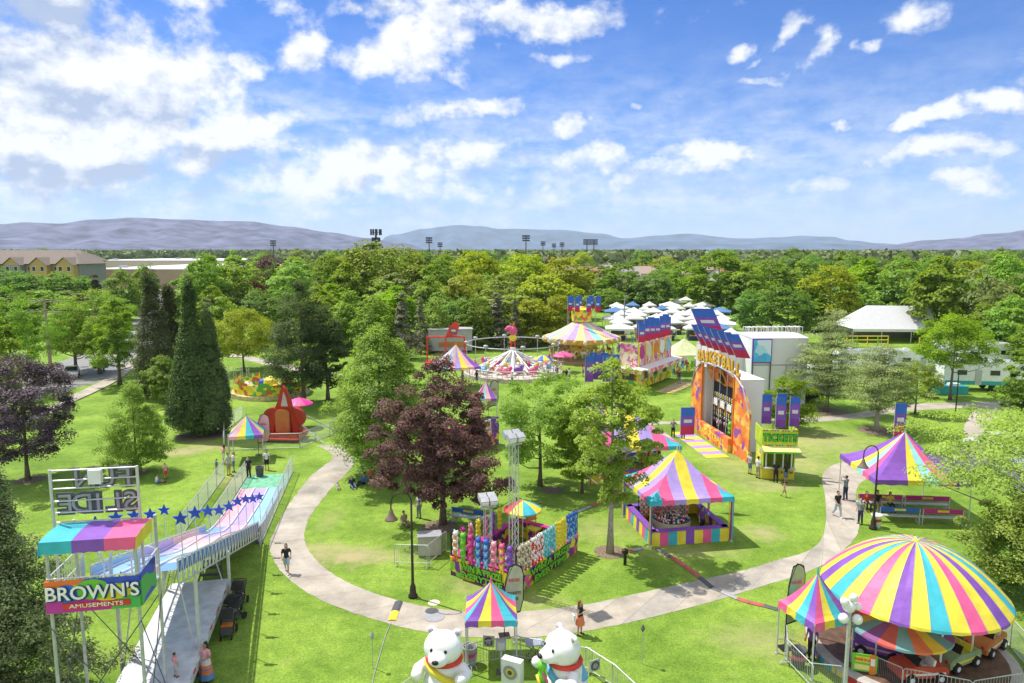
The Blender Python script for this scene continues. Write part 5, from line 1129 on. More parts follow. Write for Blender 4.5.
# -------- kiddie car ride
kc=Vector((17.3,28.6,0)); t=thing('car_ride','round kiddie car ride under a big yellow, teal, pink and purple striped canopy','ride',kc,R(-31))
k=MB(); gore_canopy(k,32,3.62,3.05,5.15,[YEL,TEA,YEL,PNK,YEL,PUR],.52,.12,10,2,.03,inner=.12); k.lathe([(.14,5.14),(.1,5.22),(0,5.24)],YEL,12,cap=False)
for i in range(32):
    a=2*PI*i/32; pw=1/.52; k.tube([((3.62*(1-f)+.12*f)*math.cos(a),(3.62*(1-f)+.12*f)*math.sin(a),3.05+2.1*(1-(1-f)**pw)+.008) for f in [q/9 for q in range(10)]],.013,mat('seam_grey',(.45,.43,.35),.6),4,False)
k.build('canopy',t)
k=MB(); k.lathe([(4.15,0),(4.15,.3),(4.0,.36),(3.7,.36)],mat('plate_grey',(.40,.38,.35),.6),48,cap=False); k.lathe([(3.7,.362),(1.2,.362),(0,.364)],mat('brown_deck',(.13,.075,.05),.5,var=.4),48,cap=False)
for i in range(36):
    a0=2*PI*i/36;a1=2*PI*(i+1)/36; k.add([(4.16*math.cos(a0),4.16*math.sin(a0),.02),(4.16*math.cos(a1),4.16*math.sin(a1),.02),(4.16*math.cos(a1),4.16*math.sin(a1),.29),(4.16*math.cos(a0),4.16*math.sin(a0),.29)],[(0,1,2,3)],[YEL,PUR,TEA,YEL,RED][i%5])
k.build('platform',t)
k=MB(); k.lathe([(.5,.36),(.45,1.2),(.18,1.4),(.15,5.0)],DGR,16); k.build('centre_column',t)
k=MB()
for i in range(8):
    a=2*PI*i/8; c,s=math.cos(a),math.sin(a); k.bar((.1*c,.1*s,4.6),(3.55*c,3.55*s,3.0),.035,WHT); k.bar((.1*c,.1*s,3.0),(3.55*c,3.55*s,3.0),.03,WHT)
k.build('spoke_frame',t)
for i in range(6):
    a=2*PI*i/6; k=MB(); k.bar((2.3*math.cos(a),2.3*math.sin(a),.3),(2.3*math.cos(a),2.3*math.sin(a),3.6),.04,WHT); k.build('canopy_post',t)
def kid_car(px,py,rz,col,col2,label):
    q=G(px,py,.75); t=thing('kiddie_car',label,'ride car',(q.x,q.y,.366),rz); t.scale=(1.12,1.12,1.12)
    k=MB(); k.prism([(-.85,.2),(-.9,.42),(-.82,.58),(-.35,.62),(-.3,.40),(.25,.40),(.3,.66),(.78,.56),(.92,.42),(.9,.2)],-.42,.42,col); 
    for s in (-1,1): k.prism([(-.35,.38),(-.35,.60),(.3,.66),(.3,.38)],s*.40-.03,s*.40+.03,col); k.box((s*.43,.0,0) if False else (0,s*.43,.36),(1.5,.02,.08),col2)
    k.build('body',t)
    k=MB(); k.prism([(.30,.62),(.16,.92),(.20,.93),(.35,.62)],-.38,.38,BLK); k.build('windscreen',t)
    for y in (-.2,.2): k=MB(); k.box((-.18,y,.46),(.32,.34,.12),col2); k.box((-.34,y,.66),(.08,.34,.34),col2,ry=-.2); k.build('seat',t)
    for x in (-.55,.55):
        for s in (-1,1): k=MB(); k.M=Matrix.Translation((x,s*.43,.2))@Matrix.Rotation(PI/2,4,'X'); k.lathe([(.1,-.09),(.2,-.08),(.21,0),(.2,.08),(.1,.09)],RUB,14); k.lathe([(.1,-.095),(.1,.095)],WHT,10); k.build('wheel',t)
    for s in (-1,1): k=MB(); k.ball((.9,s*.28,.46),(.04,.07,.07),RED,8,6); k.build('headlight',t)
    return t
BRN=V_('burnt_orange',(.62,.22,.07)); OLV=V_('sage',(.32,.44,.25))
kid_car(985,640,R(215),BRN,CREAM,'burnt orange kiddie car at the right rear of the round platform')
kid_car(955,655,R(205),OLV,YEL,'sage green kiddie car in the front right of the round platform')
kid_car(918,668,R(185),V_('car_red',(.62,.10,.05)),WHT,'red kiddie car in the front middle of the round platform')
kid_car(878,645,R(150),PUR,LPK,'purple and pink kiddie car at the left of the round platform')
kid_car(850,612,R(120),V_('car_lilac',(.30,.15,.5)),YEL,'violet kiddie car next to the purple ticket tent')
t=thing('shade_umbrella','low faded orange, teal and purple umbrella in front of the big striped canopy','umbrella',(16.1,27.3,0),.3); k=MB(); gore_canopy(k,18,1.95,2.0,2.6,[V_('f_orange',(.75,.18,.07)),V_('f_yellow',(.80,.50,.05)),V_('f_teal',(.18,.36,.40)),V_('f_purple',(.28,.10,.30)),V_('f_red',(.62,.12,.10)),V_('f_teal2',(.20,.38,.38))],1.0,.1,5,2,.02); k.build('canopy',t)
k=MB(); k.bar((0,0,0),(0,0,2.6),.04,GALV); k.build('pole',t); k=MB(); k.lathe([(.4,.0),(.35,.1),(.06,.15)],DGR,14); k.build('base',t)
q=PX(848,640,25.6); t=thing('floodlight_pole','pale pole topped by a cluster of white round floodlights before the car ride','light pole',(q.x,25.6,0)); k=MB(); k.tube([(0,0,0),(0,0,3.7)],[.09,.07],GALV,8); k.build('pole',t)
for j,(x,y,z,r) in enumerate(((-.28,-.1,3.35,.2),(.26,-.1,3.3,.2),(0,.1,3.75,.26),(.12,0,4.15,.17),(-.2,.05,3.95,.17),(.33,.05,3.75,.15))):
    k=MB(); k.ball((x,y,z),r,INF,12,8); k.bar((x,y,z),(0,0,z-.15),.03,GALV); k.build('flood_lamp',t,True)
t=thing('rules_sign','green and yellow rules board on the fence of the kiddie car ride','sign',GT(865,656,1.1)+(0,),R(-18)); k=MB(); k.box((0,0,.8),(.95,.04,.75),GRN); k.box((0,-.025,.95),(.7,.02,.25),YEL); k.text('RIDE RULES',(0,-.05,.95),.14,RED,ext=.006,bold=.01); k.box((0,-.025,.62),(.75,.02,.22),LYE); k.build('board',t)
for s in (-.4,.4): k=MB(); k.bar((s,.03,0),(s,.03,1.15),.02,GALV); k.build('post',t)
t=thing('height_sign','narrow orange height board beside the green rules board','sign',GT(873,660,1.0)+(0,),R(-18)); k=MB(); k.box((0,0,.62),(.22,.04,1.2),ORG); k.box((0,-.025,.9),(.16,.02,.3),WHT); k.build('board',t); k=MB(); k.box((0,0,.02),(.4,.4,.04),DGR); k.build('base',t)
# -------- ticket booth
tb=thing('ticket_booth','lime green and yellow ticket booth with a big lettered sign','booth',(20.6,53.2,0),R(-6)); ART2=busy('confetti_print',[(.45,.62,.05),(.85,.75,.05),(.45,.62,.05),(.85,.15,.30),(.05,.45,.55),(.45,.62,.05)],3.0)
LIM=V_('lime',(.55,.72,.05))
k=MB(); 
k.box((-1.15,0,1.25),(.08,2.2,2.5),LIM); k.box((1.15,0,1.25),(.08,2.2,2.5),LIM); k.box((0,1.1,1.25),(2.38,.08,2.5),LIM); k.box((0,-1.1,.45),(2.38,.08,.9),YEL); k.box((0,0,.05),(2.3,2.2,.1),DGR)
k.box((.62,-1.15,.5),(1.0,.03,.72),YEL); k.text('BUY HERE',(.62,-1.18,.55),.2,BLK,ext=.006,bold=.012); k.box((-1.2,0,1.2),(.03,1.7,1.9),ART2); k.box((-1.22,0,1.3),(.03,1.1,.8),YEL); k.build('walls',tb)
for x in (-.95,-.32,.32,.95): k=MB(); k.box((x,-1.08,1.65),(.1,.1,1.5),WHT); k.build('window_post',tb)
k=MB(); k.box((0,-1.25,.93),(2.4,.5,.05),ALU); k.build('counter_top',tb)
k=MB(); k.box((0,0,2.55),(2.5,2.4,.1),WHT); k.build('roof',tb)
k=MB(); k.box((0,-1.65,2.50),(2.7,1.0,.06),LYE,rx=.22); k.box((0,-2.14,2.38),(2.7,.03,.14),GRN); k.build('awning',tb)
k=MB(); k.box((0,-1.13,3.25),(2.6,.08,1.3),LIM); 
for i in range(13): k.box((-1.2+.2*i,-1.19,3.84),(.12,.03,.1),[RED,BLU,YEL,PUR][i%4]); k.box((-1.2+.2*i,-1.19,2.66),(.12,.03,.1),[YEL,RED,PUR,TEA][i%4])
k.text('TICKETS',(0,-1.19,3.25),.78,BLK,ext=.02,bold=.06,sx=.86); k.text('TICKETS',(0,-1.23,3.25),.78,V_('letter_green',(.08,.62,.10)),ext=.02,bold=.012,sx=.86)
k.box((-1.29,0,3.25),(.06,2.2,1.3),LIM); k.box((1.29,0,3.25),(.06,2.2,1.3),LIM); k.build('sign',tb)
for j,(x,y) in enumerate(((-1.0,.6),(-.35,-.6),(.25,.8),(.85,-.3))):
    t=banner_flag(['purple and blue banner, leftmost above the ticket booth','purple and blue banner, second from left above the ticket booth','purple and blue banner, third from left above the ticket booth','purple and blue banner, rightmost above the ticket booth'][j],tb.location+Vector((x,y,0)),R(-6),3.95,6.3,.72,[BLU,PUR,PUR,V_('violet',(.22,.06,.40))])
# -------- basketball game
bo=Vector((19.6,56.2,0)); br=math.atan2(.129,.99); bk=thing('basketball_game','tall orange basketball game trailer with yellow letters and white rear','game trailer',bo,br)
def BL_(x,y,z=0): c,s=math.cos(br),math.sin(br); return Vector((bo.x+x*c-y*s,bo.y+x*s+y*c,z))
WHP=mat('white_tarp',(.72,.72,.73),.55,var=.05,vscale=.6)
k=MB(); k.box((1.9,6.5,3.2),(1.4,7.0,6.4),WHP); k.box((1.3,3.02,3.2),(2.5,.08,6.4),WHP); k.box((1.3,9.95,3.2),(2.5,.08,6.4),WHP); k.add([(.05,2.9,6.42),(2.65,2.9,6.42),(2.65,10.1,6.42),(.05,10.1,6.9),(.05,6,7.0)],[(0,1,2,3,4)],WHP)
k.build('rear_tent',bk)
def wing(y0,y1,lo,nm):
    k=MB(); n=8; pts=[]
    for i in range(n+1):
        f=i/n; y=y0+(y1-y0)*f; pts.append((y, 4.1+2.6*math.sin(f*PI/2)**.8 if True else 0))
    out=[(y0,0),(y1,0),(y1,6.8)]+[(y,z) for y,z in reversed(pts)][1:]
    k.M=Matrix.Identity(4); k.prism(out,-.12,.0,ARTO,ax='x'); k.build(nm,bk)
wing(-.1,2.9,0,'side_wing'); wing(12.4,9.9,0,'side_wing')
k=MB(); k.box((-.1,2.95,3.4),(.2,.14,6.8),ORG); k.box((-.1,9.85,3.4),(.2,.14,6.8),ORG); k.build('frame_post',bk)
k=MB(); k.box((-.25,6.4,.62),(.5,6.8,1.24),ARTO); k.text('BASKETBALL',(-.52,6.4,.62),.8,YEL,rz=-PI/2,ext=.01,bold=.01,sx=1.25); k.build('counter',bk)
k=MB(); k.box((1.1,6.4,3.2),(.1,6.8,6.3),mat('dark_interior',(.03,.02,.05),.7)); k.box((.5,6.4,.3),(1.2,6.8,.04),DGR); k.build('back_wall',bk)
k=MB(); k.box((.55,6.4,6.0),(.08,6.8,1.5),ARTO,ry=-.35); k.M=Matrix.Translation((.35,6.4,5.95))@Matrix.Rotation(-PI/2-.35,4,'Y'); k.lathe([(.8,0),(.7,.08)],V_('ball_orange',(.75,.25,.05)),24); k.lathe([(.55,.10),(.5,.1)],BLK,20); k.build('header_ceiling',bk)
k=MB(); k.tube([(-.15,0,4.2),(-.2,1.2,6.1),(-.2,2.9,6.9),(-.2,6.4,7.1),(-.2,9.9,6.9),(-.2,11.5,6.0),(-.15,12.4,4.2)],.07,SILV,8); k.build('arch_trim',bk)
for i,ch in enumerate('BASKETBALL'):
    k=MB(); y=10.6-i*.93; z=7.35+ .3*math.sin(PI*(i+.5)/10); k.text(ch,(-.2,y,z),1.35,V_('letter_yellow',(.75,.50,.06)),rz=-PI/2,ext=.06,bold=.03,sx=.9); k.text(ch,(-.14,y,z),1.35,BRN,rz=-PI/2,ext=.03,bold=.07,sx=.9); k.build('sign_letter',bk)
for i in range(6):
    for j in range(14):
        q=BL_(.98,3.4+j*.45,1.45+i*.5); toy(['orange','white','brown','red','yellow','black'][(i*5+j*3)%6],q,br-PI/2,f"small {['orange','white','brown','red','yellow','black'][(i*5+j*3)%6]} prize on the shelves of the basketball game",f"{['orange','white','brown','red','yellow','black'][(i*5+j*3)%6]} basketball prizes",.55)
for j in range(2):
    q=BL_(.4,3.6+j*.9,0); toy('green',(q.x,q.y,1.7),br-PI/2,'bright green plush toy at the near end of the basketball game','green basketball prizes',1.6)
for i in range(4):
    t=thing('hoop',f'basketball hoop inside the orange game','hoop',BL_(.75,4.2+i*1.5,0),br-PI/2,'hoops of the basketball game'); k=MB(); k.bar((0,.1,0),(0,.1,3.3),.04,BLK); k.build('stand',t); k=MB(); k.box((0,.04,3.3),(.9,.04,.65),WHT); k.build('backboard',t); k=MB(); k.tube([(.2*math.cos(a*PI/6),-.22+.2*math.sin(a*PI/6),3.1) for a in range(13)],.015,ORG,5); k.build('rim',t)
CRM=V_('crimson',(.6,.03,.1))
NTH=['nearest','second nearest','third nearest','fourth nearest','fifth nearest','farthest']
for i in range(6): banner_flag(f'blue, purple and crimson banner above the basketball letters, {NTH[i]} in its row',BL_(-.1,2.9+i*1.5),br+R(-35),8.4,10.4,1.15,[BLU,PUR,CRM],lean=28)
banner_flag('tallest blue and crimson banner above the far end of the basketball game',BL_(.2,11.2),br+R(-20),9.4,11.9,2.1,[BLU,PUR,CRM],lean=24)
k=MB()
for i in range(9): k.box((-1.9,2.2+i*.95,.02),(2.0,.95,.02),[YEL,LIL][i%2])
o=k.build('striped_mat'); o.location=bo; o.rotation_euler=(0,0,br); tag(o,'purple and yellow striped mat in front of the basketball game','mat')
# -------- second game trailer
go=Vector((15.65,85.7,0)); gr=math.atan2(.83,.56); t=thing('game_trailer','long pink and yellow food trailer with awning beside the carousel','trailer',go,gr)
k=MB(); k.box((5.6,1.3,1.5),(11.2,2.6,2.6),ARTY); 
for i in range(7): k.box((.9+i*1.55,-.02,1.75),(1.1,.06,.9),DGR if i%2 else CREAM); k.box((.15+i*1.55,-.04,1.4),(.14,.08,2.4),YEL)
k.box((-.02,1.3,1.75),(.06,1.6,.8),DGR); k.build('body',t)
k=MB(); k.box((5.6,-.75,2.95),(12.2,1.5,.1),WHT,rx=.12); k.box((5.6,-1.5,2.72),(12.2,.06,.5),ARTP); k.box((-.75,.6,2.95),(1.5,3.6,.1),WHT); k.box((-1.5,.6,2.72),(.06,3.6,.5),ARTP); k.build('awning',t)
k=MB(); k.box((5.6,.1,4.5),(11.0,.12,2.9),ARTP)
for i,c in enumerate((MAG,CREAM,ORG,WHT,SKY_)): k.lathe([(.0,0),(.55,.0)],c,4) if False else k.ball((1.2+i*2.2,.02,4.8),(.8,.06,.9),c,12,8); k.box((.1+i*2.2,-.0,4.5),(.2,.16,3.1),YEL)
k.text('PIZZA',(2.6,-.1,3.7),.8,RED,ext=.02,bold=.03) if False else None
k.box((0,1.3,4.5),(.12,2.4,2.9),ARTP); k.build('picture_panel',t)
for x in (2,9):
    k=MB(); k.M=Matrix.Translation((x,2.4,.4))@Matrix.Rotation(PI/2,4,'X'); k.lathe([(.2,-.12),(.4,-.1),(.4,.1),(.2,.12)],RUB,14); k.build('wheel',t)
def GL(x,y,z=0): c,s=math.cos(gr),math.sin(gr); return Vector((go.x+x*c-y*s,go.y+x*s+y*c,z))
for i in range(12):
    x=.5+i*.85; banner_flag('blue and crimson banner standing above the long pink food trailer',GL(x if i<12 else 2,.9 if i%2 else .3),gr+R(-50),6.1+(i%2)*.2,8.4+(i%3)*.25,.85,[BLU,PUR,CRM],group='banners above the food trailer')
k=MB()
for i in range(10): k.box((1.4+i*.85,-3.0,.02),(.4,2.3,.02),YEL); k.box((1.8+i*.85,-3.0,.02),(.4,2.3,.02),PUR)
o=k.build('striped_mat'); o.location=go; o.rotation_euler=(0,0,gr); tag(o,'yellow and purple striped mat beside the pink food trailer','mat')
# banners left of it
for i,(px,py) in enumerate(((589,372),(597,374),(604,372),(610,368),(616,369),(593,365),(607,363))):
    Y=86+(i%3)*1.5; q=PX(px,py,Y); banner_flag('tall purple banner with blue top in the cluster before the carousel',Vector((q.x-.5,Y,0)),R(-5),1.2,4.4,1.0,[BLU,PUR,PUR,V_('violet',(.22,.06,.4))],group='purple banners before the carousel')
# -------- carousel
cc=Vector((11.1,111,0)); t=thing('carousel','carousel with pale pink, teal and yellow striped roof and gold rim','carousel',cc)
k=MB(); gore_canopy(k,24,5.9,3.9,7.0,[LPK,LTE,LYE,LPK,LIL,LYE],1.25,.1,8,1,.03); k.build('roof',t)
k=MB(); k.lathe([(5.95,3.9),(6.0,3.2),(5.9,3.15)],GOLD,48,cap=False)
for i in range(24):
    a=2*PI*i/24; k.ball((6.0*math.cos(a),6.0*math.sin(a),3.5),(.35,.35,.42),[CREAM,GOLD][i%2],8,6)
k.build('rim',t)
k=MB(); k.lathe([(6.0,0),(6.0,.5),(0,.52)],mat('deck_wood',(.30,.20,.12),.6),40,cap=False); k.build('platform',t)
k=MB(); k.lathe([(1.9,.5),(1.9,3.9)],ARTY,16); k.build('drum',t)
k=MB(); k.lathe([(1.6,6.3),(1.7,8.2),(1.5,8.3),(.2,8.6)],ARTY,16); k.build('crown',t)
for i in range(16):
    a=2*PI*i/16; r=5.1 if i%2 else 3.6; k=MB(); c,s=math.cos(a),math.sin(a); k.bar((r*c,r*s,.5),(r*c,r*s,3.9),.05,GOLD); q=k.build('pole',t)
    k=MB(); k.M=Matrix.Translation((r*c,r*s,1.6))@Matrix.Rotation(a+PI/2,4,'Z'); cl=[WHT,BRN,LPK,CREAM][i%4]; k.ball((0,0,0),(.6,.22,.26),cl,10,6); k.tube([(.45,0,.1),(.7,0,.55),(.95,0,.5)],[.16,.12,.09],cl,7)
    for x in (-.35,.4):
        for y in (-.12,.12): k.tube([(x,y,-.1),(x+.2,y,-.45),(x+.05,y,-.75)],[.09,.06,.05],cl,5)
    k.tube([(-.55,0,.1),(-.85,0,-.2)],[.06,.03],BLK,5); k.build('horse',q,True)
for i in range(8):
    a=2*PI*i/8+.2; banner_flag('small blue and crimson banner on top of the carousel',cc+Vector((2.6*math.cos(a)*.9,2.6*math.sin(a)*.9,0)),0,7.9,10.2,.75,[BLU,BLU,CRM],group='banners on the carousel roof')
# -------- swing ride
rc=Vector((PX(513,370,98).x,98,0)); t=thing('swing_ride','round white kiddie ride with pink horse centrepiece and ring of figures','ride',rc)
k=MB(); k.lathe([(7.0,0),(7.0,.5),(6.7,.55),(0,.56)],mat('worn_cream_deck',(.50,.44,.38),.7,var=.4,vscale=1.2),48,cap=False); k.build('platform',t)
k=MB()
for i in range(12):
    a=2*PI*i/12; k.add([(0.2*math.cos(a-.3),.2*math.sin(a-.3),3.6),(.2*math.cos(a+.3),.2*math.sin(a+.3),3.6),(4.4*math.cos(a+.10),4.4*math.sin(a+.10),.9),(4.4*math.cos(a-.10),4.4*math.sin(a-.10),.9)],[(0,1,2,3)],WHT); k.bar((0,0,3.6),(5.2*math.cos(a),5.2*math.sin(a),1.0),.09,WHT)
k.build('arms',t)
for i in range(18):
    a=2*PI*i/18; rr_=5.3 if i%2 else 3.9; k=MB(); k.M=Matrix.Translation((rr_*math.cos(a),rr_*math.sin(a),1.3))@Matrix.Rotation(a+PI/2,4,'Z'); c1=[LPK,PNK,PUR,PNK,YEL,SKY_][i%6]; k.ball((0,0,0),(.75,.35,.4),c1,10,7); k.ball((.6,0,.45),(.3,.25,.3),c1,8,6); k.box((-.1,0,.4),(.5,.4,.3),WHT); k.tube([(-.6,0,.1),(-.95,0,.4)],[.1,.04],c1,5); k.bar((0,0,-.3),(0,0,-.7),.06,GALV); k.build('animal_seat',t,True)
k=MB(); k.lathe([(.5,.5),(.4,3.4),(.35,3.8)],WHT,14); k.build('centre_column',t)
k=MB(); k.ball((0,0,5.2),(.55,.4,.5),YEL,10,8); k.ball((0,0,6.2),(.6,.4,.65),PNK,12,8); k.ball((-.5,0,6.6),(.55,.3,.35),PNK,12,8); k.ball((-.95,0,6.4),(.25,.2,.2),PNK,8,6); k.tube([(.1,0,6.8),(.15,0,7.5)],[.2,.02],ORG,6)
for s in (-.25,.25): k.tube([(s,0,4.9),(s,0,3.9)],[.18,.12],RED,7); k.tube([(s,0,3.9),(s,0,3.5)],[.12,.16],WHT,7)
k.build('pink_horse',t,True)
k=MB(); k.tube([(6.6*math.cos(2*PI*i/32),6.6*math.sin(2*PI*i/32),4.5) for i in range(33)],.07,GALV,5)
for i in range(8): a=2*PI*i/8+.2; k.bar((6.6*math.cos(a),6.6*math.sin(a),.4),(6.6*math.cos(a),6.6*math.sin(a),4.5),.05,GALV)
k.build('light_ring',t)
k=MB()
for i in range(60):
    a=2*PI*i/60; k.bar((6.85*math.cos(a),6.85*math.sin(a),.55),(6.85*math.cos(a),6.85*math.sin(a),1.5),.035,[WHT,LPK,GALV][i%3],4)
k.tube([(6.85*math.cos(2*PI*i/32),6.85*math.sin(2*PI*i/32),1.5) for i in range(33)],.04,WHT,4); k.build('railing',t)
for i in range(9):
    a=2*PI*i/9+.1; k=MB(); k.box((2.6*math.cos(a),2.6*math.sin(a),1.1),(.9,.5,.9),[BRN,YEL,LPK,PUR,RED][i%5],rz=a); k.ball((2.6*math.cos(a),2.6*math.sin(a),1.8),(.3,.3,.35),[YEL,WHT,PNK][i%3],8,6); k.build('ride_figure',t)
for i in range(8): a=2*PI*i/8+.2; k=MB(); k.ball((6.6*math.cos(a),6.6*math.sin(a),4.75),(.36,.2,.2),SILV,10,6); k.build('lamp',t,True)
square_tent('stall_tent','striped pastel tent left of the swing ride behind the purple maple','tent',(PX(456,350,88).x,88,0),R(20),5.0,5.0,3.0,5.6,[LTE,LPK,LIL,YEL,LPK,PUR],power=1.2)
umbrella('flat pink umbrella just before the carousel',Vector((PX(563,360,100).x,100,0)),1.5,3.0,[PNK,PNK])
umbrella('pink umbrella right of the red ride',Vector((PX(299,405,68).x,68,0)),1.35,3.0,[PNK,V_('hot_pink',(.8,.05,.35))])
umbrella('yellow and blue umbrella at the right of the swing ride',Vector((PX(543,363,95).x,95,0)),1.3,3.2,[YEL,BLU])
# white trailer and red sign behind
t=thing('box_trailer','grey roofed white trailer behind the striped pastel tent','trailer',(PX(450,352,120).x,120,0),R(8)); k=MB(); k.box((0,0,2.2),(7.5,3,3.6),mat('dull_panel',(.38,.38,.40))); k.box((.5,-1.52,1.5),(5,.06,.9),BRN); k.build('body',t); k=MB(); k.box((0,0,4.08),(7.8,3.3,.14),mat('grey_roof',(.42,.42,.43))); k.build('roof',t)
for x in (-3,3): k=MB(); k.M=Matrix.Translation((x,-1.3,.4))@Matrix.Rotation(PI/2,4,'X'); k.lathe([(.2,-.12),(.4,-.1),(.4,.1),(.2,.12)],RUB,14); k.build('wheel',t)
t=thing('red_ride','red framed ride with tall red and blue sign left of the pastel tent','ride',(PX(446,362,104).x,104,0)); k=MB(); k.box((0,0,.6),(6,3,.6),RED); k.build('platform',t); k=MB()
for x in (-2.8,0,2.8): k.bar((x,0,.6),(x,0,4.6),.12,RED)
k.bar((-2.8,0,4.6),(2.8,0,4.6),.14,RED); k.build('frame',t); k=MB(); k.prism([(.0,4.6),(1.7,4.9),(2.1,6.4),(1.3,6.9),(.5,6.0)],-.15,.15,RED); k.ball((1.2,-.2,5.5),(.6,.1,.35),BLU,10,6); k.ball((1.2,-.25,5.55),(.4,.1,.2),YEL,10,6); k.build('sign',t)
# -------- red swinging ride
RR=V_('ride_red',(.50,.045,.022)); q=G(281,442); t=thing('pendulum_ride','bright red folded pendulum ride with a pointed top on the lawn','ride',(q.x,q.y+1.2,0),R(-4),scale=(.92,.92,.92))
k=MB(); k.box((0,0,.45),(3.9,2.2,.5),RR); k.box((0,-1.12,.45),(3.6,.03,.3),BRN); k.build('base',t)
for s in (-1,1):
    k=MB(); k.prism([(s*1.85,.7),(s*1.0,.7),(s*.62,3.2),(s*.85,3.2)],-.35,.35,RR); k.build('side_leg',t)
    k=MB(); k.M=Matrix.Translation((s*1.15,.1,2.2))@Matrix.Rotation(PI/2,4,'X'); k.lathe([(1.0,-.3),(1.0,.3)],V_('ride_red2',(.45,.05,.03)),20); k.lathe([(.6,-.35),(.6,.35)],RR,16); k.build('side_wheel',t)
k=MB(); k.prism([(-.72,.7),(.72,.7),(.72,2.8),(.5,3.1),(-.5,3.1),(-.72,2.8)],-.55,-.45,BRN); k.box((0,-.2,1.8),(1.6,.5,2.4),V_('ride_red2',(.45,.05,.03))); k.build('centre_panel',t)
k=MB(); k.prism([(-.95,3.0),(.95,3.0),(.78,3.9),(.3,5.2),(.0,5.5),(-.25,5.0),(-.5,4.0)],-.2,.2,RR); k.prism([(-.2,3.4),(.5,3.4),(.35,4.3),(.1,4.9)],-.24,-.21,V_('pale_art',(.6,.55,.5))); k.build('top_arm',t)
k=MB(); k.box((0,-1.6,.75),(3.9,.05,.5),RR); k.box((0,-1.3,.32),(3.9,.9,.08),RR); k.build('gate_step',t)
for a,b in (((1.6,0,1.6),(4.6,-1.6,0)),((1.6,.4,2.6),(5.2,2.0,0)),((-1.6,0,1.6),(-4.0,2.2,0))): k=MB(); k.bar(a,b,.07,GALV); k.build('stabiliser',t)
# -------- yellow kiddie ride
q=G(262,399); t=thing('kiddie_train_ride','yellow fenced kiddie ride with blue and red cars left of the red ride','ride',(q.x,q.y+3.2,0)); k=MB(); k.lathe([(4.6,0),(4.6,.5),(4.3,.55),(0,.56)],mat('cream_edge',(.55,.45,.25),.6,var=.3),32,cap=False); k.build('platform',t)
k=MB(); n=20
for i in range(n):
    if i in (2,3,4,5,6): continue
    a0,a1=2*PI*i/n,2*PI*(i+1)/n; c_=[(4.3*math.cos(a),4.3*math.sin(a)) for a in (a0,a1)]; k.add([(c_[0][0],c_[0][1],.55),(c_[1][0],c_[1][1],.55),(c_[1][0],c_[1][1],1.75+.3*(i%2)),(c_[0][0],c_[0][1],1.75+.3*(i%2))],[(0,1,2,3)],ARTY)
k.build('picture_fence',t)
for i,c in enumerate((BLU,RED,BLU,WHT,SKY_,GRN)):
    a=i*1.05; k=MB(); k.M=Matrix.Translation((2.8*math.cos(a),2.8*math.sin(a),1.0))@Matrix.Rotation(a,4,'Z'); k.ball((0,0,0),(.6,1.0,.5),c,10,6); k.box((0,0,.4),(.5,.6,.3),YEL); k.build('ride_car',t,True)
k=MB(); k.lathe([(1,.5),(.8,1.8),(.1,2.2)],YEL,12); k.build('centre_hub',t)
for i in range(4):
    q=G(229+i*1.6,398-i*1,0); t=thing('lattice_post','grey lattice post at the left of the yellow kiddie ride','post',(q.x,q.y+i*1.6,0),0,'lattice posts of the yellow ride'); k=MB()
    for x in (-.15,.15): k.bar((x,0,0),(x,0,3.9-.4*i),.035,GALV,4)
    for j in range(8): k.bar((-.15,0,j*.42),(.15,0,j*.42+.3),.02,GALV,4)
    k.build('frame',t)
# -------- generator etc
q=G(428,560); t=thing('generator','grey utility box behind the barrier near the purple maple','generator',(q.x,q.y+.8,0),R(8),scale=(.78,.78,.85)); k=MB(); k.box((0,0,.75),(1.7,1.1,1.3),mat('box_grey',(.42,.40,.36),.6)); k.build('cabinet',t); k=MB(); k.box((0,0,1.42),(1.8,1.2,.08),GRY); k.build('lid',t); k=MB(); k.box((0,0,.05),(1.6,1.0,.1),DGR); k.build('skid',t)
# cable ramps over the paths
def cable(label,pts,secs,z=.035,wd=.16):
    t=thing('cable_cover',label,'cable',G(*pts[0])); o=t.location; k=MB(); P=[G(*p) for p in pts]
    for i,(a,b) in enumerate(zip(P,P[1:])):
        d=(b-a).normalized(); n=Vector((-d.y,d.x,0))*wd; vs=[a+n-o,a-n-o,b-n-o,b+n-o]; m_=n*.4
        k.add([(v.x,v.y,z) for v in vs]+[((a+m_-o).x,(a+m_-o).y,z+.05),((a-m_-o).x,(a-m_-o).y,z+.05),((b-m_-o).x,(b-m_-o).y,z+.05),((b+m_-o).x,(b+m_-o).y,z+.05)],[(4,5,6,7),(0,4,7,3),(5,1,2,6),(0,1,5,4),(3,7,6,2)],secs[i%len(secs)])
    k.build('ramp',t)
CRD=mat('ramp_red',(.45,.10,.09),.7)
cable('red and black cable ramp crossing the path below the game tent',[(657,549),(672,558),(690,570),(700,578),(712,588),(722,592),(738,599),(750,603),(764,606),(778,610)],[DGR,CRD,CRD,DGR,DGR,GRY,CRD,CRD,DGR])
cable('red and grey cable ramp on the grass behind the prize booth',[(574,513),(590,507),(606,500),(622,493)],[GRY,CRD,CRD])
cable('red and grey cable ramp on the grass left of the game tent',[(622,553),(632,551),(643,548)],[CRD,GRY])
cable('yellow ended black cable ramp crossing the path near the lamp post',[(399,602),(395,612),(392,621)],[DGR,YEL],wd=.2)
t=thing('power_cable','thin pale cable from the yellow ramp down the lawn','cable',G(391,623)); k=MB(); o=t.location; k.tube([G(px,py)-o+Vector((0,0,.02)) for px,py in ((391,623),(386,635),(382,648),(378,662),(374,676),(371,690))],.02,GRY,5); k.build('wire',t)
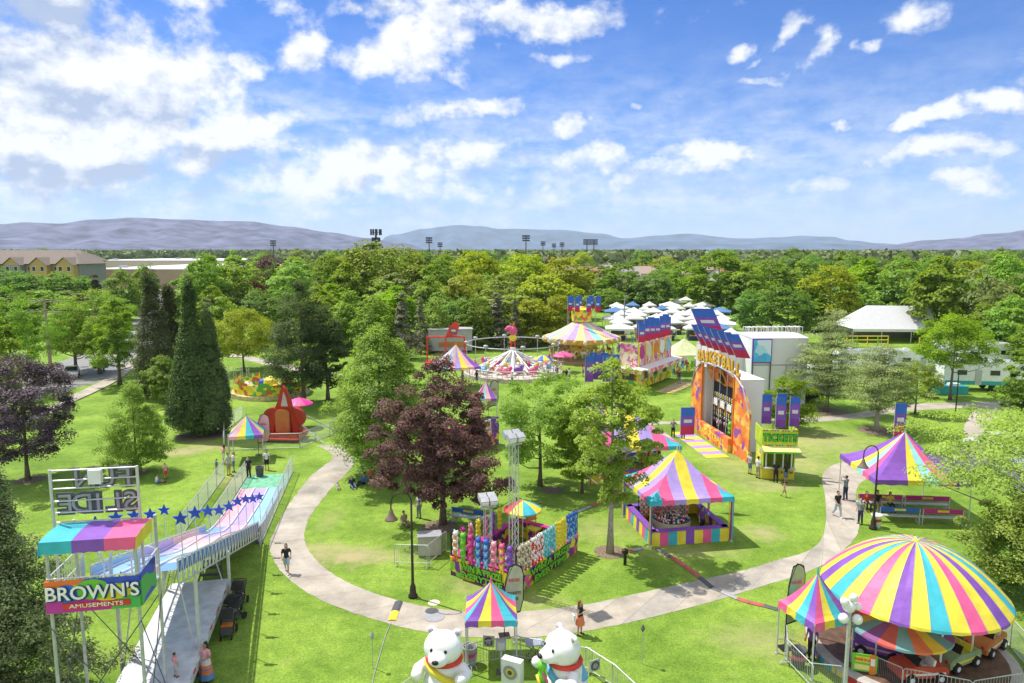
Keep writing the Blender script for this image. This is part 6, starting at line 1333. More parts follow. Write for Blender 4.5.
for a in ((434,617,.5,'round manhole cover in the path near the lamp post'),(434,603,.3,'small pale utility lid on the grass beside the path')):
    k=MB(); k.lathe([(a[2],0),(a[2],.02),(0,.022)],GRY if a[2]>.4 else CREAM,24,cap=False); o=k.build('utility_lid'); p=G(a[0],a[1]); o.location=(p.x,p.y,.004 if a[2]<.4 else .012); tag(o,a[3],'cover')
# -------- strollers
def stroller(p,rz,label,col):
    t=thing('stroller',label,'stroller',p,rz); k=MB(); 
    for s in (-.25,.25): k.tube([(s,.45,1.02),(s,.2,.8),(s,-.25,.2)],.018,BLK); k.tube([(s,.35,.15),(s,0,.6)],.018,BLK)
    k.bar((-.25,.45,1.02),(.25,.45,1.02),.02,BLK); k.build('frame',t); k=MB(); k.box((0,-.02,.5),(.42,.4,.08),col); k.box((0,.2,.72),(.42,.1,.5),DGR,rx=-.4); k.box((0,-.28,.36),(.40,.08,.3),DGR); k.build('seat',t)
    k=MB(); n=7
    for i in range(n): a0=R(20+i*18); a1=R(20+(i+1)*18); k.add([(-.24,.1-.38*math.cos(a0)+.0,.72+.36*math.sin(a0)),(.24,.1-.38*math.cos(a0),.72+.36*math.sin(a0)),(.24,.1-.38*math.cos(a1),.72+.36*math.sin(a1)),(-.24,.1-.38*math.cos(a1),.72+.36*math.sin(a1))],[(0,1,2,3)],BLK)
    k.build('hood',t); k=MB(); k.box((0,.1,.25),(.36,.45,.16),DGR); k.build('basket',t)
    for x,y,r in ((-.28,.35,.15),(.28,.35,.15),(-.2,-.32,.11),(.2,-.32,.11)): k=MB(); k.M=Matrix.Translation((x,y,r))@Matrix.Rotation(PI/2,4,'Y'); k.lathe([(r*.6,-.025),(r,-.02),(r,.02),(r*.6,.025)],RUB,14); k.build('wheel',t)
    return t
for (px,py,rz,c,lab) in ((228,636,.2,ORG,'black stroller with orange bag, nearest of the three beside the trailer'),(233,621,-.4,SILV,'black stroller with pale grey blanket, middle of the three beside the trailer'),(239,606,.1,DGR,'all black stroller, farthest of the three beside the trailer')): s_=stroller(G(px,py),rz,lab,c); s_.scale=(1.15,1.15,1.15)
# ---------------------------------------------------------------- people
SKIN=mat('skin',(.50,.30,.20),.55,var=.04); SKIN2=mat('skin_tan',(.36,.20,.12),.55,var=.04); HAIRS=dict(brown=mat('hair_brown',(.06,.03,.018),.6),black=mat('hair_black',(.012,.01,.01),.5),blond=mat('hair_blond',(.35,.22,.09),.6),red=mat('hair_auburn',(.22,.08,.03),.6))
POSES=dict(
 stand=dict(arm=(((.26,.03,1.16),(.27,-.05,.92)),((-.26,.03,1.16),(-.27,-.05,.92))),leg=(((.10,-.01,.50),(.12,.02,.08)),((-.10,-.01,.50),(-.12,.02,.08)))),
 walk=dict(arm=(((.25,.12,1.18),(.24,.02,.96)),((-.25,-.08,1.17),(-.22,-.25,1.02))),leg=(((.09,-.20,.54),(.09,-.24,.10)),((-.09,.08,.50),(-.09,.38,.16)))),
 phone=dict(arm=(((.25,-.02,1.16),(.08,-.26,1.30)),((-.25,-.02,1.16),(-.08,-.26,1.28))),leg=(((.10,-.03,.50),(.13,.0,.08)),((-.11,.02,.50),(-.13,.06,.08)))),
 photo=dict(arm=(((.30,-.14,1.38),(.10,-.34,1.56)),((-.30,-.14,1.38),(-.10,-.34,1.56))),leg=(((.11,-.01,.50),(.14,.02,.08)),((-.11,-.01,.50),(-.14,.02,.08)))),
 hips=dict(arm=(((.36,.06,1.20),(.18,-.08,1.04)),((-.26,.03,1.16),(-.27,-.08,.92))),leg=(((.10,-.01,.50),(.12,.02,.08)),((-.10,-.06,.50),(-.12,-.03,.08)))),
 carry=dict(arm=(((.27,-.02,1.17),(.10,-.28,1.12)),((-.30,-.06,1.20),(-.34,-.26,1.10))),leg=(((.10,-.01,.50),(.12,.02,.08)),((-.10,-.01,.50),(-.12,.02,.08)))),
 sit=dict(drop=.43,arm=(((.26,-.02,1.16),(.16,-.26,1.03)),((-.26,-.02,1.16),(-.16,-.26,1.03))),leg=(((.12,-.44,.94),(.13,-.48,.52)),((-.12,-.44,.94),(-.13,-.48,.52)))),
 ground=dict(drop=.86,arm=(((.28,.10,1.16),(.30,.22,.93)),((-.26,-.04,1.16),(-.14,-.28,1.05))),leg=(((.14,-.36,1.12),(.12,-.66,.95)),((-.16,-.34,1.10),(-.10,-.62,.94)))))
PM={}
def limb(k,pts,rs,m): 
    k.tube(pts,rs,m,10)
    for p,r in zip(pts,rs): k.ball(p,r,m,10,8)
def pose_meshes(pose,top,bottom):
    key=(pose,top,bottom)
    if key in PM: return PM[key]
    P=POSES[pose]; out={}
    k=MB(); m=SKIN
    limb(k,[(0,0,.96),(0,0,1.12),(0,.0,1.33),(0,.01,1.44)],[.125,.115,.135,.09],m); k.ball((0,.0,.95),(.165,.115,.12),m,14,8); k.ball((0,0,1.33),(.18,.11,.13),m,14,8); limb(k,[(.17,0,1.42),(-.17,0,1.42)],[.058,.058],m)
    limb(k,[(0,.01,1.44),(0,-.005,1.55)],[.055,.052],m); k.ball((0,-.01,1.64),(.078,.098,.118),m,14,10); k.ball((0,-.05,1.58),(.055,.06,.05),m,10,6); k.ball((0,-.112,1.625),(.013,.018,.022),m,6,4)
    for s in (-1,1): k.ball((s*.08,0,1.63),(.014,.022,.03),m,6,4)
    for (el,wr),s in zip(P['arm'],(1,-1)):
        sh=(s*.185,0,1.415); limb(k,[sh,el,wr],[.052,.041,.028],m); d=(Vector(wr)-Vector(el)).normalized(); w_=Vector(wr); sd=d.cross(Vector((0,0,1)) if abs(d.z)<.8 else Vector((0,1,0))).normalized(); nn=d.cross(sd)
        limb(k,[w_,w_+d*.08],[.026,.034],m)
        for i,(off,ln) in enumerate(((-.030,.062),(-.010,.075),(.010,.070),(.030,.055))):
            a=w_+d*.09+sd*off; b=a+d*ln*.55+nn*.006; c=b+d*ln*.35+nn*.022; k.tube([a,b,c],[.0105,.0100,.0085],m,6)
        a=w_+d*.035+sd*-.03; k.tube([a,a+d*.035-sd*.03,a+d*.065-sd*.028+nn*.015],[.0125,.0115,.0095],m,6)
    for (kn,an),s in zip(P['leg'],(1,-1)):
        hp=(s*.09,0,.93); limb(k,[hp,kn,an],[.088,.056,.038],m); a=Vector(an); k.ball((a.x,a.y-.06,a.z-.035),(.042,.12,.04),m,10,6)
    out['body']=(k,.014)
    k=MB(); 
    if top!='none':
        limb(k,[(0,0,.98),(0,0,1.12),(0,.0,1.33),(0,.01,1.42)],[.14,.132,.15,.098],m); k.ball((0,0,1.33),(.195,.125,.14),m,14,8); k.ball((0,0,.98),(.175,.128,.10),m,14,8); limb(k,[(.17,0,1.42),(-.17,0,1.42)],[.068,.068],m)
        for (el,wr),s in zip(P['arm'],(1,-1)):
            sh=Vector((s*.185,0,1.415)); el=Vector(el); wr=Vector(wr)
            if top=='long': limb(k,[sh,el,el.lerp(wr,.92)],[.063,.053,.043],m)
            elif top=='short': limb(k,[sh,sh.lerp(el,.6)],[.064,.062],m)
        out['shirt']=(k,.018)
    k=MB()
    if bottom in('long','short'):
        k.ball((0,0,.95),(.178,.13,.125),m,14,8)
        for (kn,an),s in zip(P['leg'],(1,-1)):
            hp=Vector((s*.09,0,.93)); kn=Vector(kn); an=Vector(an)
            if bottom=='long': limb(k,[hp,kn,kn.lerp(an,.93)],[.104,.074,.062],m)
            else: limb(k,[hp,hp.lerp(kn,.85)],[.106,.09],m)
        out['trousers' if bottom=='long' else 'shorts']=(k,.018)
    elif bottom in('skirt','dress'):
        zt=1.02 if bottom=='skirt' else 1.15; zb=.56 if bottom=='skirt' else .16; w=.22 if bottom=='skirt' else .29; n=24; vs=[]
        for i in range(9):
            f=i/8
            for j in range(n): t=2*PI*j/n; r=.135+(w-.135)*f**.8+.018*f*math.sin(t*7); vs.append((r*1.12*math.cos(t),r*math.sin(t),zt+(zb-zt)*f))
        k.add(vs,[(i*n+j,i*n+(j+1)%n,(i+1)*n+(j+1)%n,(i+1)*n+j) for i in range(8) for j in range(n)],m); out['skirt']=(k,0)
    k=MB()
    for (kn,an),s in zip(P['leg'],(1,-1)): a=Vector(an); k.ball((a.x,a.y-.065,a.z-.042),(.05,.135,.042),m,10,6); k.ball((a.x,a.y,a.z-.01),(.046,.055,.05),m,8,6)
    out['shoe']=(k,0)
    res={}
    for nm,(k,vx) in out.items():
        o=fused(k,nm,None,vx,3) if vx else k.build(nm,smooth=True)
        me=o.data; bpy.data.objects.remove(o); res[nm]=me
    PM[key]=res; return res
def hair_mesh(long):
    key=('hair',long)
    if key in PM: return PM[key]
    k=MB(); k.ball((0,.02,1.675),(.092,.108,.105),SKIN,14,10)
    if long: k.ball((0,.06,1.56),(.10,.07,.15),SKIN,12,8); k.ball((0,.09,1.42),(.085,.045,.13),SKIN,12,8)
    o=fused(k,'hair',None,.018,3); me=o.data; 
    # open the face
    PM[key]=me; bpy.data.objects.remove(o); return me
def cloth(n,c): return mat('cloth_'+n,c,.8,var=.12,vscale=9)
CL=dict(black=cloth('black',(.02,.02,.025)),white=cloth('white',(.72,.72,.72)),grey=cloth('grey',(.22,.24,.27)),lgrey=cloth('light_grey',(.45,.47,.5)),blue=cloth('blue',(.08,.16,.42)),navy=cloth('navy',(.03,.04,.10)),denim=cloth('denim',(.12,.19,.32)),pdenim=cloth('pale_denim',(.38,.47,.55)),red=cloth('red',(.62,.07,.04)),coral=cloth('coral',(.75,.20,.10)),pink=cloth('pink',(.75,.35,.40)),khaki=cloth('khaki',(.38,.30,.20)),purple=cloth('purple',(.16,.06,.30)),teal=cloth('teal',(.08,.35,.38)),yellow=cloth('yellow',(.7,.55,.12)))
def striped_cloth():
    m,nt,out=newmat('striped_dress'); b=N(nt,'ShaderNodeBsdfPrincipled'); b.inputs['Roughness'].default_value=.8
    tc=N(nt,'ShaderNodeTexCoord'); sx=N(nt,'ShaderNodeSeparateXYZ'); L(nt,tc.outputs['Object'],sx.inputs[0]); r=N(nt,'ShaderNodeValToRGB'); r.color_ramp.interpolation='CONSTANT'
    e=r.color_ramp.elements; e[0].position=0; e[0].color=(.12,.25,.50,1); e[1].position=.42; e[1].color=(.75,.20,.06,1)
    for p_,c_ in ((.60,(.10,.22,.5,1)),(.66,(.75,.22,.08,1)),(.80,(.75,.62,.68,1)),(1.0,(.7,.55,.62,1))): q=e.new(p_); q.color=c_
    L(nt,sx.outputs[2],r.inputs[0]); L(nt,r.outputs[0],b.inputs[0]); L(nt,b.outputs[0],out.inputs[0]); return m
CL['stripe']=striped_cloth(); EYE=mat('eye_dark',(.02,.015,.012),.3)
def person(label,p,face,pose='stand',top='short',bottom='long',tc='white',bc='denim',hair='brown',long=False,ht=1.72,skin=None,shoe='black',group=None,z=0):
    """face = compass angle (deg) the person looks towards, 0 = towards -Y"""
    q=POSES[pose]; s=ht/1.75; t=thing('person',label,'person',(p[0],p[1],z-q.get('drop',0)*s),R(face),group); t.scale=(s,s,s)
    for nm,me in pose_meshes(pose,top,bottom).items():
        o=bpy.data.objects.new(nm,me); COL.objects.link(o); o.parent=t
        m={'body':skin or SKIN,'shirt':CL[tc],'trousers':CL[bc],'shorts':CL[bc],'skirt':CL[bc],'shoe':CL[shoe]}[nm]
        o.material_slots[0].link='OBJECT'; o.material_slots[0].material=m
    o=bpy.data.objects.new('hair',hair_mesh(long)); COL.objects.link(o); o.parent=t; o.material_slots[0].link='OBJECT'; o.material_slots[0].material=HAIRS[hair]; o.location=(0,.012,.008)
    if 'eyem' not in PM:
        k=MB(); 
        for sgn in (-1,1): k.ball((sgn*.032,-.098,1.655),(.011,.008,.008),EYE,6,4)
        k.tube([(-.024,-.103,1.583),(.024,-.103,1.583)],.005,SKIN2,5); oo=k.build('eyes'); PM['eyem']=oo.data; bpy.data.objects.remove(oo)
    o=bpy.data.objects.new('eyes',PM['eyem']); COL.objects.link(o); o.parent=t
    return t
person('woman in black top and pale shorts walking on the path by the slide',G(287,573),15,'walk','short','short','black','pdenim','brown',True,1.66,shoe='lgrey')
pr=person('woman in black top and red skirt walking beyond the blue sash bear',G(580,635),60,'phone','none','skirt','black','coral','red',True,1.66); 
o=bpy.data.objects.new('shirt',pose_meshes('phone','sleeveless','skirt')['shirt']); COL.objects.link(o); o.parent=pr; o.material_slots[0].link='OBJECT'; o.material_slots[0].material=CL['black']
t=thing('white_bag','white shoulder bag carried by the woman in the red skirt','bag',pr.location+Vector((-.30,.02,.85)),.3); k=MB(); k.box((0,0,0),(.1,.3,.26),WHF,taper=.85); k.build('bag',t); k=MB(); k.tube([(0,-.12,.13),(.08,-.05,.5),(.08,.05,.5),(0,.12,.13)],.01,WHF); k.build('strap',t)
person('woman in long orange, blue and pink striped dress beside the trailer',G(207,681),-20,'carry','short','dress','pink','stripe','black',True,1.68,skin=SKIN2)
person('small child in pale shirt standing on the trailer edge beside the striped dress',(SW(-.35,-15.2).x,SW(-.35,-15.2).y),150,'stand','short','short','pink','lgrey','brown',False,1.0,z=1.19)
person('man in dark shirt and jeans walking down the path right of the lawn',G(837,517),10,'walk','short','long','black','pdenim','black',False,1.76,shoe='white')
person('man in grey shirt on the path with arms raised to his face',G(845,500),-160,'photo','long','long','grey','navy','brown',False,1.78)
person('small blond child in pink walking on the lawn below the ticket booth',G(784,497),30,'walk','short','short','pink','khaki','blond',True,1.0)
person('man in dark shirt and navy trousers standing beside the white and red trash can',G(860,524),-60,'stand','short','long','grey','navy','brown',False,1.72)
for a in [('woman in dark top at the window of the ticket booth, left one',(20.0,51.3),170,'phone','short','long','black','black','brown',True,1.66),
 ('woman in black at the window of the ticket booth, right one',(20.7,51.1),-170,'stand','short','short','black','denim','black',True,1.62),
 ('person in white shirt seen at the left corner of the ticket booth',(19.0,52.3),120,'stand','short','short','white','khaki','brown',False,1.74),
 ('person in pale blue leaning at the left side of the ticket booth',(18.7,53.3),100,'hips','short','short','lgrey','denim','blond',False,1.70),
 ('purple shirted attendant standing inside the striped game tent',tuple(RL(1.4,-.9).xy),30,'stand','short','long','purple','black','brown',False,1.72),
 ('purple shirted attendant beside the purple ticket tent of the car ride',(G(811,660).x,28.1),-60,'stand','short','long','purple','black','black',True,1.72),
 ('person in white shirt walking on the walk beyond the basketball mat',G(719,436)[:2],170,'walk','short','long','white','black','black',False,1.78),
 ('person in white shirt and black trousers beyond the basketball mat, rightmost',G(710,434)[:2] if False else G(683,439)[:2],10,'stand','short','long','white','black','brown',False,1.76),
 ('person in grey shirt standing left of the two in white near the mat',G(673,437)[:2],-20,'hips','short','long','grey','black','brown',False,1.74),
 ('boy in blue shirt near the slide entrance',G(217,474)[:2],-40,'stand','short','short','blue','khaki','brown',False,1.2),
 ('woman in pink top at the small slide entrance tent',G(224,464)[:2],-80,'hips','short','short','pink','white','brown',True,1.65),
 ('man in grey shirt at the small slide entrance tent',G(229,475)[:2],70,'stand','short','short','lgrey','khaki','brown',False,1.78),
 ('woman in white shirt queuing at the slide entrance',G(234,472)[:2],-60,'phone','short','short','white','denim','blond',True,1.66),
 ('person in black shirt queuing closest to the slide entrance tent',G(249,478)[:2],0,'stand','short','long','black','black','black',False,1.7),
 ('woman in white top and dark shorts right of the slide entrance trash can',G(267,470)[:2],20,'stand','short','short','white','black','black',True,1.66),
 ('child in pink standing on the lawn under the lime cypress',G(166,479)[:2],60,'stand','short','short','pink','red','black',False,1.25)]:
    person(a[0],a[1],*a[2:])
person('child in blue lying back on the lawn under the lime cypress',G(157,483)[:2],110,'ground','short','short','white','blue','brown',False,1.35)
person('person in dark shirt seated on the grass left of the purple maple',G(352,487)[:2],30,'ground','short','long','navy','denim','brown',False,1.7)
person('person in bright blue shirt bending on the grass left of the purple maple',G(364,484)[:2],-40,'ground','long','long','blue','black','black',False,1.75)
person('person in red shirt sitting in the maple shade behind the blue shirt',G(371,478)[:2],10,'ground','short','short','coral','khaki','brown',False,1.7)
person('tiny child in white sitting alone near the path bend',G(338,489)[:2],20,'ground','short','short','white','white','brown',False,.95)
person('person in pale clothes sitting against the generator side',G(404,524)[:2],40,'ground','short','short','khaki','khaki','brown',False,1.7)
person('woman in grey with red scarfed hair standing beneath the purple maple',G(419,518)[:2],-30,'stand','short','long','lgrey','grey','red',True,1.62)
person('woman sitting on the rear bench under the large purple tent',(24.1,45.75),-6,'sit','short','long','red','black','brown',True,1.66,z=.02)
person('man in black sitting on the rear bench beside the woman in red',(24.8,45.7),-6,'sit','short','short','black','khaki','black',False,1.76,z=.02)
person('person in yellow sitting on the rear bench, rightmost of three',(25.6,45.6),-6,'sit','short','long','yellow','black','brown',True,1.66,z=.02)
for i in range(64):
    x0=[(8,96),(14,100),(2,94),(24,100),(22,130),(30,134),(-8,94),(26,92),(20,118)][i%9]; xx=x0[0]+random.uniform(-4,6); yy=x0[1]+random.uniform(-5,12)
    tcn=random.choice(['white','black','blue','grey','pink','red','teal']); lo=random.random()<.5
    person(f'fairgoer in {tcn} shirt in the crowd between the carousel and market',(xx,yy),random.uniform(0,360),random.choice(['walk','stand','phone','hips']),'short','short' if lo else 'long',tcn,'denim','brown',random.random()<.5,random.uniform(1.5,1.8),group=f'distant fairgoers in {tcn}')
for i in range(36):
    Y=random.uniform(134,190); xx=random.uniform(.145,.30)*Y; tcn=random.choice(['white','black','blue','grey','pink','red','navy'])
    person(f'shopper in {tcn} shirt walking between the white market tents',(xx,Y),random.uniform(0,360),random.choice(['walk','stand','phone']),'short','long',tcn,'navy','brown',random.random()<.5,random.uniform(1.5,1.8),group=f'market shoppers in {tcn}')
# ---------------------------------------------------------------- market
CANV=mat('white_canopy',(.74,.74,.74),.7,var=.04,trans=.15,vscale=.5)
k=MB(); edges_tent(k,3.6,3.6,2.4,3.45,[CANV]*2,.35,1.25,4); mc=k.build('canopy').data; bpy.data.objects.remove(bpy.data.objects['canopy']) if 'canopy' in bpy.data.objects and bpy.data.objects['canopy'].parent is None else None
for o in [o for o in COL.objects if o.type=='MESH' and o.data==mc]: bpy.data.objects.remove(o)
k=MB(); k.bar((0,0,0),(0,0,2.4),.04,ALU,5); lo=k.build('leg'); ml=lo.data; bpy.data.objects.remove(lo)
blu=mat('canopy_blue',(.10,.22,.45),.7,trans=.1); gcv=mat('canopy_grey',(.35,.38,.42),.7,trans=.1)
k=MB(); edges_tent(k,3.6,3.6,2.4,3.45,[blu]*2,.35,1.25,4); lo=k.build('canopy'); mcb=lo.data; bpy.data.objects.remove(lo)
def mtent(x,y,rz,label,group,s=1.0,me=None):
    t=thing('market_tent',label,'tent',(x,y,0),rz,group,(s,s,1))
    o=bpy.data.objects.new('canopy',me or mc); COL.objects.link(o); o.parent=t
    for a,b in ((-1,-1),(1,-1),(1,1),(-1,1)): o=bpy.data.objects.new('leg',ml); COL.objects.link(o); o.parent=t; o.location=(a*1.75,b*1.75,0)
k=MB(); k.box((0,0,.45),(2.6,.8,.9),CL['navy']); k.box((0,0,1.0),(2.2,.6,.2),ARTY); k.box((0,.9,1.2),(2.8,.1,1.7),DGR); lo=k.build('vendor_table'); mvt=lo.data; bpy.data.objects.remove(lo)
k=MB(); k.box((0,0,.45),(2.6,.8,.9),WHF); k.box((.2,0,1.0),(2.0,.6,.25),ARTP); k.box((0,.9,1.2),(2.8,.1,1.7),BRN); lo=k.build('vendor_table'); mvt2=lo.data; bpy.data.objects.remove(lo)
RW=['nearest','second','third','fourth','fifth','farthest','farthest','farthest']
for r in range(7):
    Y=136+r*9.3; x=.146*Y+ random.uniform(0,3)
    while x<(.31 if r<5 else .28)*Y:
        mtent(x+random.uniform(-.5,.5),Y+random.uniform(-2.6,2.6),random.uniform(-.35,.35),f'white peaked market tent in the {RW[r]} row of the crowded market',f'white market tents, {RW[r]} row',random.choice([.8,.95,1.1,1.25,1.5]),mcb if random.random()<.06 else None) if True else None
        o=bpy.data.objects.new('vendor_table',random.choice([mvt,mvt2])); COL.objects.link(o); o.location=(x,Y-.6,0); o.rotation_euler=(0,0,random.uniform(-.3,.3)); tag(o,f'laden vendor table under the {RW[r]} row of white market tents','table',f'vendor tables, {RW[r]} row')
        x+=random.uniform(3.7,5.6)
for i in range(9): mtent(70+i*5.2-22,205+((i*7)%4)*3,0,'small white market tent below the trees behind the barrier stack','white tents behind the barrier stack',1.0)
for o in [o for o in COL.objects if o.type=='EMPTY' and o.name.startswith('market_tent')]:
    if any(c.data==mcb for c in o.children): o['label']='blue peaked tent among the white ones in the crowded market'; o['group']='blue market tents'
square_tent('white_tent','large white peaked tent right of the basketball banners','tent',(PX(731,333,113).x,113,0),R(5),5.6,5.6,3.0,5.0,[CANV],power=1.2)
square_tent('game_tent','pale yellow green tent over toys left of the basketball game','game tent',(PX(684,352,99).x,99,0),R(10),5.4,4.6,2.9,5.0,[V_('pale_lime',(.72,.75,.42))],power=1.2)
for i in range(10): toy(['red','yellow','green','orange','blue'][i%5],(PX(684,352,97).x-2+i*.45,96.7,1.0+(i%3)*.5),0,f"{['red','yellow','green','orange','blue'][i%5]} toy under the pale yellow green tent",f"{['red','yellow','green','orange','blue'][i%5]} toys under pale tent",1.5)
def white_box(label,px,Y,w_,d_,h_,rz=0,gable=0.0,extra=None):
    t=thing('white_box_tent',label,'box tent',(PX(px,350,Y).x,Y+d_/2,0),rz); k=MB(); k.box((0,0,h_/2),(w_,d_,h_),WHP); k.build('walls',t); k=MB(); g=gable
    k.add([(-w_/2-.05,-d_/2-.05,h_+.01),(w_/2+.05,-d_/2-.05,h_+.01),(w_/2+.05,d_/2+.05,h_+.01),(-w_/2-.05,d_/2+.05,h_+.01),(-w_/2-.05,0,h_+g),(w_/2+.05,0,h_+g)],[(0,1,5,4),(4,5,2,3),(0,4,3),(1,2,5)],mat('white_roof',(.78,.78,.79),.5,var=.05)); k.build('roof',t)
    if extra: extra(t,w_,d_,h_)
    return t
white_box('plain white box tent right behind the basketball game',731,79,3.6,7,6.2,R(6),.5)
def pic(t,w_,d_,h_):
    k=MB(); k.box((-w_/2+1.1,-d_/2-.1,h_-1.4),(2.2,.12,2.7),PUR); k.box((-w_/2+1.1,-d_/2-.18,h_-1.4),(1.95,.06,2.45),ARTB); k.build('picture_board',t)
    for x in (-w_/2+.1,-w_/2+2.1): k=MB(); k.bar((x,-d_/2-.15,0),(x,-d_/2-.15,h_-2.7),.07,DGR); k.build('post',t)
    k=MB(); k.box((0,-d_/2-.02,h_-3.0),(w_,.06,.08),GRY); k.box((.8,-d_/2-.02,h_/2-1.5),(.06,.06,h_-3),GRY); k.box((1.9,-d_/2-.02,h_/2-1.5),(.06,.06,h_-3),GRY); k.build('seam',t)
white_box('white walled structure with a bright blue picture board on its corner',779,77,6.3,6.0,7.8,R(2),.25,pic)
white_box('low white box between the big white tent and the picture board',728,103,4.6,4,3.2,0,.1)
white_box('white service trailer under the leaning pine',800,84,9,3,3.2,0,.15)
# fence-panel stack on a truck bed
t=thing('panel_rack','long rack of white fence panels standing on edge behind the picture board','rack',(PX(772,330,112).x,112,0),R(4)); k=MB(); k.box((0,0,3.2),(9.5,2.2,.3),BRN); k.build('bed',t)
for x in (-4,0,4): k=MB(); k.box((x,0,1.5),(.3,1.8,3.1),DGR); k.build('leg',t)
for i in range(34): k=MB(); x=-4.6+i*.28; a=random.uniform(-.25,.25); k.bar((x,-.9,3.35),(x+a,-.9,5.3),.05,WHT,4); k.bar((x+.1,.8,3.35),(x+.1+a,.8,5.3),.05,WHT,4); k.bar((x+a,-.9,5.25),(x+.1+a,.8,5.25),.04,WHT,4); k.build('fence_panel',t)
# big white tent
t=thing('marquee_tent','large grey white marquee with a hipped left end below the trees','tent',(PX(884,330,136).x,136,0),R(-3)); k=MB(); h0,h1=2.7,6.8
k.add([(-8,-5,h0),(8,-5,h0),(8,5,h0),(-8,5,h0),(-3.6,0,h1),(8,0,h1-.1)],[(0,1,5,4),(4,5,2,3),(0,4,3),(1,2,5)],mat('marquee_white',(.66,.66,.68),.6,var=.06,trans=.1)); k.add([(-8,-5,h0),(8,-5,h0),(8,-5.05,h0-.5),(-8,-5.05,h0-.5)],[(0,3,2,1)],WHF); k.build('roof',t)
k=MB(); k.box((0,4.9,1.35),(16,.06,2.7),GRY); k.box((7.95,0,1.35),(.06,9.9,2.7),SILV); k.build('side_wall',t)
for x in (-8,-2.7,2.7,8): k=MB(); k.bar((x,-5,0),(x,-5,h0),.07,ALU); k.build('pole',t)
for j,(x,y,w_) in enumerate(((-5,126,7.5),(5.5,123,5.0))):
    t=thing('play_frame',['yellow and green rail structure before the left of the white marquee','yellow ramp railing before the right of the white marquee'][j],'railing',(PX(884,330,130).x+x,y,0),R(-20 if j else 0)); k=MB()
    for z in (.6,1.3,2.0): k.bar((-w_/2,0,z),(w_/2,0,z-(.8 if j else 0)),.08,YEL,5)
    k.build('rails',t)
    for i in range(5): k=MB(); k.bar((-w_/2+i*w_/4,0,0),(-w_/2+i*w_/4,0,2.0-(.2*i if j else 0)),.09,GRN if i%2 else YEL,5); k.build('post',t)
# ---------------------------------------------------------------- vehicles
CARG=mat('car_glass',(.02,.03,.04),.08,spec=.8,var=.0)
def carmesh(col,label,p,rz,kind='car',group=None):
    suv=kind=='suv'; t=thing('parked_car',label,'car',p,rz,group); paint=mat('paint_'+col[0],col[1],.25,.2,var=.02,coat=.6)
    k=MB(); hh=.15 if suv else 0
    side=[(-2.2,.35),(-2.25,.75),(-2.1,.92+hh),(-1.3,.98+hh),(-.75,1.0+hh),(1.15,1.02+hh),(2.05,.98+hh),(2.2,.8),(2.2,.35)]
    k.prism(side,-.86,.86,paint); k.build('body',t)
    k=MB(); top=[(-.85,1.0+hh),(-.25,1.42+hh),(.1,1.50+hh),(1.1 if not suv else 1.7,1.48+hh),(1.75 if not suv else 2.02,1.02+hh)]
    n=len(top); vs=[(x,-.80+(.12 if z>1.3 else 0),z) for x,z in top]+[(x,.80-(.12 if z>1.3 else 0),z) for x,z in top]; k.add(vs,[tuple(range(n)),tuple(range(2*n-1,n-1,-1))]+[(i,i+n,i+1+n,i+1) for i in range(n-1)],CARG); k.build('window',t)
    k=MB(); k.prism([(-.12,1.475+hh),(.1,1.525+hh),(1.1 if not suv else 1.7,1.505+hh),(1.25 if not suv else 1.78,1.42+hh)],-.69,.69,paint)
    for s in (-1,1):
        for xx in (.35,1.2): k.bar((xx,s*.79,1.02+hh),(xx-.03,s*.69,1.49+hh),.035,paint,4)
    k.build('roof',t)
    for x in (-1.4,1.4):
        for s in (-1,1): k=MB(); k.M=Matrix.Translation((x,s*.8,.33))@Matrix.Rotation(PI/2,4,'X'); k.lathe([(.22,-.11),(.32,-.10),(.33,0),(.32,.10),(.22,.11)],RUB,16); k.lathe([(.21,-.115),(.21,.115)],ALU,12); k.build('wheel',t)
    for s in (-1,1): k=MB(); k.box((-2.2,s*.62,.74),(.08,.32,.14),WHT); k.build('headlight',t); k=MB(); k.box((2.17,s*.64,.82),(.08,.28,.16),RED); k.build('tail_light',t)
    return t
PC=dict(white=('white',(.72,.72,.72)),silver=('silver',(.45,.46,.48)),black=('black',(.02,.02,.022)),red=('red',(.4,.03,.03)),blue=('blue',(.04,.08,.25)))
q=G(990,456); carmesh(PC['white'],'white sport utility car parked at the edge of the asphalt lot',(q.x+1,q.y+1.2,0),R(8),'suv')
q=G(1040,470); carmesh(PC['silver'],'silver car parked further right in the asphalt lot',(q.x,q.y,0),R(5))
q=PX(806,388,79); carmesh(PC['black'],'dark car in the shade under the leaning pine',(q.x,80,0),R(0),'suv')
for i,(px,py,c,lab) in enumerate(((100,366,'silver','silver car on the left road before the olive trees'),(128,343,'white','white car on the left road further away'),(38,383,'red','dark red car on the left road at the picture edge'),(146,322,'black','black car far up the left road'),(72,377,'white','white car on the left road beside the power pole'))):
    q=G(px,py); carmesh(PC[c],lab,(q.x,q.y,0),R(118 if px<110 else 105))
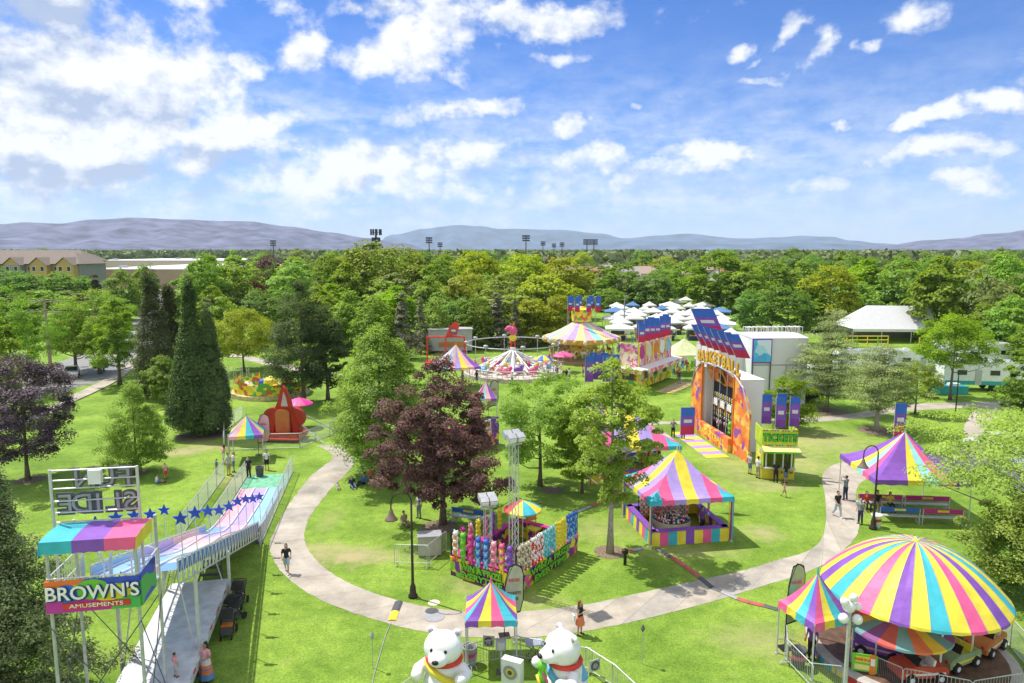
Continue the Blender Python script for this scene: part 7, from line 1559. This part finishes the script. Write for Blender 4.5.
def camper(label,p,rz,Ln,ht_,stripe,ext=None):
    t=thing('camper',label,'camper',p,rz); k=MB(); k.prism([(-Ln/2,.8),(-Ln/2,ht_-.3),(-Ln/2+.4,ht_),(Ln/2-.3,ht_),(Ln/2,ht_-.4),(Ln/2,.8)],-1.25,1.25,WHT); k.build('body',t)
    k=MB(); k.box((0,-1.27,1.05),(Ln*.96,.04,.5),stripe); k.build('stripe',t); k=MB(); k.box((0,0,ht_+.03),(Ln*.9,2.3,.06),SILV); k.box((Ln*.2,0,ht_+.2),(.9,.8,.3),GRY); k.box((-Ln*.25,.2,ht_+.14),(.5,.5,.2),WHT); k.build('roof_units',t)
    for x in (-Ln*.28,Ln*.12,Ln*.36): k=MB(); k.box((x,-1.28,2.35),(1.1,.05,.6),CARG); k.build('window',t)
    k=MB(); k.box((-Ln*.08,-1.28,1.75),(.75,.05,1.9),SILV); k.build('door',t)
    for x in (Ln*.1,Ln*.22):
        for s in (-1,1): k=MB(); k.M=Matrix.Translation((x,s*1.1,.4))@Matrix.Rotation(PI/2,4,'X'); k.lathe([(.2,-.12),(.4,-.1),(.4,.1),(.2,.12)],RUB,14); k.build('wheel',t)
    return t
camper('white camper with dark window and teal skirt at the right of the walk',(PX(985,378,86).x,87,0),R(-8),9.5,3.7,mat('teal_paint',(.03,.35,.36),.4))
camper('long white camper roof behind the blossom tree',(PX(925,370,97).x,97,0),R(-6),11,3.6,GRY)
camper('white camper farther back behind the bright flat crowned tree',(PX(975,365,104).x,105,0),R(-10),11,3.6,SILV)
camper('white camper behind the spreading pine',(PX(872,365,97).x,99,0),R(3),9,3.4,GRY)
t=thing('awning_table','teal covered table with boxes in front of the white camper','table',(PX(952,385,84).x,84.5,0)); k=MB(); k.box((0,0,.5),(4.0,1.2,1.0),mat('teal_paint',(.03,.35,.36),.4)); k.box((.5,0,1.15),(1.2,.8,.3),WHT); k.build('cover',t)
# ---------------------------------------------------------------- far buildings
ROOFB=mat('brown_shingle',(.20,.165,.14),.9,var=.2); YWL=mat('ochre_wall',(.46,.32,.13),.8,var=.08); STN=mat('grey_stone_wall',(.27,.26,.25),.85,var=.2); TAN=mat('tan_wall',(.42,.31,.23),.85,var=.06,vscale=.2); GLS=mat('window_glass',(.03,.04,.05),.15)
def gable(k,cx,y0,y1,w_,z0,h_,m,wm):
    k.add([(cx-w_/2-.4,y0-.5,z0-.1),(cx,y0-.5,z0+h_),(cx+w_/2+.4,y0-.5,z0-.1),(cx-w_/2-.4,y1,z0-.1),(cx,y1,z0+h_),(cx+w_/2+.4,y1,z0-.1)],[(0,3,4,1),(1,4,5,2)],m)
bx=thing('apartment_building','ochre and grey stone apartment building with brown shingled gables at the left edge','building',(-178,246,0),R(-4)); W2=56
k=MB(); k.box((0,7,6.4),(W2,14,12.8),STN); k.build('wall',bx)
k=MB(); k.add([(-W2/2-.8,-.8,12.7),(W2/2+.8,-.8,12.7),(W2/2+.8,15,12.7),(-W2/2-.8,15,12.7),(-W2/2+6,7,16.7),(W2/2-6,7,16.7)],[(0,1,5,4),(1,2,5),(2,3,4,5),(3,0,4)],ROOFB); k.build('roof',bx)
for i in range(6):
    cx=-W2/2+4.5+i*9.6; k=MB(); m_=YWL if i%2==0 or i==5 else STN; k.box((cx,-1.2,6.2),(6.2,2.6,12.4),m_); k.add([(cx-3.1,-2.5,12.4),(cx+3.1,-2.5,12.4),(cx,-2.5,14.9)],[(0,1,2)],YWL); q=k.build('bay',bx)
    k=MB(); gable(k,cx,-2.5,6,6.2,12.4,2.6,ROOFB,YWL); k.build('bay_roof',q)
    for fl in range(4):
        for dx in (-1.5,1.5): k=MB(); k.box((cx+dx,-2.53,1.9+fl*3.05),(1.3,.08,1.7),WHT); k.box((cx+dx,-2.59,1.9+fl*3.05),(1.1,.06,1.5),GLS); k.build('window',q)
for i in range(5):
    for fl in range(4): k=MB(); k.box((-W2/2+9.3+i*9.6,-.05,1.9+fl*3.05),(1.6,.12,1.6),WHT); k.box((-W2/2+9.3+i*9.6,-.13,1.9+fl*3.05),(1.4,.06,1.4),GLS); k.build('window',bx)
bx2=thing('apartment_building','second ochre apartment wing behind the first at the left edge','building',(-205,290,0),R(-4)); k=MB(); k.box((0,7,6.5),(60,14,13),YWL); k.build('wall',bx2); k=MB(); k.add([(-31,-1,13),(31,-1,13),(31,15,13),(-31,15,13),(-24,7,17.5),(24,7,17.5)],[(0,1,5,4),(1,2,5),(2,3,4,5),(3,0,4)],ROOFB); k.build('roof',bx2)
for i in range(12):
    for fl in range(4): k=MB(); k.box((-27+i*4.9,-.06,2+fl*3.1),(1.6,.12,1.6),GLS); k.build('window',bx2)
def flat_building(label,x,y,w_,d_,h_,wall,rz=0,name='warehouse'):
    t=thing(name,label,'building',(x,y,0),rz); k=MB(); k.box((0,d_/2,h_/2),(w_,d_,h_),wall); k.build('wall',t); k=MB(); k.box((0,d_/2,h_+.2),(w_+.4,d_+.4,.4),mat('white_flat_roof',(.70,.69,.68),.7,var=.08,vscale=.05)); 
    for i in range(8): k.box((-w_/2*.8+i*w_*.22,d_*(.2+.6*((i*37)%10)/10),h_+.9),(3,3,1.2),SILV) if -w_/2*.8+i*w_*.22<w_/2-3 else None
    k.build('roof',t); k=MB(); k.box((w_*.1,-.1,h_*.3),(w_*.12,.1,h_*.5),DGR); k.build('door',t); return t
flat_building('flat tan warehouse with white roof left of the dark evergreens',-168,318,52,120,8.6,TAN)
flat_building('low tan wing with bright roof right of the main warehouse',-127,322,24,90,9.2,mat('tan_wall2',(.48,.36,.28),.85,var=.06,vscale=.2))
flat_building('long white roofed store far behind the warehouse',-262,520,110,120,9.5,CREAM)
flat_building('dark red store front on the skyline above the warehouse',-172,700,30,40,12,mat('brick_red',(.22,.06,.05),.8))
RFS=[mat('roof_terracotta',(.42,.17,.11),.85,var=.15),mat('roof_tan',(.40,.30,.24),.85),mat('roof_grey',(.30,.29,.30),.85),mat('roof_brownish',(.26,.17,.13),.85)]
WLS=[mat('wall_cream',(.58,.52,.42),.85),mat('wall_white',(.66,.65,.63),.85),mat('wall_brick',(.38,.20,.15),.85),mat('wall_sand',(.5,.4,.3),.85)]
RN=['terracotta','tan','grey','brown']; WN=['cream','white','brick','sand']
def house(x,y,rz,i,zone,sc=1.0):
    a,b=i%4,(i*3+1)%4; t=thing('house',f'{WN[b]} walled house with {RN[a]} roof {zone}','house',(x,y,0),rz,f'{WN[b]} houses with {RN[a]} roofs {zone}'); w_,d_,h_=13*sc,10*sc,5.2*sc
    k=MB(); k.box((0,0,h_/2),(w_,d_,h_),WLS[b]); k.add([(-w_/2,-d_/2,h_),(-w_/2,d_/2,h_),(-w_/2,0,h_+3.2)],[(0,1,2)],WLS[b]); k.add([(w_/2,-d_/2,h_),(w_/2,d_/2,h_),(w_/2,0,h_+3.2)],[(0,2,1)],WLS[b]); k.build('wall',t)
    k=MB(); k.add([(-w_/2-.5,-d_/2-.6,h_-.3),(w_/2+.5,-d_/2-.6,h_-.3),(w_/2+.5,d_/2+.6,h_-.3),(-w_/2-.5,d_/2+.6,h_-.3),(-w_/2-.5,0,h_+3.3),(w_/2+.5,0,h_+3.3)],[(0,1,5,4),(4,5,2,3)],RFS[a]); q=k.build('roof',t); k=MB(); k.box((w_*.25,1,h_+3.2),(.9,.9,2),WLS[2]); k.build('chimney',q)
    for dx in (-.32,-.1,.3): k=MB(); k.box((dx*w_,-d_/2-.05,h_*.55),(1.6,.12,1.4),GLS); k.build('window',t)
    k=MB(); k.box((.12*w_,-d_/2-.05,1.1),(1.1,.12,2.2),WHT); k.build('door',t)
HS=[]
for i in range(18): 
    Y=[330,360,395,430,470,520][i%6]*1.0; px=[601,640,668,690,712,655,622,580,675,700,610,645,730,690,600,760,660,633][i]; HS.append((PX(px,260,Y).x,Y))
for i,(x,y) in enumerate(HS): house(x,y,random.uniform(-.5,.5),i,'among the trees beyond the market',1.15)
for i in range(16):
    Y=random.uniform(520,1000); q=[-.3,-.22,.38,.5,.6,-.1,.44,.7][i%8]+random.uniform(-.04,.04); house(q*Y,Y,random.uniform(-.6,.6),i,'far off in the wooded suburb '+('on the left' if q<0 else 'on the right'),1.6)
house(70.5 if False else PX(992,262,260).x,262,R(10),2,'on the right skyline',1.5)
# ---------------------------------------------------------------- poles and masts
q=PX(52,380,93); t=thing('power_pole','wooden power pole with two crossarms and wires at the left','power pole',(q.x,93,0)); WP=mat('pole_wood',(.42,.34,.25),.85,var=.2)
k=MB(); k.tube([(0,0,0),(-.15,0,11.4)],[.24,.15],WP,8); k.build('pole',t)
for z in (10.7,9.3): k=MB(); k.box((-.1,0,z),(4.4,.14,.16),WP); k.build('crossarm',t)
for z in (10.7,9.3):
    for x in (-2.0,-1.0,.9,1.8): k=MB(); k.lathe([(.05,z+.08),(.08,z+.2),(.04,z+.34)],SILV,8,(x,0,0)); k.build('insulator',t)
for x,z in ((-2.0,11.0),(1.8,11.0),(-1,9.6),(.9,9.6)):
    for sgn in (-1,):
        k=MB(); pts=[]
        for i in range(13): f=i/12; pts.append((x-46*f*1.0,-38*f,z-4*f*(1-f)*2.2)); 
        k.tube(pts,.03,BLK,4); pts=[(x+18*f,62*f,z-4*f*(1-f)*2.2) for f in [i/12 for i in range(13)]]; k.tube(pts,.03,BLK,4); k.build('wire',t)
for j,(wx,wy) in enumerate(((-46,-38),(18,62))):
    tt=thing('power_pole',['wooden power pole outside the left edge carrying the wires','wooden power pole up the road carrying the wires away'][j],'power pole',(q.x+wx,93+wy,0)); k=MB(); k.tube([(0,0,0),(0,0,11.4)],[.22,.15],WP,8); k.build('pole',tt); 
    for z in (10.7,9.3): k=MB(); k.box((0,0,z),(4.4,.14,.16),WP); k.build('crossarm',tt)
q=PX(376,240,340); t=thing('antenna_tower','dark multi armed cell antenna tower rising above the pale willow dome','antenna tower',(q.x,340,0)); DK=mat('antenna_dark',(.05,.05,.06),.6)
zt=hg(229,340); k=MB(); k.tube([(0,0,0),(0,0,zt)],[.7,.45],DK,8); k.build('mast',t)
for i in range(9):
    a=2*PI*i/9+.2; k=MB(); x,y=2.4*math.cos(a),2.4*math.sin(a); k.bar((0,0,zt-1.6),(x,y,zt-1.6),.1,DK,4); k.box((x,y,zt-1.5),(.8,.5,2.8),DK); k.build('antenna_panel',t)
for i in range(6):
    a=2*PI*i/6; k=MB(); x,y=1.7*math.cos(a),1.7*math.sin(a); k.bar((0,0,zt-5),(x,y,zt-5),.1,DK,4); k.box((x,y,zt-5),(.7,.5,2.0),DK); k.build('antenna_panel',t)
for i,(px,py,Y,w_) in enumerate(((273,241,430,3.5),(429,238,430,4),(440,243,560,4),(526,236,420,4.5),(543,242,600,4),(562,243,600,4),(587,240,470,5),(594,240,470,5),(554,244,650,4))):
    q=PX(px,py,Y); t=thing('stadium_light',['field light mast above the left tree line beside the hills','field light mast right of the antenna tower','small field light mast farther right of the antenna tower','tallest field light mast above the golden trees','small mast right of the tallest field light','thin mast before the paired field lights','left one of the paired field light masts','right one of the paired field light masts','faint thin mast among the field lights'][i],'light mast',(q.x,Y,0)); k=MB(); k.tube([(0,0,0),(0,0,q.z)],[.45,.25],DK,6); k.build('mast',t)
    k=MB()
    for z in (0,1.3,2.6): k.box((0,0,q.z-z),(w_,.4,.9),DK)
    k.build('lamp_rack',t)
q=PX(624,330,150); t=thing('market_light_pole','slim grey light pole standing among the white market tents','light pole',(q.x,150,0)); k=MB(); k.tube([(0,0,0),(0,0,hg(296,150))],[.16,.1],GRY,8); k.build('pole',t); k=MB(); k.box((.3,0,hg(296,150)),(1.0,.3,.2),SILV); k.build('lamp_head',t)
q=G(104,372); t=thing('street_light','green painted street light pole beside the left road','street light',q); gp=mat('green_pole',(.04,.14,.11),.5); k=MB(); k.tube([(0,0,0),(0,0,8.2),(-.3,.2,8.8),(-1.6,.6,9.0)],[.13,.09,.07,.05],gp,8); k.build('pole',t); k=MB(); k.ball((-1.7,.6,8.95),(.4,.2,.12),SILV,8,5); k.build('lamp_head',t)
q=G(93,366); t=thing('flag_pole','pole with a small red, white and blue flag beside the left road','flag',q); k=MB(); k.bar((0,0,0),(0,0,7.4),.06,SILV); k.build('pole',t); k=MB()
for i in range(6): k.box((-.75,0,7.0-i*.2-.1),(1.4,.03,.2),[RED,WHF][i%2])
k.box((-.35,-.02,6.75),(.6,.03,.55),NAVY); k.build('flag',t)
flowb=MB()
